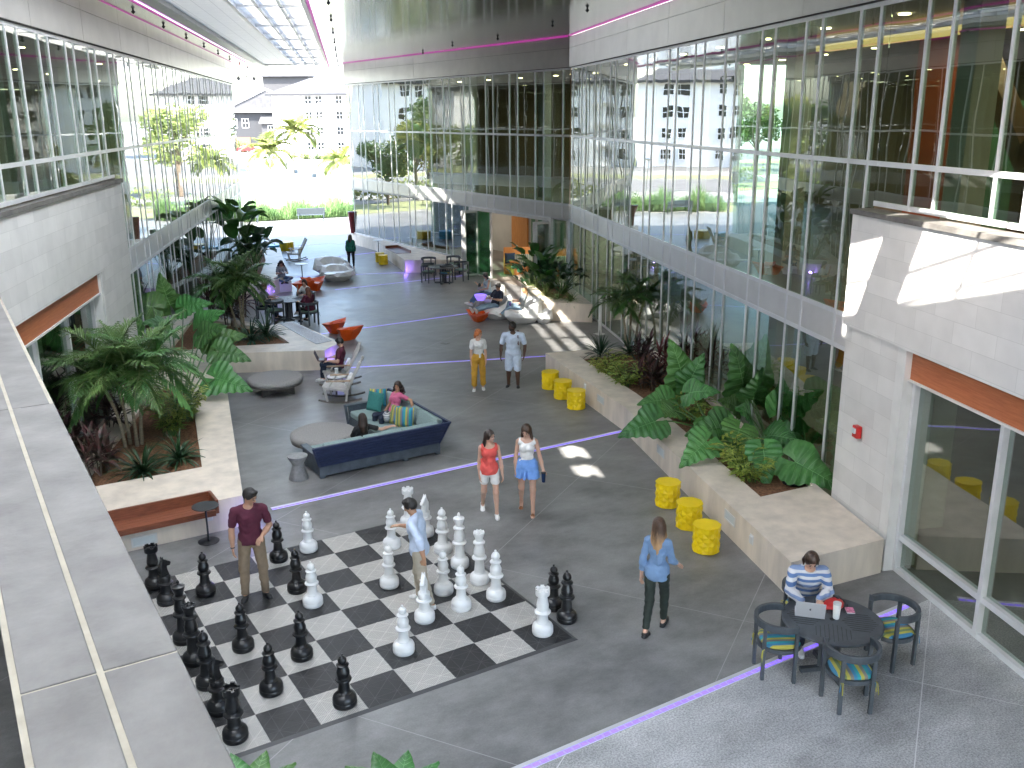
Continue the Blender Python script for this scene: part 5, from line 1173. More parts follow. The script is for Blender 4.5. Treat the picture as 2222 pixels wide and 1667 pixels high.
palm(P3(1365, 752), [(-.12, 0, 1.30, -.18, .1), (.03, .02, 1.4, .02, -.06), (.20, -.05, 1.35, .24, -.05)], 'triple trunked feather palm in the right planter', 5, 10, 1.1, .42, .042)
tuft(P3(1303, 776), 'dark spiky plant at the far left corner of the right planter', 0, 11, 60, .78, .05)
tuft(P3(1366, 772), 'dark spiky plant at the foot of the right palm', 0, 12, 56, .7, .05)
for i, (px, py, h, red, lb) in enumerate([(1400, 800, .55, 0, 'dark red leaved plant right of the palm foot in the right planter'), (1445, 820, .60, 1, 'crimson leaved plant left of the biggest upright ear leaf'), (1410, 845, .4, 0, 'low purple brown leaved plant near the right planter edge'), (1465, 850, .45, 0, 'purple leaved plant behind the elephant ear stalks'),
                                          (1545, 850, .8, 0, 'tall dark red leaved plant against the right glass between the two ear plants'), (1500, 790, .75, 1, 'red tipped plant against the right glass behind the ear leaf')]):
    tuft(P3(px, py), lb, 0, 20+i, 80, .50, .075, 'cord_red' if red else 'cord', 7, h*1.25, 'red_leaf_plant', 'dark red leaved plants', 1.0, 5)
for i, (px, py, lb) in enumerate([(1320, 812, 'variegated plant at the front edge of the right planter, farther one'), (1356, 838, 'variegated plant at the front edge of the right planter, second from the far end'), (1493, 915, 'variegated plant under the hanging ear leaf'), (1598, 1012, 'variegated plant nearest the stools behind the planter edge'), (1625, 1045, 'variegated plant at the near end of the right planter bed')]):
    ginger(P3(px, py), lb, 40+i, 26, .46)
# left planter
palm(P3(298, 968), [(-.22, .08, 1.35, -.28, .1), (.0, 0, 1.5, -.02, .02), (.10, .06, 1.45, .22, -.02), (-.1, .2, 1.6, -.15, .25), (.15, .3, 1.5, .3, .3)], 'multi trunked feather palm in the near left planter', 6, 12, 1.45, .52, .046)
elephant_ear(P3(392, 905), [(362, 645, 2.0, .85, (-.1, .75, .35)), (308, 660, 1.95, .85, (-.95, .35, .2)), (415, 662, 1.9, .70, (.9, .25, .1)), (440, 700, 1.75, .95, (.6, .6, .6)), (352, 705, 1.75, .78, (-.2, .45, .8)), (272, 712, 1.7, .76, (-.4, .6, .6)), (235, 745, 1.55, .66, (-.75, .15, .6)),
             (478, 732, 1.5, .8, (1., .25, .1)), (494, 766, 1.3, .72, (1., -.1, .35)), (487, 826, 1.05, .85, (1., -.05, .55)), (450, 720, 1.7, .7, (.8, .5, .5))], 'tall elephant ear plant in the left planter with leaves reaching over the wall', 3)
for i, (px, py, h, red, lb) in enumerate([(178, 1000, .55, 0, 'purple green leaved plant at the front of the left planter by the stone parapet'), (215, 1030, .4, 0, 'low purple green plant near the timber bench'), (160, 930, .6, 0, 'dark leaved plant against the left door glass'), (240, 935, .6, 0, 'dark plant behind the left palm trunks'), (205, 890, .55, 0, 'dark plant farther back in the near left bed'), (285, 880, .55, 0, 'dark leaved plant under the left palm crown')]):
    tuft(P3(px, py), lb, 0, 60+i, 90, .60, .085, 'cord', 7, h*1.35, 'red_leaf_plant', 'dark red leaved plants', 1.0, 5)
tuft(P3(312, 1032), 'dark spiky plant at the foot of the left palm', 0, 71, 60, .80, .055); tuft(P3(390, 1002), 'dark spiky plant at the right edge of the near left bed', 0, 72, 56, .70, .055)
ginger(P3(372, 945), 'bright variegated plant behind the spiky plant in the left bed', 73, 34, .75); ginger(P3(400, 915), 'variegated plant with yellow shoots beside the left planter edge', 74, 30, .7)
# second left bed
palm(P3(525, 722), [(-.12, .1, 1.40, -.35, .2), (.02, 0, 1.62, -.02, -.02), (.15, .3, 1.5, .15, .1)], 'feather palm in the second left bed above the round ottoman', 8, 12, 1.22, .48, .055)
tuft(P3(578, 733), 'spiky plant near the tip of the second left bed', 0, 81, 60, .95, .06); tuft(P3(545, 742), 'spiky plant left of another in the second left bed', 0, 82, 56, .85, .06)
for i, (px, py, lb) in enumerate([(500, 712, 'dark purple plant left of the palm in the second left bed'), (470, 700, 'dark purple plant farther left in the second left bed'), (525, 690, 'dark purple plant behind the palm in the second left bed')]):
    tuft(P3(px, py), lb, 0, 84+i, 90, .75, .09, 'cord', 7, 1.0, 'red_leaf_plant', 'dark red leaved plants', 1.0, 5)
# far left bed
paddle_plant((9.45, 26.5, .48), 'tall paddle leaved plant rising above the far left bed', 91, 13, 2.9, 1.0, .33, spread=.6)
paddle_plant((10.3, 29.6, .48), 'paddle leaved plant deeper in the far left bed', 92, 11, 2.5, .95, .33, spread=.6)
paddle_plant((9.3, 24.5, .48), 'dark paddle leaved plant at the near end of the far left bed', 93, 16, 1.7, .8, .28, 'dark_leaf', .8)
paddle_plant((10.3, 27.6, .48), 'dark bushy paddle leaved plant in the middle of the far left bed', 94, 16, 1.5, .7, .25, 'dark_leaf', .7)
palm((9.3, 25.2, .48), [(0, 0, 1.2, .1, 0)], 'small feather palm in the far left bed', 9, 10, .95, .36, .04)
# sunlit planter beside the doors
paddle_plant((17.7, 15.2, .5), 'paddle leaved plant in the planter by the folding doors', 101, 12, 1.25, .75, .22, spread=.7)
paddle_plant((18.2, 16.9, .5), 'second paddle leaved plant behind the first by the folding doors', 102, 12, 1.55, .75, .2, spread=.55)
for i, (x, y, lb) in enumerate([(17.9, 14.4, 'dark glossy bush at the near end of the planter by the doors'), (18.2, 15.6, 'dark glossy bush against the glass behind the doors planter'), (17.6, 16.2, 'dark glossy bush in the middle of the doors planter')]):
    paddle_plant((x, y, .5), lb, 104+i, 26, .9, .45, .17, 'dark_leaf', .8)
for i, (px, py, lb) in enumerate([(1165, 628, 'pale spider plant at the left of the doors planter'), (1185, 645, 'pale spider plant, second from the left in the doors planter'), (1210, 655, 'pale arching spider plant in the middle of the doors planter'), (1238, 660, 'pale spider plant at the right of the doors planter')]):
    tuft(P3(px, py, .55), lb, 0, 110+i, 46, .6, .04, 'spider', 1, 0, 'spider_plant', 'spider plants by the doors', 1.6, 15)
paddle_plant((18.1, 26.9, 0), 'potted green plant behind the far glass', 120, 1, .3, .2, .1) if False else None
# leaf tips at the bottom edge of the photo
for (px, py, z, sd_, lb) in ((520, 1650, 1.1, 131, 'big leaf tips at the bottom edge left of centre'), (835, 1648, 1.1, 132, 'big leaf tips at the bottom edge below the chessboard')):
    c = G(px, py, z); t = empty('paddle_leaf_plant', (c.x-.05, c.y-.35, 0), 0, lb, 'plant', 'big paddle leaved plants'); q = random.Random(sd_)
    for k in range(5):
        g = MB(); az = .3+k*.62; d = Vector((math.cos(az), math.sin(az), .55)); L = .46; a = Vector((math.cos(az)*.1, math.sin(az)*.1, z-.22+.03*k)); ear_leaf(g, a, d, L, q, .012); g.build('leaf', ['ear', 'ear_rib'], t, True, angle=80); MB().tube([(0, 0, 0), (a.x*.5, a.y*.5, a.z*.6), a], .014, 6).build('stalk', 'stem', t)
# ================================================================== OUTSIDE
grs = MB(); q = random.Random(5)
ga, gb = Vector((13.2, 51.9, 0)), Vector((26.5, 50.6, 0))
for k in range(5200):
    u = q.random(); c = ga.lerp(gb, u)+Vector((q.gauss(0, .1), q.uniform(-.1, 1.7), 0)); az = q.uniform(0, 6.28); el = q.uniform(1., 1.5); hgt_ = 1.3*q.uniform(.7, 1.35)*(.85+.25*math.sin(c.x*2.2)+.15*math.sin(c.x*5.1))
    strap(grs, c, (math.cos(az)*math.cos(el), math.sin(az)*math.cos(el), math.sin(el)), hgt_, .045, q.uniform(.3, 1.3), 3, .2, .1, .3)
tag(grs.build('tall_grass', 'grass'), 'feathery tall green grasses along the far edge of the plaza', 'grass', kind='stuff')
palm((24.9, 64.8, 0), [(0, 0, 5.6, .5, 0), (-1.2, .7, 4.0, -.5, 0)], 'sunlit palm by the street seen through the open end', 140, 16, 2.5, 1.0, .14, 'palms along the street', 'street_palm')
palm((28.6, 62.2, 0), [(0, 0, 3.2, -.4, 0)], 'small sunlit palm beside the end of the far wing', 141, 15, 2.2, .9, .13, 'palms along the street', 'street_palm')
for o_ in [o for o in bpy.data.objects if o.name.startswith('fronds') and o.parent and o.parent.name.startswith('street_palm')]: o_.data.materials[0] = M['out_leaf']
def tree(loc, h, r, label, m, seed, n=2600, proto=None):
    if proto: return dup(proto, loc, seed*1.3, label, h/8.)
    q = random.Random(seed); t = empty('leafy_tree', loc, 0, label, 'tree', 'trees around the street'); g = MB(); g.tube([(0, 0, 0), (.1, 0, h*.25), (0, .1, h*.5), (.05, 0, h*.75)], [.22, .17, .12, .05], 8)
    cl = []
    for k in range(9):
        az = k*2.4; rr = r*q.uniform(.35, .8); z = h*q.uniform(.42, .9); c = Vector((rr*math.cos(az), rr*math.sin(az), z)); cl.append((c, r*q.uniform(.35, .6))); g.tube([(0, 0, h*.35), c*.5+Vector((0, 0, h*.22)), c], [.08, .05, .02], 5)
    cl.append((Vector((0, 0, h*.85)), r*.6)); g.build('trunk', 'bark', t); g = MB()
    for k in range(n):
        c, s_ = q.choice(cl); v = Vector((q.gauss(0, 1), q.gauss(0, 1), q.gauss(0, 1))).normalized()*s_*q.random()**.35; v.z *= .75; p = c+v; a = Vector((q.uniform(-1, 1), q.uniform(-1, 1), q.uniform(-.6, .6))).normalized(); b = a.orthogonal().normalized(); sz = q.uniform(.14, .30)
        g.add([p-a*sz, p+b*sz*.5, p+a*sz, p-b*sz*.5], [(0, 1, 2, 3)])
    g.build('crown', m, t); return t
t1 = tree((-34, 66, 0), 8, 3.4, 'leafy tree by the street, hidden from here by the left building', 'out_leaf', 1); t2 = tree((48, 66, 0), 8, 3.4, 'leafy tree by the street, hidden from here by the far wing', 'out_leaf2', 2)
for i, (x, y, h, pr) in enumerate([(-22, 70, 7, t1), (-12, 62, 6, t2), (-4, 68, 8.5, t2), (2, 60, 6.5, t1), (36, 70, 8, t1), (60, 78, 9, t1), (75, 70, 8, t2), (-48, 80, 10, t2), (92, 84, 10, t1), (-30, 50, 9, t1), (-24, 36, 9, t2), (66, 60, 9, t2)]):
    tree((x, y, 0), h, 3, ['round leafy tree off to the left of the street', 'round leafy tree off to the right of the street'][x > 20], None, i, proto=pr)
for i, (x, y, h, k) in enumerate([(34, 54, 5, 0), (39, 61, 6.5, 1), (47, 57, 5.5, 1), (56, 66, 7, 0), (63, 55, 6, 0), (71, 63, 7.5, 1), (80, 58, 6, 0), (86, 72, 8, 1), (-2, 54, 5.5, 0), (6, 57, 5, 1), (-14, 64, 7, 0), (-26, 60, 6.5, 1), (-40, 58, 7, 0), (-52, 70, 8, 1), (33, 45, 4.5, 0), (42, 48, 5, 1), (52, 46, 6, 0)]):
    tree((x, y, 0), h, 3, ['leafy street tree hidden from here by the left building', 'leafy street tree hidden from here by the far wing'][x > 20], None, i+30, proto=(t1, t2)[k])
def hedge(x0, x1, y, label, seed):
    q = random.Random(seed); g = MB()
    for k in range(int((x1-x0)*60)):
        c = Vector((q.uniform(0, x1-x0), q.uniform(-.8, .8), q.uniform(.0, 1.5))); a = Vector((q.uniform(-1, 1), q.uniform(-1, 1), q.uniform(-.6, 1))).normalized(); b = a.orthogonal().normalized(); s_ = q.uniform(.12, .26); g.add([c-a*s_, c+b*s_*.6, c+a*s_, c-b*s_*.6], [(0, 1, 2, 3)])
    o_ = g.build('hedge', 'out_leaf'); o_.location = (x0, y, 0); return tag(o_, label, 'hedge', 'clipped hedges along the street')
hedge(31, 75, 60.5, 'long clipped hedge beyond the far wing', 1); hedge(-45, 12, 62.5, 'long clipped hedge beyond the left building', 2)
for i, (x, y, h) in enumerate([(-8, 57, 7.5), (4, 55, 6.5), (36, 58, 7), (44, 56, 8), (52, 60, 7), (-18, 58, 8)]):
    palm((x, y, 0), [(0, 0, h*.72, .3*(-1)**i, 0)], ['tall street palm beyond the left building', 'tall street palm beyond the far wing'][x > 20], 150+i, 11, 2.6, .8, .12, 'palms along the street', 'street_palm') if i < 2 else None
pp_ = [o for o in col.objects if o.name.startswith('street_palm') and o.type == 'EMPTY'][-2:]
for i, (x, y, h) in enumerate([(36, 58, 7), (44, 56, 8), (52, 60, 7), (-18, 58, 8)]): dup(pp_[i % 2], (x, y, 0), i*1.7, ['tall street palm beyond the left building', 'tall street palm beyond the far wing'][x > 20])
def bush(px, py, sz, m, label, seed):
    p = G(px, py); q = random.Random(seed); g = MB()
    for k in range(380):
        v = Vector((q.gauss(0, .5), q.gauss(0, .5), abs(q.gauss(0, .6))))*sz; a = Vector((q.uniform(-1, 1), q.uniform(-1, 1), q.uniform(-1, 1))).normalized(); b = a.orthogonal().normalized(); s_ = sz*q.uniform(.1, .2); g.add([v-a*s_, v+b*s_*.6, v+a*s_, v-b*s_*.6], [(0, 1, 2, 3)])
    o_ = g.build('shrub', m); o_.location = (p.x, p.y, 0); return tag(o_, label, 'shrub', 'shrubs in front of the apartments')
for i, (px, py, sz) in enumerate([(523, 330, 2.4), (583, 318, 2.6), (604, 325, 2.2), (612, 318, 2.), (640, 342, 1.3), (664, 345, 2.), (690, 346, 1.4), (705, 346, 1.4), (722, 345, 1.8), (742, 345, 1.4)]):
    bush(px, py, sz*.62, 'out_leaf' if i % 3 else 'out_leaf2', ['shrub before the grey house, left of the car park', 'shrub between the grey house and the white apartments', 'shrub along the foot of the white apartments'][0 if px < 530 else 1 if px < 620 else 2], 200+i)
# --- apartments
M['apt_white'] = mat('white_stucco', (.74, .73, .71), .8, 0, .04, .6); M['roof'] = mat('grey_shingle', (.065, .065, .068), .9, 0, .15, 1.5); M['house_grey'] = mat('grey_siding', (.024, .026, .030), .8, 0, .08, 1.); M['house_mid'] = mat('mid_grey_siding', (.05, .05, .053), .8, 0, .06, 1.)
M['win'] = mat('window_glass_far', (.012, .014, .016), .2, 0, .1, .3); M['trim'] = mat('white_trim', (.78, .78, .78), .6)
def window(par, x, y, z, ax, w_=1.5, h=1.5, out=-1):
    fr = MB(); pn = MB()
    def bb(g, u0, u1, z0, z1, d0, d1):
        if ax == 'x': g.bx(x+u0, x+u1, y+out*d0, y+out*d1, z+z0, z+z1)
        else: g.bx(x+out*d0, x+out*d1, y+u0, y+u1, z+z0, z+z1)
    for u0, u1, z0, z1 in ((-w_/2, w_/2, 0, .09), (-w_/2, w_/2, h-.09, h), (-w_/2, -w_/2+.09, .09, h-.09), (w_/2-.09, w_/2, .09, h-.09), (-w_/2+.09, w_/2-.09, h*.48, h*.48+.09), (-.035, .035, .09, h*.48), (-.035, .035, h*.48+.09, h-.09)): bb(fr, u0, u1, z0, z1, 0, .10)
    f = fr.build('window', 'trim', par); bb(pn, -w_/2+.05, w_/2-.05, .05, h-.05, .0, .03); pn.build('pane', 'win', f)
def apartment(loc, rz, Lx, Ly, st_, sh, label, wx, wy, base=0.):
    t = empty('apartment_block', loc, rz, label, 'building', 'white apartment buildings'); H = st_*sh
    MB().bx(0, Lx, 0, Ly, base, H).build('wall', 'apt_white', t)
    g = MB(); o_ = .9; rf = [(-o_, -o_, H), (Lx+o_, -o_, H), (Lx+o_, Ly+o_, H), (-o_, Ly+o_, H), (Ly*.42, Ly/2, H+3.), (Lx-Ly*.42, Ly/2, H+3.)]; g.add(rf, [(0, 1, 5, 4), (1, 2, 5), (2, 3, 4, 5), (3, 0, 4), (3, 2, 1, 0)]); r_ = g.build('roof', 'roof', t)
    MB().bx(-o_, Lx+o_, -o_-.08, -o_, H-.3, H+.05).build('gutter', 'house_grey', r_)
    for s_ in range(st_):
        for x in wx:
            for dx in (-.95, .95): window(t, x+dx, 0, s_*sh+.9, 'x', 1.3, 1.5)
        for y in wy: window(t, 0, y, s_*sh+.9, 'y', 1.5, 1.5)
    for s_ in range(st_):                                       # balcony bay
        g = MB(); xb = Lx*.30; g.bx(xb-1.6, xb+1.6, -1.3, 0, s_*sh+.0, s_*sh+.2)
        for k in range(9): g.bx(xb-1.55+k*.38, xb-1.51+k*.38, -1.28, -1.24, s_*sh+.2, s_*sh+1.2)
        g.bx(xb-1.6, xb+1.6, -1.3, -1.22, s_*sh+1.15, s_*sh+1.22); b = g.build('balcony', 'trim', t)
    return t
A0 = G(598, 338); apartment((A0.x, A0.y, 0), R(-31), 34, 14, 4, 2.72, 'white four storey apartment block seen through the open end', [5.2+2.4, 13.2, 20., 27.5], [3, 8], -.2)
apartment((-60, 96, 0), R(8), 44, 14, 4, 2.8, 'white apartment block beyond the left building', [5, 12, 19, 27, 34, 40], [4, 9]); apartment((-5, 112, 0), R(0), 30, 14, 4, 2.8, 'white apartment block between the two others', [4, 11, 18, 25], [4, 9])
apartment((105, 62, 0), R(-60), 40, 14, 4, 2.8, 'white apartment block beyond the far wing', [5, 12, 19, 27, 34], [4, 9])
H0 = G(498, 325); t = empty('grey_house', (H0.x, H0.y, 0), R(-31), 'grey gabled house with white trim left of the white apartments', 'house')
MB().bx(0, 18, 0, 14, -.3, 8.2).build('wall', 'house_grey', t)
g = MB(); g.add([(-1, -1, 8.2), (19, -1, 8.2), (19, 15, 8.2), (-1, 15, 8.2), (9, -1, 12.6), (9, 15, 12.6)], [(0, 1, 4), (1, 2, 5, 4), (2, 3, 5), (3, 0, 4, 5), (3, 2, 1, 0)]); r_ = g.build('roof', 'roof', t)
g = MB(); g.bar((-1.2, -1.1, 8.1), (9, -1.1, 12.7), .3, .5); g.bar((19.2, -1.1, 8.1), (9, -1.1, 12.7), .3, .5); g.bx(-1, 19, -1.15, -1, 7.9, 8.3); g.build('gable_trim', 'trim', r_)
MB().bx(8, 20, -2.2, 0, -.3, 5.4).build('bay', 'house_mid', t); g = MB(); g.add([(7.5, -2.8, 5.6), (20.5, -2.8, 5.6), (20.5, 0, 7.2), (7.5, 0, 7.2), (7.5, -2.8, 5.4), (20.5, -2.8, 5.4), (20.5, 0, 5.4), (7.5, 0, 5.4)], [(0, 1, 2, 3), (0, 4, 5, 1), (7, 6, 5, 4), (1, 5, 6, 2), (3, 7, 4, 0)]); g.build('porch_roof', 'roof', t)
for x in (1.5, 4.): window(t, x, 0, 4.6, 'x', 1.5, 2.)
for x in (10, 12.6, 16.5): window(t, x, -2.2, 3.2, 'x', 1.3, 1.9)
for x in (11.5, 16): MB().bx(x-1.1, x+1.1, -2.26, -2.19, -.1, 2.3).build('archway', 'house_grey', t)
MB().bx(1.5, 4.8, -.1, 0, -.1, 2.6).build('garage_door', 'wood_panel', t)
MB().bx(7, 17, 6, 13, 12, 15.5).build('upper_wall', 'house_mid', t); g = MB(); g.add([(6, 5, 15.5), (18, 5, 15.5), (18, 14, 15.5), (6, 14, 15.5), (10, 9.5, 17.6), (14, 9.5, 17.6)], [(0, 1, 5, 4), (1, 2, 5), (2, 3, 4, 5), (3, 0, 4), (3, 2, 1, 0)]); g.build('upper_roof', 'roof', t)
# --- parked cars, lamp posts, street boards
def car(px, py, rz, m, label):
    p = G(px, py); t = empty('parked_car', (p.x, p.y, 0), rz, label, 'car', 'cars parked by the apartments')
    pr = [(-2.2, .35), (-2.2, .75), (-2.05, .9), (-1.5, .95), (-.95, 1.4), (.7, 1.42), (1.35, .98), (2.1, .82), (2.25, .6), (2.2, .35)]
    g = MB(); n = len(pr)
    def sec(y, k): return [(x, y, z if z < 1 else .95+(z-.95)*k) for x, z in pr]
    vs = sec(-.86, .2)+sec(-.70, 1)+sec(.70, 1)+sec(.86, .2); g.add(vs, [tuple(range(n-1, -1, -1)), tuple(range(3*n, 4*n))]+[(k*n+i, k*n+(i+1) % n, (k+1)*n+(i+1) % n, (k+1)*n+i) for k in range(3) for i in range(n)]); g.build('body', m, t, True, angle=35)
    MB().prism([(-1.25, -.74), (1.1, -.74), (1.1, .74), (-1.25, .74)], 1.0, 1.33).build('windows', 'win', t)
    for x in (-1.4, 1.4):
        for y in (-.80, .80): w_ = MB(); w_.X = Matrix.Translation((x, y, .33)) @ Matrix.Rotation(math.pi/2, 4, 'X'); w_.lathe([(.33, -.1), (.34, 0), (.33, .1)], 16); wo = w_.build('wheel', 'rubber', t); h_ = MB(); h_.X = w_.X; h_.lathe([(.19, -.12), (.19, .12)], 10); h_.build('rim', 'alu', wo)
    for y in (-.6, .6): MB().bx(2.15, 2.26, y-.15, y+.15, .6, .74).build('headlight', 'frost', t); MB().bx(-2.22, -2.14, y-.15, y+.15, .7, .84).build('tail_light', 'red', t)
car(537, 331, R(-20), 'red', 'red car parked before the grey house'); car(556, 329, R(-20), 'shell_white', 'white car parked right of the red one'); car(572, 327, R(-20), 'steel', 'grey car parked before the grey house archway'); car(597, 329, R(-40), 'shell_white', 'white car parked at the corner of the white apartments')
def lamp_post(px, py, h, label):
    p = G(px, py); t = empty('street_lamp', (p.x, p.y, 0), 0, label, 'street lamp', 'street lamps'); MB().tube([(0, 0, 0), (0, 0, h)], [.07, .045], 10).build('pole', 'steel', t, True); MB().lathe([(.14, 0), (.14, .3), (.08, .5)], 10).build('base', 'steel', t); MB().lathe([(.05, h), (.22, h+.06), (.24, h+.12), (.08, h+.2), (0, h+.22)], 14).build('lamp_head', 'steel', t, True)
lamp_post(553, 458, 3.4, 'slim grey lamp post left of the street palm'); lamp_post(588, 420, 3.2, 'lamp post by the far kerb')
def sign(px, py, label):
    p = G(px, py); t = empty('road_sign', (p.x, p.y, 0), .3, label, 'sign', 'small road signs'); MB().tube([(0, 0, 0), (0, 0, 1.9)], .03, 8).build('pole', 'steel', t); MB().box((0, -.03, 1.75), (.5, .02, .35)).build('plate', 'bench_metal', t)
sign(684, 424, 'small road sign by the drive, nearer one'); sign(644, 412, 'small road sign behind the street palm')
# ================================================================== PEOPLE (smooth blended volumes meshed as one surface each)
def V3(*a): return np.array(a, dtype=np.float32)
def nrm(v): v = np.array(v, dtype=np.float64); return v/np.linalg.norm(v)
class Field:
    def __init__(s, lo, hi, h):
        s.h = h; s.lo = np.array(lo, float)-3*h; n = np.ceil((np.array(hi, float)+3*h-s.lo)/h).astype(int)+1; s.n = n
        s.ax = [(s.lo[i]+h*np.arange(n[i])).astype(np.float32) for i in range(3)]; s.f = np.full(n, .2, np.float32)
    def sub(s, lo, hi, pad):
        sl = []
        for i in range(3):
            a = max(0, int((lo[i]-pad-s.lo[i])/s.h)); b = min(s.n[i], int((hi[i]+pad-s.lo[i])/s.h)+2); sl.append(slice(a, max(a, b)))
        return tuple(sl), [s.ax[i][sl[i]].reshape([-1 if j == i else 1 for j in range(3)]) for i in range(3)]
    def blend(s, sl, d, k):
        f = s.f[sl]
        if k <= 0: s.f[sl] = np.minimum(f, d); return
        hh = np.clip(.5+.5*(f-d)/k, 0, 1); s.f[sl] = f*(1-hh)+d*hh-k*hh*(1-hh)
    def cap(s, a, b, ra, rb, k=.02, flat=None):
        a = np.array(a, float); b = np.array(b, float); r = max(ra, rb); pad = r+k+s.h
        sl, (x, y, z) = s.sub(np.minimum(a, b), np.maximum(a, b), pad); 
        ba = b-a; L = max(1e-9, ba@ba); t = np.clip(((x-a[0])*ba[0]+(y-a[1])*ba[1]+(z-a[2])*ba[2])/L, 0, 1)
        dx, dy, dz = x-a[0]-t*ba[0], y-a[1]-t*ba[1], z-a[2]-t*ba[2]
        if flat is not None:                      # squash along an axis (n, factor>1 makes it thinner)
            n, q = flat; e = dx*n[0]+dy*n[1]+dz*n[2]; d2 = dx*dx+dy*dy+dz*dz+e*e*(q*q-1)
        else: d2 = dx*dx+dy*dy+dz*dz
        s.blend(sl, np.sqrt(d2)-(ra+(rb-ra)*t), k)
    def ell(s, c, R3, r, k=.02, inf=0.):
        c = np.array(c, float); r = np.array(r, float)+inf; m = r.max(); sl, (x, y, z) = s.sub(c, c, m+k+s.h); x = x-c[0]; y = y-c[1]; z = z-c[2]
        q = [(x*R3[i][0]+y*R3[i][1]+z*R3[i][2])/r[i] for i in range(3)]; k0 = np.sqrt(q[0]**2+q[1]**2+q[2]**2)+1e-6
        k1 = np.sqrt((q[0]/r[0])**2+(q[1]/r[1])**2+(q[2]/r[2])**2)+1e-6
        s.blend(sl, k0*(k0-1)/k1, k)
    def cut(s, p, n):                             # remove the side n points to
        n = nrm(n); x, y, z = [s.ax[i].reshape([-1 if j == i else 1 for j in range(3)]) for i in range(3)]
        s.f = np.maximum(s.f, ((x-p[0])*n[0]+(y-p[1])*n[1]+(z-p[2])*n[2]).astype(np.float32))
    def mesh(s):
        f = s.f; ins = f < 0; c = sum(ins[a:a+f.shape[0]-1, b:b+f.shape[1]-1, d:d+f.shape[2]-1].astype(np.int8) for a in (0, 1) for b in (0, 1) for d in (0, 1))
        act = (c > 0) & (c < 8); I, J, K = np.nonzero(act); idx = np.full(act.shape, -1, np.int32); idx[I, J, K] = np.arange(len(I))
        val = {(a, b, d): f[I+a, J+b, K+d] for a in (0, 1) for b in (0, 1) for d in (0, 1)}; acc = np.zeros((len(I), 3)); cnt = np.zeros(len(I))
        for ax in range(3):
            for u in (0, 1):
                for v in (0, 1):
                    p = [0, 0, 0]; q = [0, 0, 0]; o = [i for i in range(3) if i != ax]; p[o[0]] = q[o[0]] = u; p[o[1]] = q[o[1]] = v; q[ax] = 1
                    a = val[tuple(p)]; b = val[tuple(q)]; m = (a < 0) != (b < 0); t = np.where(m, a/np.where(m, a-b, 1), 0)
                    w_ = np.array(p, float)[None, :].repeat(len(I), 0); w_[:, ax] = t; acc += w_*m[:, None]; cnt += m
        vs = s.lo+(np.stack([I, J, K], 1)+acc/np.maximum(cnt, 1)[:, None])*s.h; fs = []
        for ax in range(3):
            sl0 = [slice(None)]*3; sl1 = [slice(None)]*3; sl0[ax] = slice(0, -1); sl1[ax] = slice(1, None); a = ins[tuple(sl0)]; b = ins[tuple(sl1)]; ch = a != b
            o = [i for i in range(3) if i != ax]; P = np.argwhere(ch); P = P[(P[:, o[0]] > 0) & (P[:, o[1]] > 0)]
            P = P[(P[:, o[0]] < idx.shape[o[0]]) & (P[:, o[1]] < idx.shape[o[1]])]
            def gi(du, dv): Q = P.copy(); Q[:, o[0]] -= du; Q[:, o[1]] -= dv; return idx[Q[:, 0], Q[:, 1], Q[:, 2]]
            q = np.stack([gi(1, 1), gi(0, 1), gi(0, 0), gi(1, 0)], 1); fl = a[P[:, 0], P[:, 1], P[:, 2]]
            if ax == 1: fl = ~fl
            q[~fl] = q[~fl][:, ::-1]; fs.append(q)
        return vs, np.concatenate(fs)
def field_obj(F, name, m, par):
    if isinstance(m, str) and m.startswith('c_'):                       # soft cloth folds
        x, y, z = [F.ax[i].reshape([-1 if j == i else 1 for j in range(3)]) for i in range(3)]; F.f = F.f+(.0036*np.sin(x*38+z*21+np.sin(z*27+y*9)*1.3)*np.sin(y*33-z*17+x*11)+.002*np.sin(z*62+np.sin(x*30)*2.+y*20)).astype(np.float32)
    vs, fs = F.mesh(); me = bpy.data.meshes.new(name); me.vertices.add(len(vs)); me.vertices.foreach_set('co', vs.astype(np.float32).ravel()); me.loops.add(len(fs)*4); me.loops.foreach_set('vertex_index', fs.astype(np.int32).ravel())
    me.polygons.add(len(fs)); me.polygons.foreach_set('loop_start', (np.arange(len(fs))*4).astype(np.int32)); me.polygons.foreach_set('use_smooth', [True]*len(fs)); me.update(calc_edges=True); me.validate(); me.materials.append(M[m] if isinstance(m, str) else m)
    o = bpy.data.objects.new(name, me); col.objects.link(o); o.parent = par; return o
def cloth(name, c, var=.10): M[name] = mat(name, c, .85, 0, var, 7, bump=.45, bscale=16); return name
for n_, c_ in dict(skin_fair=(.55, .33, .24), skin_mid=(.46, .26, .17), skin_tan=(.40, .22, .13), skin_dark=(.075, .036, .022)).items(): M[n_] = mat(n_, c_, .5, 0, .05, 20, subs=.08)
for n_, c_ in dict(hair_black=(.010, .008, .007), hair_brown=(.035, .018, .010), hair_auburn=(.10, .035, .018), hair_blonde=(.38, .22, .10), hair_red=(.32, .10, .03), hair_dark=(.018, .010, .007)).items(): M[n_] = mat(n_, tuple(x*.55 for x in c_), .42, 0, 0, 55, c2=tuple(min(1, x*2.1) for x in c_), stretch=(1, 1, .10), bump=.7, bscale=80)
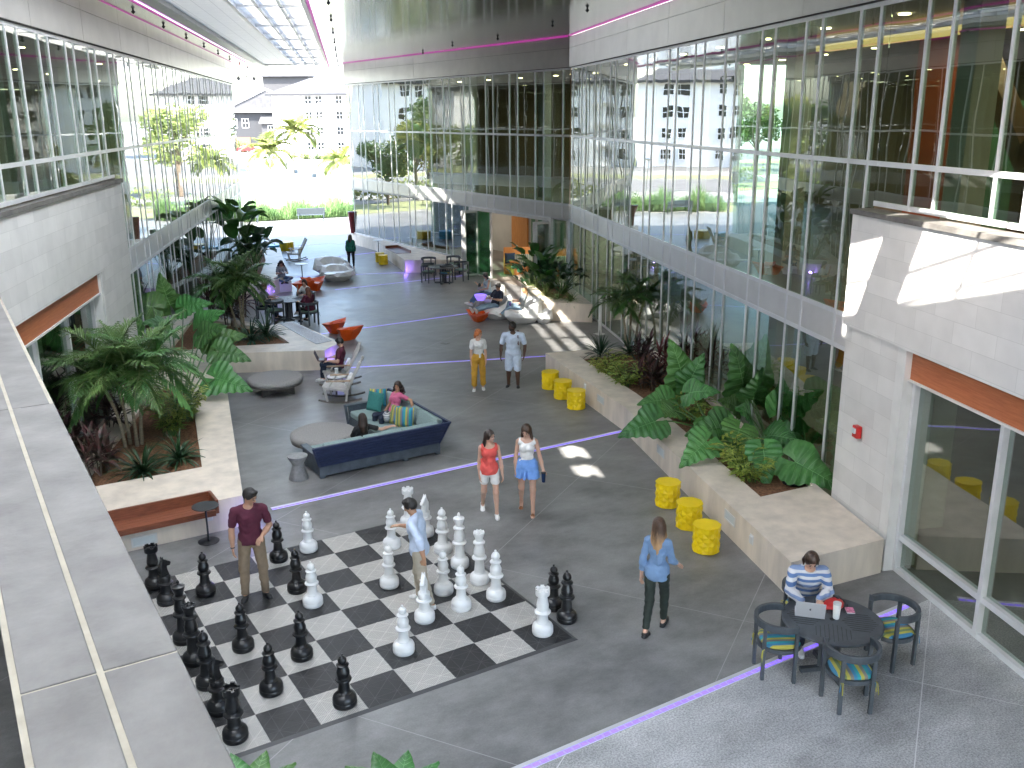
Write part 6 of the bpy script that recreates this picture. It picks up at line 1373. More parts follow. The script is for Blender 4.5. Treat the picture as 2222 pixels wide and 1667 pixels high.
def ombre():
    m = mat('ombre_hair', (.06, .03, .015), .5, 0, .3, 60, stretch=(1, 1, .15), bump=.5, bscale=90); n = m.node_tree.nodes; l = m.node_tree.links; b = n['Principled BSDF']; tc = n.new('ShaderNodeTexCoord'); sp_ = n.new('ShaderNodeSeparateXYZ'); l.new(tc.outputs['Object'], sp_.inputs[0])
    src = b.inputs['Base Color'].links[0].from_socket; ns = n.new('ShaderNodeTexNoise'); ns.inputs['Scale'].default_value = 25; mp = n.new('ShaderNodeMapping'); mp.inputs['Scale'].default_value = (1, 1, .12); l.new(tc.outputs['Object'], mp.inputs[0]); l.new(mp.outputs[0], ns.inputs[0])
    a = n.new('ShaderNodeMath'); a.operation = 'MULTIPLY_ADD'; a.inputs[1].default_value = .25; l.new(ns.outputs['Fac'], a.inputs[0]); l.new(sp_.outputs['Z'], a.inputs[2]); r = n.new('ShaderNodeMapRange'); r.inputs[1].default_value = 1.66; r.inputs[2].default_value = 1.50; r.inputs[3].default_value = 0; r.inputs[4].default_value = 1; l.new(a.outputs[0], r.inputs[0])
    mx = n.new('ShaderNodeMix'); mx.data_type = 'RGBA'; l.new(r.outputs[0], mx.inputs[0]); l.new(src, mx.inputs[6]); mx.inputs[7].default_value = (.42, .25, .12, 1); l.new(mx.outputs[2], b.inputs['Base Color']); return m
M['hair_ombre'] = ombre(); M['eye'] = mat('dark_eye', (.02, .015, .012), .3); M['lips'] = mat('lips', (.36, .09, .08), .5); M['shoe_white'] = mat('white_shoe', (.68, .68, .66), .6, 0, .04, 9); M['shoe_black'] = mat('black_shoe', (.015, .015, .016), .5); M['sandal'] = mat('tan_sandal', (.25, .10, .04), .6)
for n_, c_ in dict(c_maroon=(.085, .012, .030), c_khaki=(.24, .175, .115), c_paleblue=(.50, .58, .72), c_beige=(.42, .37, .29), c_coral=(.72, .10, .085), c_white=(.72, .71, .69), c_skyblue=(.16, .32, .68), c_mustard=(.50, .27, .03), c_lightblue=(.52, .60, .72), c_denim=(.16, .26, .42), c_darkgreen=(.018, .026, .020), c_pink=(.56, .13, .24), c_navy=(.012, .018, .04), c_black=(.012, .012, .014), c_grey=(.22, .24, .25), c_jeans=(.07, .13, .22), c_lightjeans=(.22, .32, .42), c_green=(.01, .13, .085), c_aqua=(.42, .55, .58), c_dkjeans=(.02, .03, .055)).items(): cloth(n_, c_)
M['c_stripes'] = stripes('striped_hoodie', [(.62, .62, .62), (.13, .22, .42), (.60, .60, .62), (.22, .30, .48), (.62, .62, .63), (.10, .18, .36)], 4.2, 2)
def person(label, loc, face, p, look, arms, legs, up_=(0, .02, 1), h=1.70, skin='skin_fair', hair='short', hcol='hair_dark', top=None, bottom=None, shoes='shoe_white', step=.0075, sex='m', pel=None, shyaw=0., scale_w=1., curl=(.35, .35), extra=None, grp=None):
    """joint directions are in the person's own frame: +Y ahead, +X their right hand, +Z up"""
    s = h/1.70; t = empty('person', loc, rzto(*face), label, 'person', grp); up_ = nrm(up_)
    X = nrm(np.cross((0, 1, 0), up_)) if True else None; X = np.array([math.cos(shyaw), math.sin(shyaw), 0]); X = nrm(X-up_*(X@up_)); Y = nrm(np.cross(up_, X)); fem = sex == 'f'; W_ = (.95 if fem else 1.06)*scale_w
    th, sn, an = .425*s, .405*s, .08*s
    if pel is None: pel = (0, 0, .905*s)
    pc = np.array(pel, float); HX = np.array([1., 0, 0]); TR = [X, Y, up_]
    neck = pc+up_*.50*s; chest = pc+up_*.335*s; waist = pc+up_*.17*s; sw = (.165 if fem else .19)*s*W_; hw = (.092 if fem else .088)*s
    shs = [neck-up_*.055*s+X*sw*k for k in (1, -1)]; hips = [pc-up_*.02*s+HX*hw*k for k in (1, -1)]
    J = {}
    for i, k in enumerate('RL'):
        if isinstance(arms[i][0], str):                                 # reach for a world point: ('ik', point, elbow hint, hand dir)
            q_ = t.rotation_euler.z; wv = Vector(arms[i][1])-Vector(loc); T_ = np.array([wv.x*math.cos(q_)+wv.y*math.sin(q_), -wv.x*math.sin(q_)+wv.y*math.cos(q_), wv.z]); l1, l2 = .285*s, .250*s
            hd_ = nrm(arms[i][3]); T_ = T_-hd_*.09*s; v_ = T_-shs[i]; D_ = min(np.linalg.norm(v_), (l1+l2)*.985); v_ = nrm(v_); ca = (l1*l1+D_*D_-l2*l2)/(2*l1*D_); ca = max(-1, min(1, ca)); pv = np.array(arms[i][2], float); pv = nrm(pv-v_*(pv@v_))
            J[k+'e'] = shs[i]+v_*l1*ca+pv*l1*math.sqrt(1-ca*ca); J[k+'w'] = shs[i]+v_*D_; J[k+'d'] = hd_
        else:
            d = [nrm(v) for v in arms[i]]; J[k+'e'] = shs[i]+d[0]*.285*s; J[k+'w'] = J[k+'e']+d[1]*.250*s; J[k+'d'] = nrm(arms[i][2]) if len(arms[i]) > 2 else d[1]
        d = [nrm(v) for v in legs[i]]; J[k+'k'] = hips[i]+d[0]*th; J[k+'a'] = J[k+'k']+d[1]*sn; J[k+'f'] = nrm(legs[i][2]) if len(legs[i]) > 2 else np.array([0, 1., 0])
    lk = nrm(look); HU = nrm(np.array([0, 0, 1.])*.85+up_*.25-lk*0); HX_ = nrm(np.cross(lk, HU)); HU = nrm(np.cross(HX_, lk)); HR = [HX_, lk, HU]; hc = neck+up_*.095*s+lk*.018*s+HU*.075*s
    pts = np.array([pc, neck, hc, *shs]+[J[a+b] for a in 'RL' for b in 'ewka']); lo = pts.min(0)-.26*s; hi = pts.max(0)+.26*s
    def torso(F, inf=0., k=.035):
        r = lambda *a: np.array([a[0]*W_, a[1]*W_, a[2]])*s
        F.ell(pc+up_*.0, [HX, nrm(np.cross(up_, HX)), up_], r(.150 if fem else .145, .108, .115), k, inf); F.ell(waist, TR, r(.112 if fem else .132, .088 if fem else .100, .15), k, inf); F.ell(chest, TR, r(.138 if fem else .160, .098 if fem else .112, .155), k, inf)
        F.cap(shs[0]-X*.03*s, shs[1]+X*.03*s, .055*s+inf, .055*s+inf, k); F.cap(shs[0]-X*.05*s, neck, .045*s+inf, .045*s+inf, k); F.cap(shs[1]+X*.05*s, neck, .045*s+inf, .045*s+inf, k)
        if fem:
            for q in (1, -1): F.ell(chest+Y*.075*s+X*q*.062*s+up_*.01*s, TR, r(.062, .058, .060), .03, inf)
    def arm(F, i, a0, a1, inf=0., k=.02, flare=0.):
        c = 'RL'[i]; S_, E_2, W2 = shs[i], J[c+'e'], J[c+'w']; g_ = .86 if fem else 1.02
        e = min(1, a1/.53); 
        F.cap(S_, S_+(E_2-S_)*e, .046*s*g_+inf, (.050-.012*e)*s*g_+inf+flare, k)
        if a1 > .53: f2 = (a1-.53)/.47; F.cap(E_2, E_2+(W2-E_2)*f2*.45, .040*s*g_+inf, .041*s*g_+inf, k); F.cap(E_2+(W2-E_2)*f2*.4, E_2+(W2-E_2)*f2, .040*s*g_+inf, (.040-.014*f2)*s*g_+inf+flare*.5, k)
    def leg(F, i, l1, inf=0., k=.03, flare=0.):
        c = 'RL'[i]; H_, K_, A_ = hips[i], J[c+'k'], J[c+'a']; e = min(1, l1/.5); g_ = 1.0*W_
        F.cap(H_, H_+(K_-H_)*e, .083*s*g_+inf, (.083-.028*e)*s*g_+inf+(flare if l1 <= .5 else flare*.3), k)
        if l1 > .5:
            f2 = (l1-.5)/.5; back = nrm(np.cross(np.cross((A_-K_), (K_-H_))+1e-6, (A_-K_))) if np.linalg.norm(np.cross(A_-K_, K_-H_)) > .01 else np.array([0, -1., 0])
            if back@np.array([0, 1., 0]) > 0: back = -back
            F.cap(K_, K_+(A_-K_)*f2, .054*s*g_+inf, (.054-.021*f2)*s*g_+inf+flare, k)
            if f2 > .4 and not flare > .02: m_ = K_+(A_-K_)*.32+back*.018*s; F.cap(m_-(A_-K_)*.12, m_+(A_-K_)*.12, .040*s*g_+inf, .038*s*g_+inf, k)
    def footp(F, i, inf=0., k=.015):
        c = 'RL'[i]; A_ = J[c+'a']; d = J[c+'f']; dn = nrm(A_-J[c+'k']); dn = nrm(dn-d*(dn@d)*.9); heel = A_-d*.035*s+dn*.045*s; toe = A_+d*.155*s+dn*.060*s; ball = A_+d*.10*s+dn*.050*s; sd_ = nrm(np.cross(d, dn))
        F.cap(A_, heel, .033*s+inf, .030*s+inf, k); F.cap(heel, ball, .030*s+inf, .033*s+inf, k); F.cap(A_, ball, .030*s+inf, .024*s+inf, k); F.cap(ball-sd_*.012*s, toe-sd_*.008*s, .030*s+inf, .021*s+inf, k); F.cap(ball+sd_*.012*s, toe+sd_*.012*s-d*.012, .028*s+inf, .019*s+inf, k)
    def handp(F, i):
        c = 'RL'[i]; w_ = J[c+'w']; d = J[c+'d']; sd_ = np.cross(d, (0, 0, 1.)) if abs(d[2]) < .9 else np.array([0, 1., 0]); n = nrm(np.cross(sd_, d)) if abs(d[2]) < .9 else nrm(X*(1 if i == 0 else -1)); sd_ = nrm(np.cross(d, n)); n = -n if abs(d[2]) < .9 else -n
        if abs(d[2]) >= .9: sd_ = np.array([0, 1., 0])-d*d[1]; sd_ = nrm(sd_)
        else: sd_ = sd_*(-1 if i == 0 else 1)*(-1)
        thumb = sd_; cu = curl[i]; F.cap(w_-d*.02*s, w_+d*.035*s, .024*s, .026*s, .015, (n, 1.5)); 
        for q, (o_, L_) in enumerate(((-.030, .058), (-.0105, .070), (.0105, .076), (.031, .070))):
            b = w_+d*.085*s+sd_*o_*s; F.cap(w_+d*.03*s+sd_*o_*.6*s, b, .016*s, .0125*s, .010, (n, 1.25)); m_ = b+nrm(d*(1-cu*.5)+n*cu)*L_*.52*s; F.cap(b, m_, .0098*s, .0088*s, .003); F.cap(m_, m_+nrm(d*(1-cu)+n*(cu*1.7+.05))*L_*.48*s, .0088*s, .0072*s, .002)
        b = w_+d*.028*s+thumb*.024*s; m_ = b+nrm(d*.75+thumb*.62+n*.2)*.036*s; F.cap(b, m_, .0140*s, .0110*s, .008); F.cap(m_, m_+nrm(d*.95+thumb*.15+n*.3)*.030*s, .0108*s, .0085*s, .002)
    F = Field(lo, hi, step); torso(F); F.cap(neck-up_*.03*s, hc-HU*.05*s-lk*.01*s, .052*s, .047*s, .025)
    F.ell(hc+HU*.018*s-lk*.010*s, HR, np.array([.074, .094, .092])*s, .02); F.ell(hc-HU*.045*s+lk*.022*s, HR, np.array([.055, .062, .068])*s, .025); F.ell(hc-HU*.095*s+lk*.060*s, HR, np.array([.026, .022, .020])*s, .02)
    F.cap(hc+HU*.004*s+lk*.082*s, hc-HU*.030*s+lk*.103*s, .008*s, .0125*s, .010); F.cap(hc-HU*.034*s+lk*.094*s-HX_*.012*s, hc-HU*.034*s+lk*.094*s+HX_*.012*s, .009*s, .009*s, .006)
    F.cap(hc+HU*.018*s+lk*.080*s-HX_*.032*s, hc+HU*.018*s+lk*.080*s+HX_*.032*s, .010*s, .010*s, .010)
    for q in (1, -1): F.ell(hc+HX_*q*.074*s-HU*.010*s-lk*.006*s, HR, np.array([.010, .018, .030])*s, .006)
    for i in (0, 1): arm(F, i, 0, 1.); leg(F, i, 1.); footp(F, i); handp(F, i)
    field_obj(F, 'body', skin, t)
    g = MB()
    for q in (1, -1): g.ell(tuple(hc+HU*.000*s+lk*.083*s+HX_*q*.030*s), (.0105*s,)*3, 8, 6)
    g.build('eyes', 'eye', t, True); g = MB(); g.ell((0, 0, 0), (.020*s, .007*s, .0065*s), 10, 6); lp = g.build('lips', 'lips', t, True)
    lp.matrix_local = Matrix(((HX_[0], lk[0], HU[0], 0), (HX_[1], lk[1], HU[1], 0), (HX_[2], lk[2], HU[2], 0), (0, 0, 0, 1))); lp.location = tuple(hc-HU*.058*s+lk*.084*s)
    g = MB()
    for q in (1, -1): g.tube([tuple(hc+HU*.024*s+lk*.090*s+HX_*q*.014*s), tuple(hc+HU*.029*s+lk*.086*s+HX_*q*.032*s), tuple(hc+HU*.022*s+lk*.074*s+HX_*q*.047*s)], .0035*s, 5)
    g.build('eyebrows', hcol, t, True)
    # ---- hair
    F = Field(np.minimum(hc-.16*s, hc-.16*s-np.array([.1, .15, .55])), hc+np.array([.25, .25, .2])*s, step)
    sk = hc+HU*.018*s-lk*.012*s
    F.ell(sk, HR, np.array([.083, .101, .101])*s+(.004 if hair == 'short' else .008), .01)
    if hair == 'short':
        F.cut(hc+HU*.034*s+lk*.072*s, nrm(lk*1.0-HU*.55)); F.cut(hc-HU*.035*s, nrm(-HU+lk*.5)); F.cap(hc+HU*.095*s+lk*.060*s-HX_*.03*s, hc+HU*.095*s+lk*.055*s+HX_*.035*s, .022*s, .024*s, .02); F.cap(hc+HU*.10*s-lk*.02*s, hc+HU*.088*s+lk*.05*s, .03*s, .03*s, .03)
    else:
        F.cut(hc+HU*.030*s+lk*.074*s, nrm(lk*1.0-HU*.42)); drop = {'bob': .17, 'long': .33, 'xlong': .42, 'curly': .27, 'shag': .14}[hair]; q = random.Random(int(h*1000)+len(label)); dn = np.array([0, 0, -1.])*1.0-up_*.25
        dn = nrm(dn)
        n_s = 11
        for k in range(n_s):
            a = -1.25+2.5*k/(n_s-1); rd = -lk*math.cos(a)+HX_*math.sin(a); st0 = sk+rd*.072*s-HU*.01*s; L_ = drop*s*q.uniform(.82, 1.05)*(1-.22*abs(a)/1.25)
            bk = -nrm(Y*.5+lk*.5); m_ = st0+dn*L_*.5+rd*.02*s*(2.2 if hair == 'curly' else 1)+bk*.015*s; e_ = st0+dn*L_+rd*(.025 if hair != 'curly' else .07)*s+bk*.03*s*(1-abs(a)/1.25)
            r_ = .027 if hair != 'curly' else .038
            if hair == 'curly':
                pr = st0
                for v in range(1, 7):
                    f = v/6; c_ = (st0*(1-f)**2+m_*2*f*(1-f)+e_*f*f)+(HX_*math.sin(v*2.1+k)+Y*math.cos(v*2.1+k))*.014*s; F.cap(pr, c_, r_*s*(1-.2*f)*q.uniform(.8, 1.15), r_*s*(1-.3*f), .006); pr = c_
            else: F.cap(st0, m_, r_*s, .024*s, .014); F.cap(m_, e_, .024*s, .010*s, .014)
    field_obj(F, 'hair', hcol, t)
    # ---- clothes
    if bottom:
        F = Field(lo, hi, step); m_, l1, loose = bottom[0], bottom[1], bottom[2]; fl = bottom[3] if len(bottom) > 3 else 0.
        r = lambda *a: np.array([a[0]*W_, a[1]*W_, a[2]])*s
        F.ell(pc, [HX, nrm(np.cross(up_, HX)), up_], r(.150 if fem else .145, .108, .115), .03, loose*.7+.004); tk = bool(top) and top[2] < 0; F.ell(waist-up_*.07*s, TR, r(.122 if fem else .138, .094 if fem else .106, .10)*(.93 if tk else 1.), .03, .0 if tk else .009)
        if l1 == 'skirt':
            for i in (0, 1): F.cap(hips[i]+up_*.06*s, hips[i]+(J['RL'[i]+'k']-hips[i])*.50, .085*s+loose*.5, .105*s+loose+fl, .05)
            for k in range(14): a = k/14*6.283; F.cap(pc+np.array([math.cos(a)*.12, math.sin(a)*.09, .02])*s, pc+np.array([math.cos(a)*.20, math.sin(a)*.16, -.22])*s, .02*s, .026*s, .02)
            F.cut(pc+np.array([0, 0, -.215*s]), (0, 0, -1)); 
        else:
            for i in (0, 1): leg(F, i, l1, loose, .03, fl)
            if l1 < .9:
                for i in (0, 1):
                    c = 'RL'[i]; e = hips[i]+(J[c+'k']-hips[i])*(l1/.5) if l1 <= .5 else J[c+'k']+(J[c+'a']-J[c+'k'])*((l1-.5)/.5)
        F.cut(pc+up_*(.07 if tk else .125)*s, up_); field_obj(F, 'skirt' if l1 == 'skirt' else 'shorts' if l1 < .6 else 'trousers', m_, t)
    if top:
        F = Field(lo, hi, step); m_, sl_, hem, loose = top[0], top[1], top[2], top[3]; torso(F, loose, .03)
        if sl_ > 0:
            for i in (0, 1): arm(F, i, 0, sl_, loose+.000, .018, .006 if sl_ < .6 else .003)
        if hem < 0: F.cap(pc+up_*.05*s-HX*.06*s, pc+up_*.05*s+HX*.06*s, .10*s+loose, .10*s+loose, .03); F.ell(pc-up_*.03*s, [HX, nrm(np.cross(up_, HX)), up_], np.array([.155, .120, .12])*s, .03, loose+.004)
        q = random.Random(len(label)*7); 
        for k in range(7): a = q.uniform(0, 6.28); b_ = pc+up_*q.uniform(.05, .3)*s; o_ = X*math.cos(a)*.125*s*W_+Y*math.sin(a)*.088*s; F.cap(b_+o_-up_*.06*s, b_+o_*1.02+up_*.05*s+X*q.uniform(-.03, .03), .016*s+loose*.8, .012*s+loose*.8, .02)
        F.cut(pc+up_*hem*s, -up_)
        # neckline
        x, y, z = [F.ax[i].reshape([-1 if j == i else 1 for j in range(3)]) for i in range(3)]; nc = neck+Y*.055*s+up_*.055*s; nr = (.085 if sl_ > 0 else .125)*s; F.f = np.maximum(F.f, (nr-np.sqrt((x-nc[0])**2+(y-nc[1])**2+(z-nc[2])**2)).astype(np.float32))
        if sl_ == 0:
            for i in (0, 1): c_ = shs[i]+X*(1 if i == 0 else -1)*.045*s+up_*.02*s; F.f = np.maximum(F.f, (.075*s-np.sqrt((x-c_[0])**2+(y-c_[1])**2+(z-c_[2])**2)).astype(np.float32))
        field_obj(F, 'shirt', m_, t)
    if shoes:
        for i in (0, 1):
            c = 'RL'[i]; A_ = J[c+'a']; F = Field(A_-.3*s, A_+.3*s, step*.9)
            if shoes == 'sandal':
                d = J[c+'f']; dn = nrm(A_-J[c+'k']); dn = nrm(dn-d*(dn@d)*.9)
                F.cap(A_-d*.04*s+dn*.078*s, A_+d*.15*s+dn*.083*s, .034*s, .036*s, .01, (dn, 3.2)); F.cap(A_-d*.01*s-dn*.01*s, A_-d*.012*s+dn*.0*s, .037*s, .037*s, .0); F.cut(A_-dn*.012*s, -dn) ; F.cap(A_+d*.105*s+dn*.035*s, A_+d*.115*s+dn*.04*s, .034*s, .034*s, .0)
            else:
                footp(F, i, .006); d = J[c+'f']; dn = nrm(A_-J[c+'k']); dn = nrm(dn-d*(dn@d)*.9); F.cut(A_+dn*.012*s, nrm(-dn-d*.15)); F.cap(A_-d*.04*s+dn*.080*s, A_+d*.15*s+dn*.084*s, .040*s, .036*s, .006, (dn, 2.6))
            field_obj(F, 'shoe', shoes, t)
    t['_'] = 0; del t['_']
    Rz = np.array(Matrix.Rotation(t.rotation_euler.z, 3, 'Z'))
    J['world'] = lambda v: Vector(loc)+Vector(Rz @ np.array(v)); J['hc'] = hc; J['neck'] = neck; J['pc'] = pc; J['TR'] = TR; J['s'] = s; J['obj'] = t; J['shs'] = shs
    return J
TOCAM = (-.52, -.854); AWAY = (.52, .854); SL_ = (-.854, .52); SR_ = (.854, -.52)
def mixd(a, b, f): return (a[0]*(1-f)+b[0]*f, a[1]*(1-f)+b[1]*f)
def FT_(px, py): p = G(px, py); return Vector((p.x, p.y, 0))
arm_dn = ((.16, .03, -1), (.05, .18, -1)); arm_dnL = ((-.16, .03, -1), (-.05, .18, -1))
# 1 man in maroon
J = person('standing man in a maroon t-shirt and khaki trousers looking down at the chess pieces', FT_(556, 1296)+Vector((0, 0, .02)), mixd(TOCAM, SR_, .25), None, (-.75, .65, -.45), [((.20, -.02, -1), (.02, .16, -1)), ((-.26, -.06, -1), (.45, .75, -.25), (.5, .6, -.35))], [((.10, .02, -1), (.03, -.02, -1), (.25, 1, 0)), ((-.10, .06, -1), (-.02, -.05, -1), (-.45, 1, 0))],
           h=1.79, skin='skin_mid', hair='short', hcol='hair_black', top=('c_maroon', .36, -.05, .013), bottom=('c_khaki', .965, .012, .010), shoes='shoe_black', step=.0068, scale_w=.98)
g = MB(); w_ = J['Rw']; g.ell(tuple(w_), (.036, .036, .018), 12, 6); g.build('wristwatch', 'black_metal', J['obj'], True)
# 2 man in pale blue shirt
J = person('man in a pale blue shirt and beige trousers pointing across the board', FT_(914, 1311)+Vector((0, 0, .02)), mixd(SL_, AWAY, .12), None, (0, .9, -.45), [('ik', G(856, 1141, 1.10), (.3, -.2, -1), (-.05, 1, -.12)), ('ik', G(926, 1246, .78), (-.6, -.6, -.2), (.1, .15, -1))], [((.08, .16, -1), (.03, -.05, -1), (.1, 1, 0)), ((-.10, -.16, -1), (-.03, -.30, -1), (-.05, 1, 0))],
           up_=(0, .10, 1), h=1.70, skin='skin_tan', hair='short', hcol='hair_black', top=('c_paleblue', .70, -.10, .020), bottom=('c_beige', .96, .014, .008), shoes='shoe_white', step=.0068, curl=(.15, .55))
# 3 coral
J = person('walking woman in a sleeveless coral blouse and white shorts, laughing towards her friend', FT_(1063, 1116), mixd(TOCAM, SR_, .12), None, (-.72, .75, -.02), [((.10, -.10, -1), (.0, .10, -1)), ((-.20, .10, -1), (-.10, .28, -1))], [((.02, -.10, -1), (.02, -.62, -1), (.05, .8, -.6)), ((-.04, .28, -1), (-.02, .06, -1), (0, 1, .0))],
           h=1.64, skin='skin_fair', hair='long', hcol='hair_dark', top=('c_coral', 0, -.07, .014), bottom=('c_white', .24, .012, .008), shoes='shoe_white', step=.0068, sex='f')
# 4 white top
J4 = person('walking woman in a white camisole and blue shorts skirt holding a tumbler', FT_(1144, 1112), mixd(TOCAM, SL_, .05), None, (.25, .9, -.40), [((.14, -.04, -1), (.03, .06, -1)), ((-.24, .0, -1), (-.28, .35, -1), (-.1, .45, -.9))], [((.03, -.10, -1), (.02, -.52, -1), (.05, .85, -.5)), ((-.03, .20, -1), (.0, .02, -1), (0, 1, .0))],
           h=1.74, skin='skin_fair', hair='xlong', hcol='hair_brown', top=('c_white', 0, .06, .008), bottom=('c_skyblue', 'skirt', .016, .012), shoes='sandal', step=.0068, sex='f', curl=(.3, .8))
hp = J4['world'](J4['Lw']+J4['Ld']*.07+np.array([0, .035, -.02])); tumbler((hp.x, hp.y, hp.z-.12), 'dark blue tumbler in the hand of the woman in the white camisole', 'navy_metal', .95)
# 5 yellow trousers
J = person('red haired woman in a white blouse and mustard cropped trousers', FT_(1039, 846), mixd(TOCAM, SR_, .03), None, (-.85, .55, -.05), [((.12, .0, -1), (.02, .12, -1)), ((-.14, .02, -1), (-.02, .15, -1))], [((.05, .10, -1), (.02, -.04, -1), (.1, 1, 0)), ((-.05, -.04, -1), (-.02, -.18, -1), (-.1, 1, 0))],
           h=1.66, skin='skin_fair', hair='bob', hcol='hair_red', top=('c_white', .30, .02, .018), bottom=('c_mustard', .86, .022, .020), shoes='shoe_white', step=.008, sex='f')
# 6 man with backpack
J6 = person('bearded man in a pale blue short sleeved shirt and shorts with a backpack', FT_(1114, 838), mixd(TOCAM, SL_, .06), None, (.80, .6, -.05), [((.24, .0, -1), (.06, .10, -1)), ((-.26, .02, -1), (.10, .30, -1))], [((.07, .02, -1), (.02, -.05, -1), (.2, 1, 0)), ((-.06, .12, -1), (-.02, .0, -1), (-.1, 1, 0))],
            h=1.77, skin='skin_dark', hair='short', hcol='hair_black', top=('c_lightblue', .36, -.06, .018), bottom=('c_lightblue', .46, .020, .014), shoes='shoe_black', step=.008, scale_w=1.16)
bp_ = J6['world']((0, -.22, 1.25)); bk = empty('backpack', bp_, J6['obj'].rotation_euler.z, 'dark red backpack on the back of the man in pale blue shorts', 'backpack'); g = MB(); g.ell((0, 0, -.03), (.19, .10, .25), 16, 12); g.build('pack', 'c_maroon', bk, True)
g = MB(); [g.tube([(s_*.12, .06, .20), (s_*.13, .18, .27), (s_*.135, .33, .14), (s_*.14, .34, -.05), (s_*.15, .2, -.2)], .015, 6) for s_ in (-1,)]; g.build('strap', 'c_maroon', bk, True)
g = MB(); bd = J6['hc']; 
F = Field(bd-.2, bd+.2, .008); lk = nrm((.80, .6, -.05)); F.ell(bd+lk*.030+np.array([0, 0, -.062]), [nrm(np.cross(lk, (0, 0, 1))), lk, np.array([0, 0, 1.])], np.array([.061, .066, .052]), .01); F.cut(bd+np.array([0, 0, -.050]), (0, 0, 1)); field_obj(F, 'beard', 'hair_black', J6['obj'])
# 7 woman in denim shirt walking away
J = person('woman in a denim shirt and dark green trousers walking away past the stools', FT_(1421, 1368), mixd(AWAY, SR_, .34), None, (-.45, .9, -.15), [((.12, .25, -1), (.10, .85, -.55)), ((-.20, -.12, -1), (-.08, .05, -1))], [((-.06, .42, -1), (-.02, .02, -1), (0, 1, .1)), ((.05, -.16, -1), (.02, -.42, -1), (0, 1, -.35))],
           h=1.72, skin='skin_fair', hair='xlong', hcol='hair_ombre', top=('c_denim', .82, -.10, .013), bottom=('c_darkgreen', .93, .014, .004), shoes='shoe_black', step=.0068, sex='f', scale_w=.92)
# 8 striped man
pz = .47; J = person('long haired man in a blue and white striped hoodie seated at the laptop', (MC.x, MC.y, 0), (T1.x-MC.x-.30, T1.y-MC.y-.2), None, (.02, .80, -.62), [('ik', (LP.x+view.x*.17-.07, LP.y+view.y*.17+.04, .80), (.8, -.3, -.5), (-.2, 1, -.25)), ('ik', (LP.x+view.x*.17+.13, LP.y+view.y*.17-.03, .80), (-.8, -.3, -.5), (.2, 1, -.25))], [((.14, 1, .02), (0, .1, -1)), ((-.14, 1, .02), (0, .15, -1))],
           up_=(0, .16, 1), h=1.78, skin='skin_fair', hair='shag', hcol='hair_brown', top=('c_stripes', .97, -.06, .024), bottom=('c_navy', .95, .012, .01), shoes='shoe_white', step=.0068, pel=(0, -.06, pz+.09), curl=(.5, .5))
# 9 pink woman
hp = Vector(sp(2.38, 1.62, 0)); hp.z = 0
J = person('curly haired woman in a pink t-shirt lounging on the corner sofa', hp, (-.97, -.12), None, (-.55, .8, .0), [((.35, .22, -1), (-.1, .75, -.65), (-.1, .9, -.5)), ((-.85, -.45, -.30), (-.25, -.15, -1), (0, .3, -1))], [((.12, 1, .06), (.05, .10, -1)), ((-.12, 1, .05), (.10, -.05, -1))],
           up_=(.12, -.34, 1), h=1.62, skin='skin_tan', hair='curly', hcol='hair_dark', top=('c_pink', .30, -.04, .014), bottom=('c_dkjeans', .92, .010, .004), shoes='sandal', step=.0075, sex='f', pel=(0, -.02, .53))
# 10 woman seen from behind
hp = Vector(sp(1.02, .36, 0)); hp.z = 0
J = person('long haired woman in a black top seated on the sofa, back to the camera', hp, (-.12, 1), None, (.25, .9, -.15), [((.80, -.42, -.28), (.92, -.15, .12), (1, 0, -.1)), ((-.35, .3, -1), (.2, .9, -.2))], [((.12, 1, .05), (0, .1, -1)), ((-.12, 1, .05), (0, .1, -1))],
           up_=(0, -.26, 1), h=1.62, skin='skin_fair', hair='xlong', hcol='hair_dark', top=('c_black', .32, -.04, .014), bottom=('c_black', .95, .010, .004), shoes='shoe_black', step=.008, sex='f', pel=(.04, .02, .40))
# 11 laptop man on rocker
d1 = Vector((-.9, .42, 0)).normalized()
J = person('man in a maroon t-shirt working on a laptop in the rocking chair', RK1, (d1.x, d1.y), None, (0, .85, -.52), [((.25, .35, -1), (-.25, .95, .05), (-.1, 1, -.1)), ((-.25, .35, -1), (.25, .95, .05), (.1, 1, -.1))], [((.10, 1, .12), (.05, .12, -1)), ((-.06, 1, .22), (.12, -.10, -1))],
           up_=(0, -.20, 1), h=1.72, skin='skin_fair', hair='short', hcol='hair_black', top=('c_maroon', .32, -.04, .014), bottom=('c_dkjeans', .94, .010, .004), shoes='shoe_white', step=.009, pel=(0, -.04, .52), curl=(.4, .4))
lp_ = J['world']((0, .38, .70)); laptop(lp_, J['obj'].rotation_euler.z, 'maroon backed laptop on the lap of the man in the rocking chair', 'c_maroon', R(112), False, .34, .24)
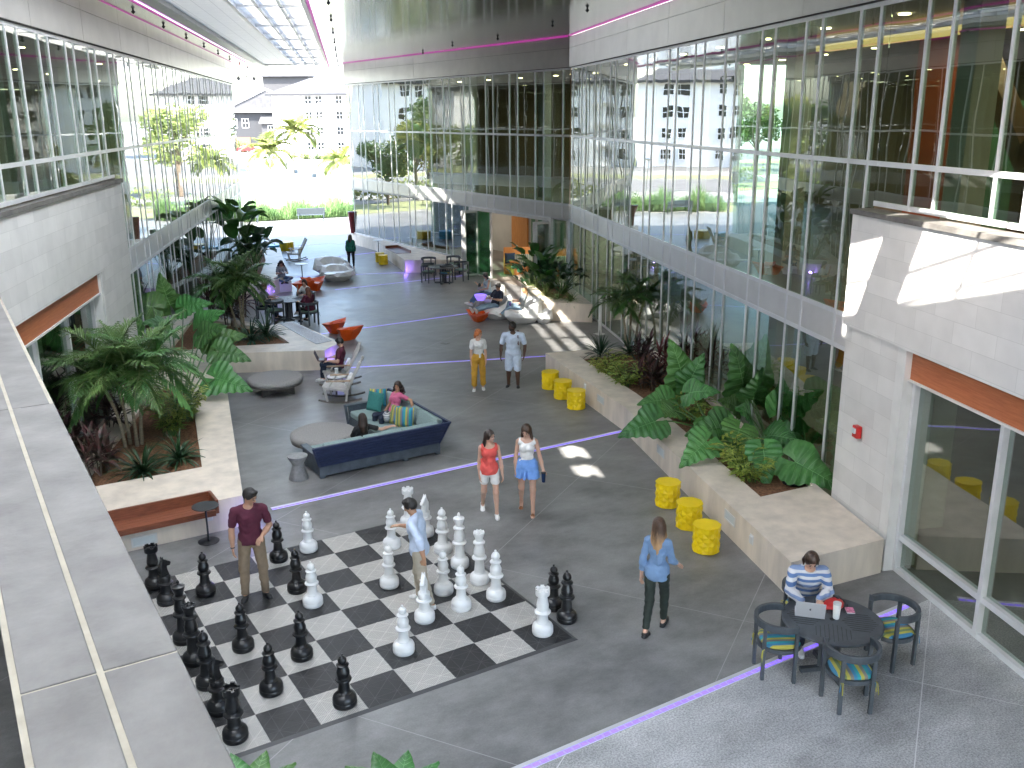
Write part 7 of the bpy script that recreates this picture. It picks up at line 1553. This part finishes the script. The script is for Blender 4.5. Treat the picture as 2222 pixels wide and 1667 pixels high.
# 12-14 people at the second table
J = person('man in a grey t-shirt leaning on the table of three', GM, (T2.x-GM.x, T2.y-GM.y), None, (-.2, .9, -.1), [((.35, .55, -.8), (-.45, .85, .10)), ((-.35, .55, -.8), (.45, .85, .10))], [((.12, 1, 0), (0, .1, -1)), ((-.12, 1, 0), (0, .15, -1))], up_=(0, .14, 1), h=1.74, skin='skin_fair', hair='short', hcol='hair_auburn', top=('c_grey', .32, -.04, .016), bottom=('c_dkjeans', .95, .01), shoes='shoe_black', step=.010, pel=(0, -.05, .55))
J = person('woman in a maroon top at the table of three, back to the camera', MW, (T2.x-MW.x, T2.y-MW.y), None, (.1, .9, -.1), [((.30, .5, -.9), (-.25, .9, .15)), ((-.30, .5, -.9), (.25, .9, .15))], [((.12, 1, 0), (0, .1, -1)), ((-.12, 1, 0), (0, -.1, -1))], up_=(0, .06, 1), h=1.66, skin='skin_fair', hair='long', hcol='hair_auburn', top=('c_maroon', .36, -.05, .016), bottom=('c_black', .95, .01), shoes='shoe_black', step=.010, sex='f', pel=(0, -.05, .55), scale_w=1.08)
J = person('woman in a white top resting her chin on her hand at the table of three', WW, (T2.x-WW.x, T2.y-WW.y), None, (-.2, .9, -.15), [((.25, .6, -.8), (-.25, .35, 1), (0, .1, 1)), ((-.35, .5, -.8), (.4, .85, .10))], [((.12, 1, 0), (0, .1, -1)), ((-.12, 1, 0), (0, .1, -1))], up_=(0, .12, 1), h=1.62, skin='skin_fair', hair='long', hcol='hair_brown', top=('c_white', .32, -.04, .014), bottom=('c_black', .95, .01), shoes='shoe_white', step=.010, sex='f', pel=(0, -.05, .55))
# 15 curly haired woman sitting on the far ledge
p15 = G(612, 602, .58)
st15 = empty('lounge_stool', (p15.x, p15.y, 0), 0, 'pale block stool under the curly haired woman in grey', 'stool'); MB().box((0, 0, .21), (.6, .6, .42)).build('body', 'shell_white', st15, bevel=.02); MB().box((0, 0, .44), (.62, .62, .04)).build('seat_pad', 'shell_white', st15, bevel=.01)
J = person('woman with dark curly hair in a grey t-shirt sitting cross legged with a phone', (p15.x, p15.y, 0), (-.1, -1), None, (.1, .8, -.55), [((.30, .4, -.9), (-.45, .8, .2)), ((-.30, .4, -.9), (.45, .8, .2))], [((.65, .8, .05), (-.9, .35, -.35), (-.6, .8, 0)), ((-.65, .8, .05), (.9, .35, -.35), (.6, .8, 0))], up_=(0, .12, 1), h=1.62, skin='skin_mid', hair='curly', hcol='hair_dark', top=('c_grey', .32, -.04, .014), bottom=('c_jeans', .95, .012), shoes='shoe_black', step=.011, sex='f', pel=(0, -.08, .57))
ph = J['world'](J['Rw']+np.array([-.08, .10, .03])); t_ = empty('phone', ph, 0, 'phone in the hands of the curly haired woman in grey', 'phone'); MB().box((0, 0, 0), (.075, .15, .009), .3, .5).build('case', 'black_metal', t_, bevel=.003); MB().box((0, 0, .006), (.066, .135, .002), .3, .5).build('screen', 'frost', t_)
# 16 woman in green
J = person('woman in a green sweater walking away across the far plaza', FT_(763, 583), mixd(AWAY, SR_, .0), None, (0, 1, -.1), [((.14, .05, -1), (.02, .12, -1)), ((-.14, -.05, -1), (-.02, .10, -1))], [((.04, .16, -1), (0, -.05, -1), (0, 1, 0)), ((-.03, -.10, -1), (0, -.30, -1), (0, .9, -.4))], h=1.62, skin='skin_mid', hair='long', hcol='hair_dark', top=('c_green', .92, -.04, .024), bottom=('c_black', .90, .012), shoes='shoe_white', step=.011, sex='f')
# 17-19 loungers
def dirto(a, b): return (b[0]-a[0], b[1]-a[1])
J = person('woman in a pale tank top and jeans lounging on a white faceted seat', WS1, (-.95, .15), None, (.05, .75, -.65), [((.35, .45, -.8), (-.35, .9, .45), (-.2, .6, .8)), ((-.35, .35, -.9), (.1, .95, -.1))], [((.12, 1, -.12), (.04, .72, -.75), (.1, .9, .3)), ((-.12, 1, -.10), (-.02, .78, -.70), (0, .9, .3))], up_=(0, .06, 1), h=1.72, skin='skin_fair', hair='xlong', hcol='hair_black', top=('c_aqua', 0, -.05, .014), bottom=('c_jeans', .93, .010), shoes='shoe_white', step=.010, sex='f', pel=(0, .12, .50), scale_w=1.12)
dg = empty('plush_bag', J['world']((.05, .42, .62)), .4, 'black and white patterned bag on the lap of the woman in the tank top', 'bag'); g = MB(); g.ell((0, 0, .02), (.12, .10, .10), 12, 8); g.build('bag_body', 'stripe_grey', dg, True); g = MB(); g.ell((0, .03, .16), (.06, .06, .09), 10, 8); g.build('flap', 'black_metal', dg, True)
J = person('man in glasses and a navy t-shirt reclining with his feet on an orange seat', WS2, dirto(WS2, FT), None, (0, .85, -.45), [((.40, .45, -.8), (-.55, .8, .20)), ((-.40, .45, -.8), (.55, .8, .20))], [((.10, 1, -.02), (.02, 1, -.22), (.1, .5, .85)), ((-.10, 1, .04), (.08, 1, -.26), (0, .5, .85))], up_=(0, -.38, 1), h=1.74, skin='skin_mid', hair='short', hcol='hair_black', top=('c_navy', .34, -.04, .016), bottom=('c_lightjeans', .93, .012), shoes='shoe_white', step=.010, pel=(0, .12, .50), curl=(.5, .5))
hcg = J['hc']; g = MB()
for s_ in (-1, 1): g.tube([tuple(hcg+np.array([s_*.03+.022*math.cos(a), .092, -.03+.016*math.sin(a)])) for a in [k*.7 for k in range(10)]], .003, 4)
g.build('glasses', 'black_metal', J['obj'])
ph = J['world'](J['Rw']+np.array([-.10, .08, .04])); t_ = empty('phone', ph, 0, 'phone held by the man in the navy t-shirt', 'phone'); MB().box((0, 0, 0), (.075, .15, .009), .9, .6).build('case', 'black_metal', t_, bevel=.003); MB().box((0, 0, .006), (.066, .135, .002), .9, .6).build('screen', 'frost', t_)
J = person('blonde woman in jeans reclining in the sun on a white faceted seat', WS3, (-.90, .42), None, (-.1, .75, -.5), [((.35, .5, -.8), (-.3, .9, .2)), ((-.35, .45, -.9), (.3, .85, .15))], [((.12, .9, .42), (.02, .45, -.95), (0, 1, 0)), ((-.12, 1, .15), (-.02, .75, -.6), (0, .9, .3))], up_=(0, -.42, 1), h=1.64, skin='skin_fair', hair='long', hcol='hair_blonde', top=('c_grey', .55, -.04, .016), bottom=('c_lightjeans', .93, .010), shoes='shoe_white', step=.010, sex='f', pel=(0, .08, .50))
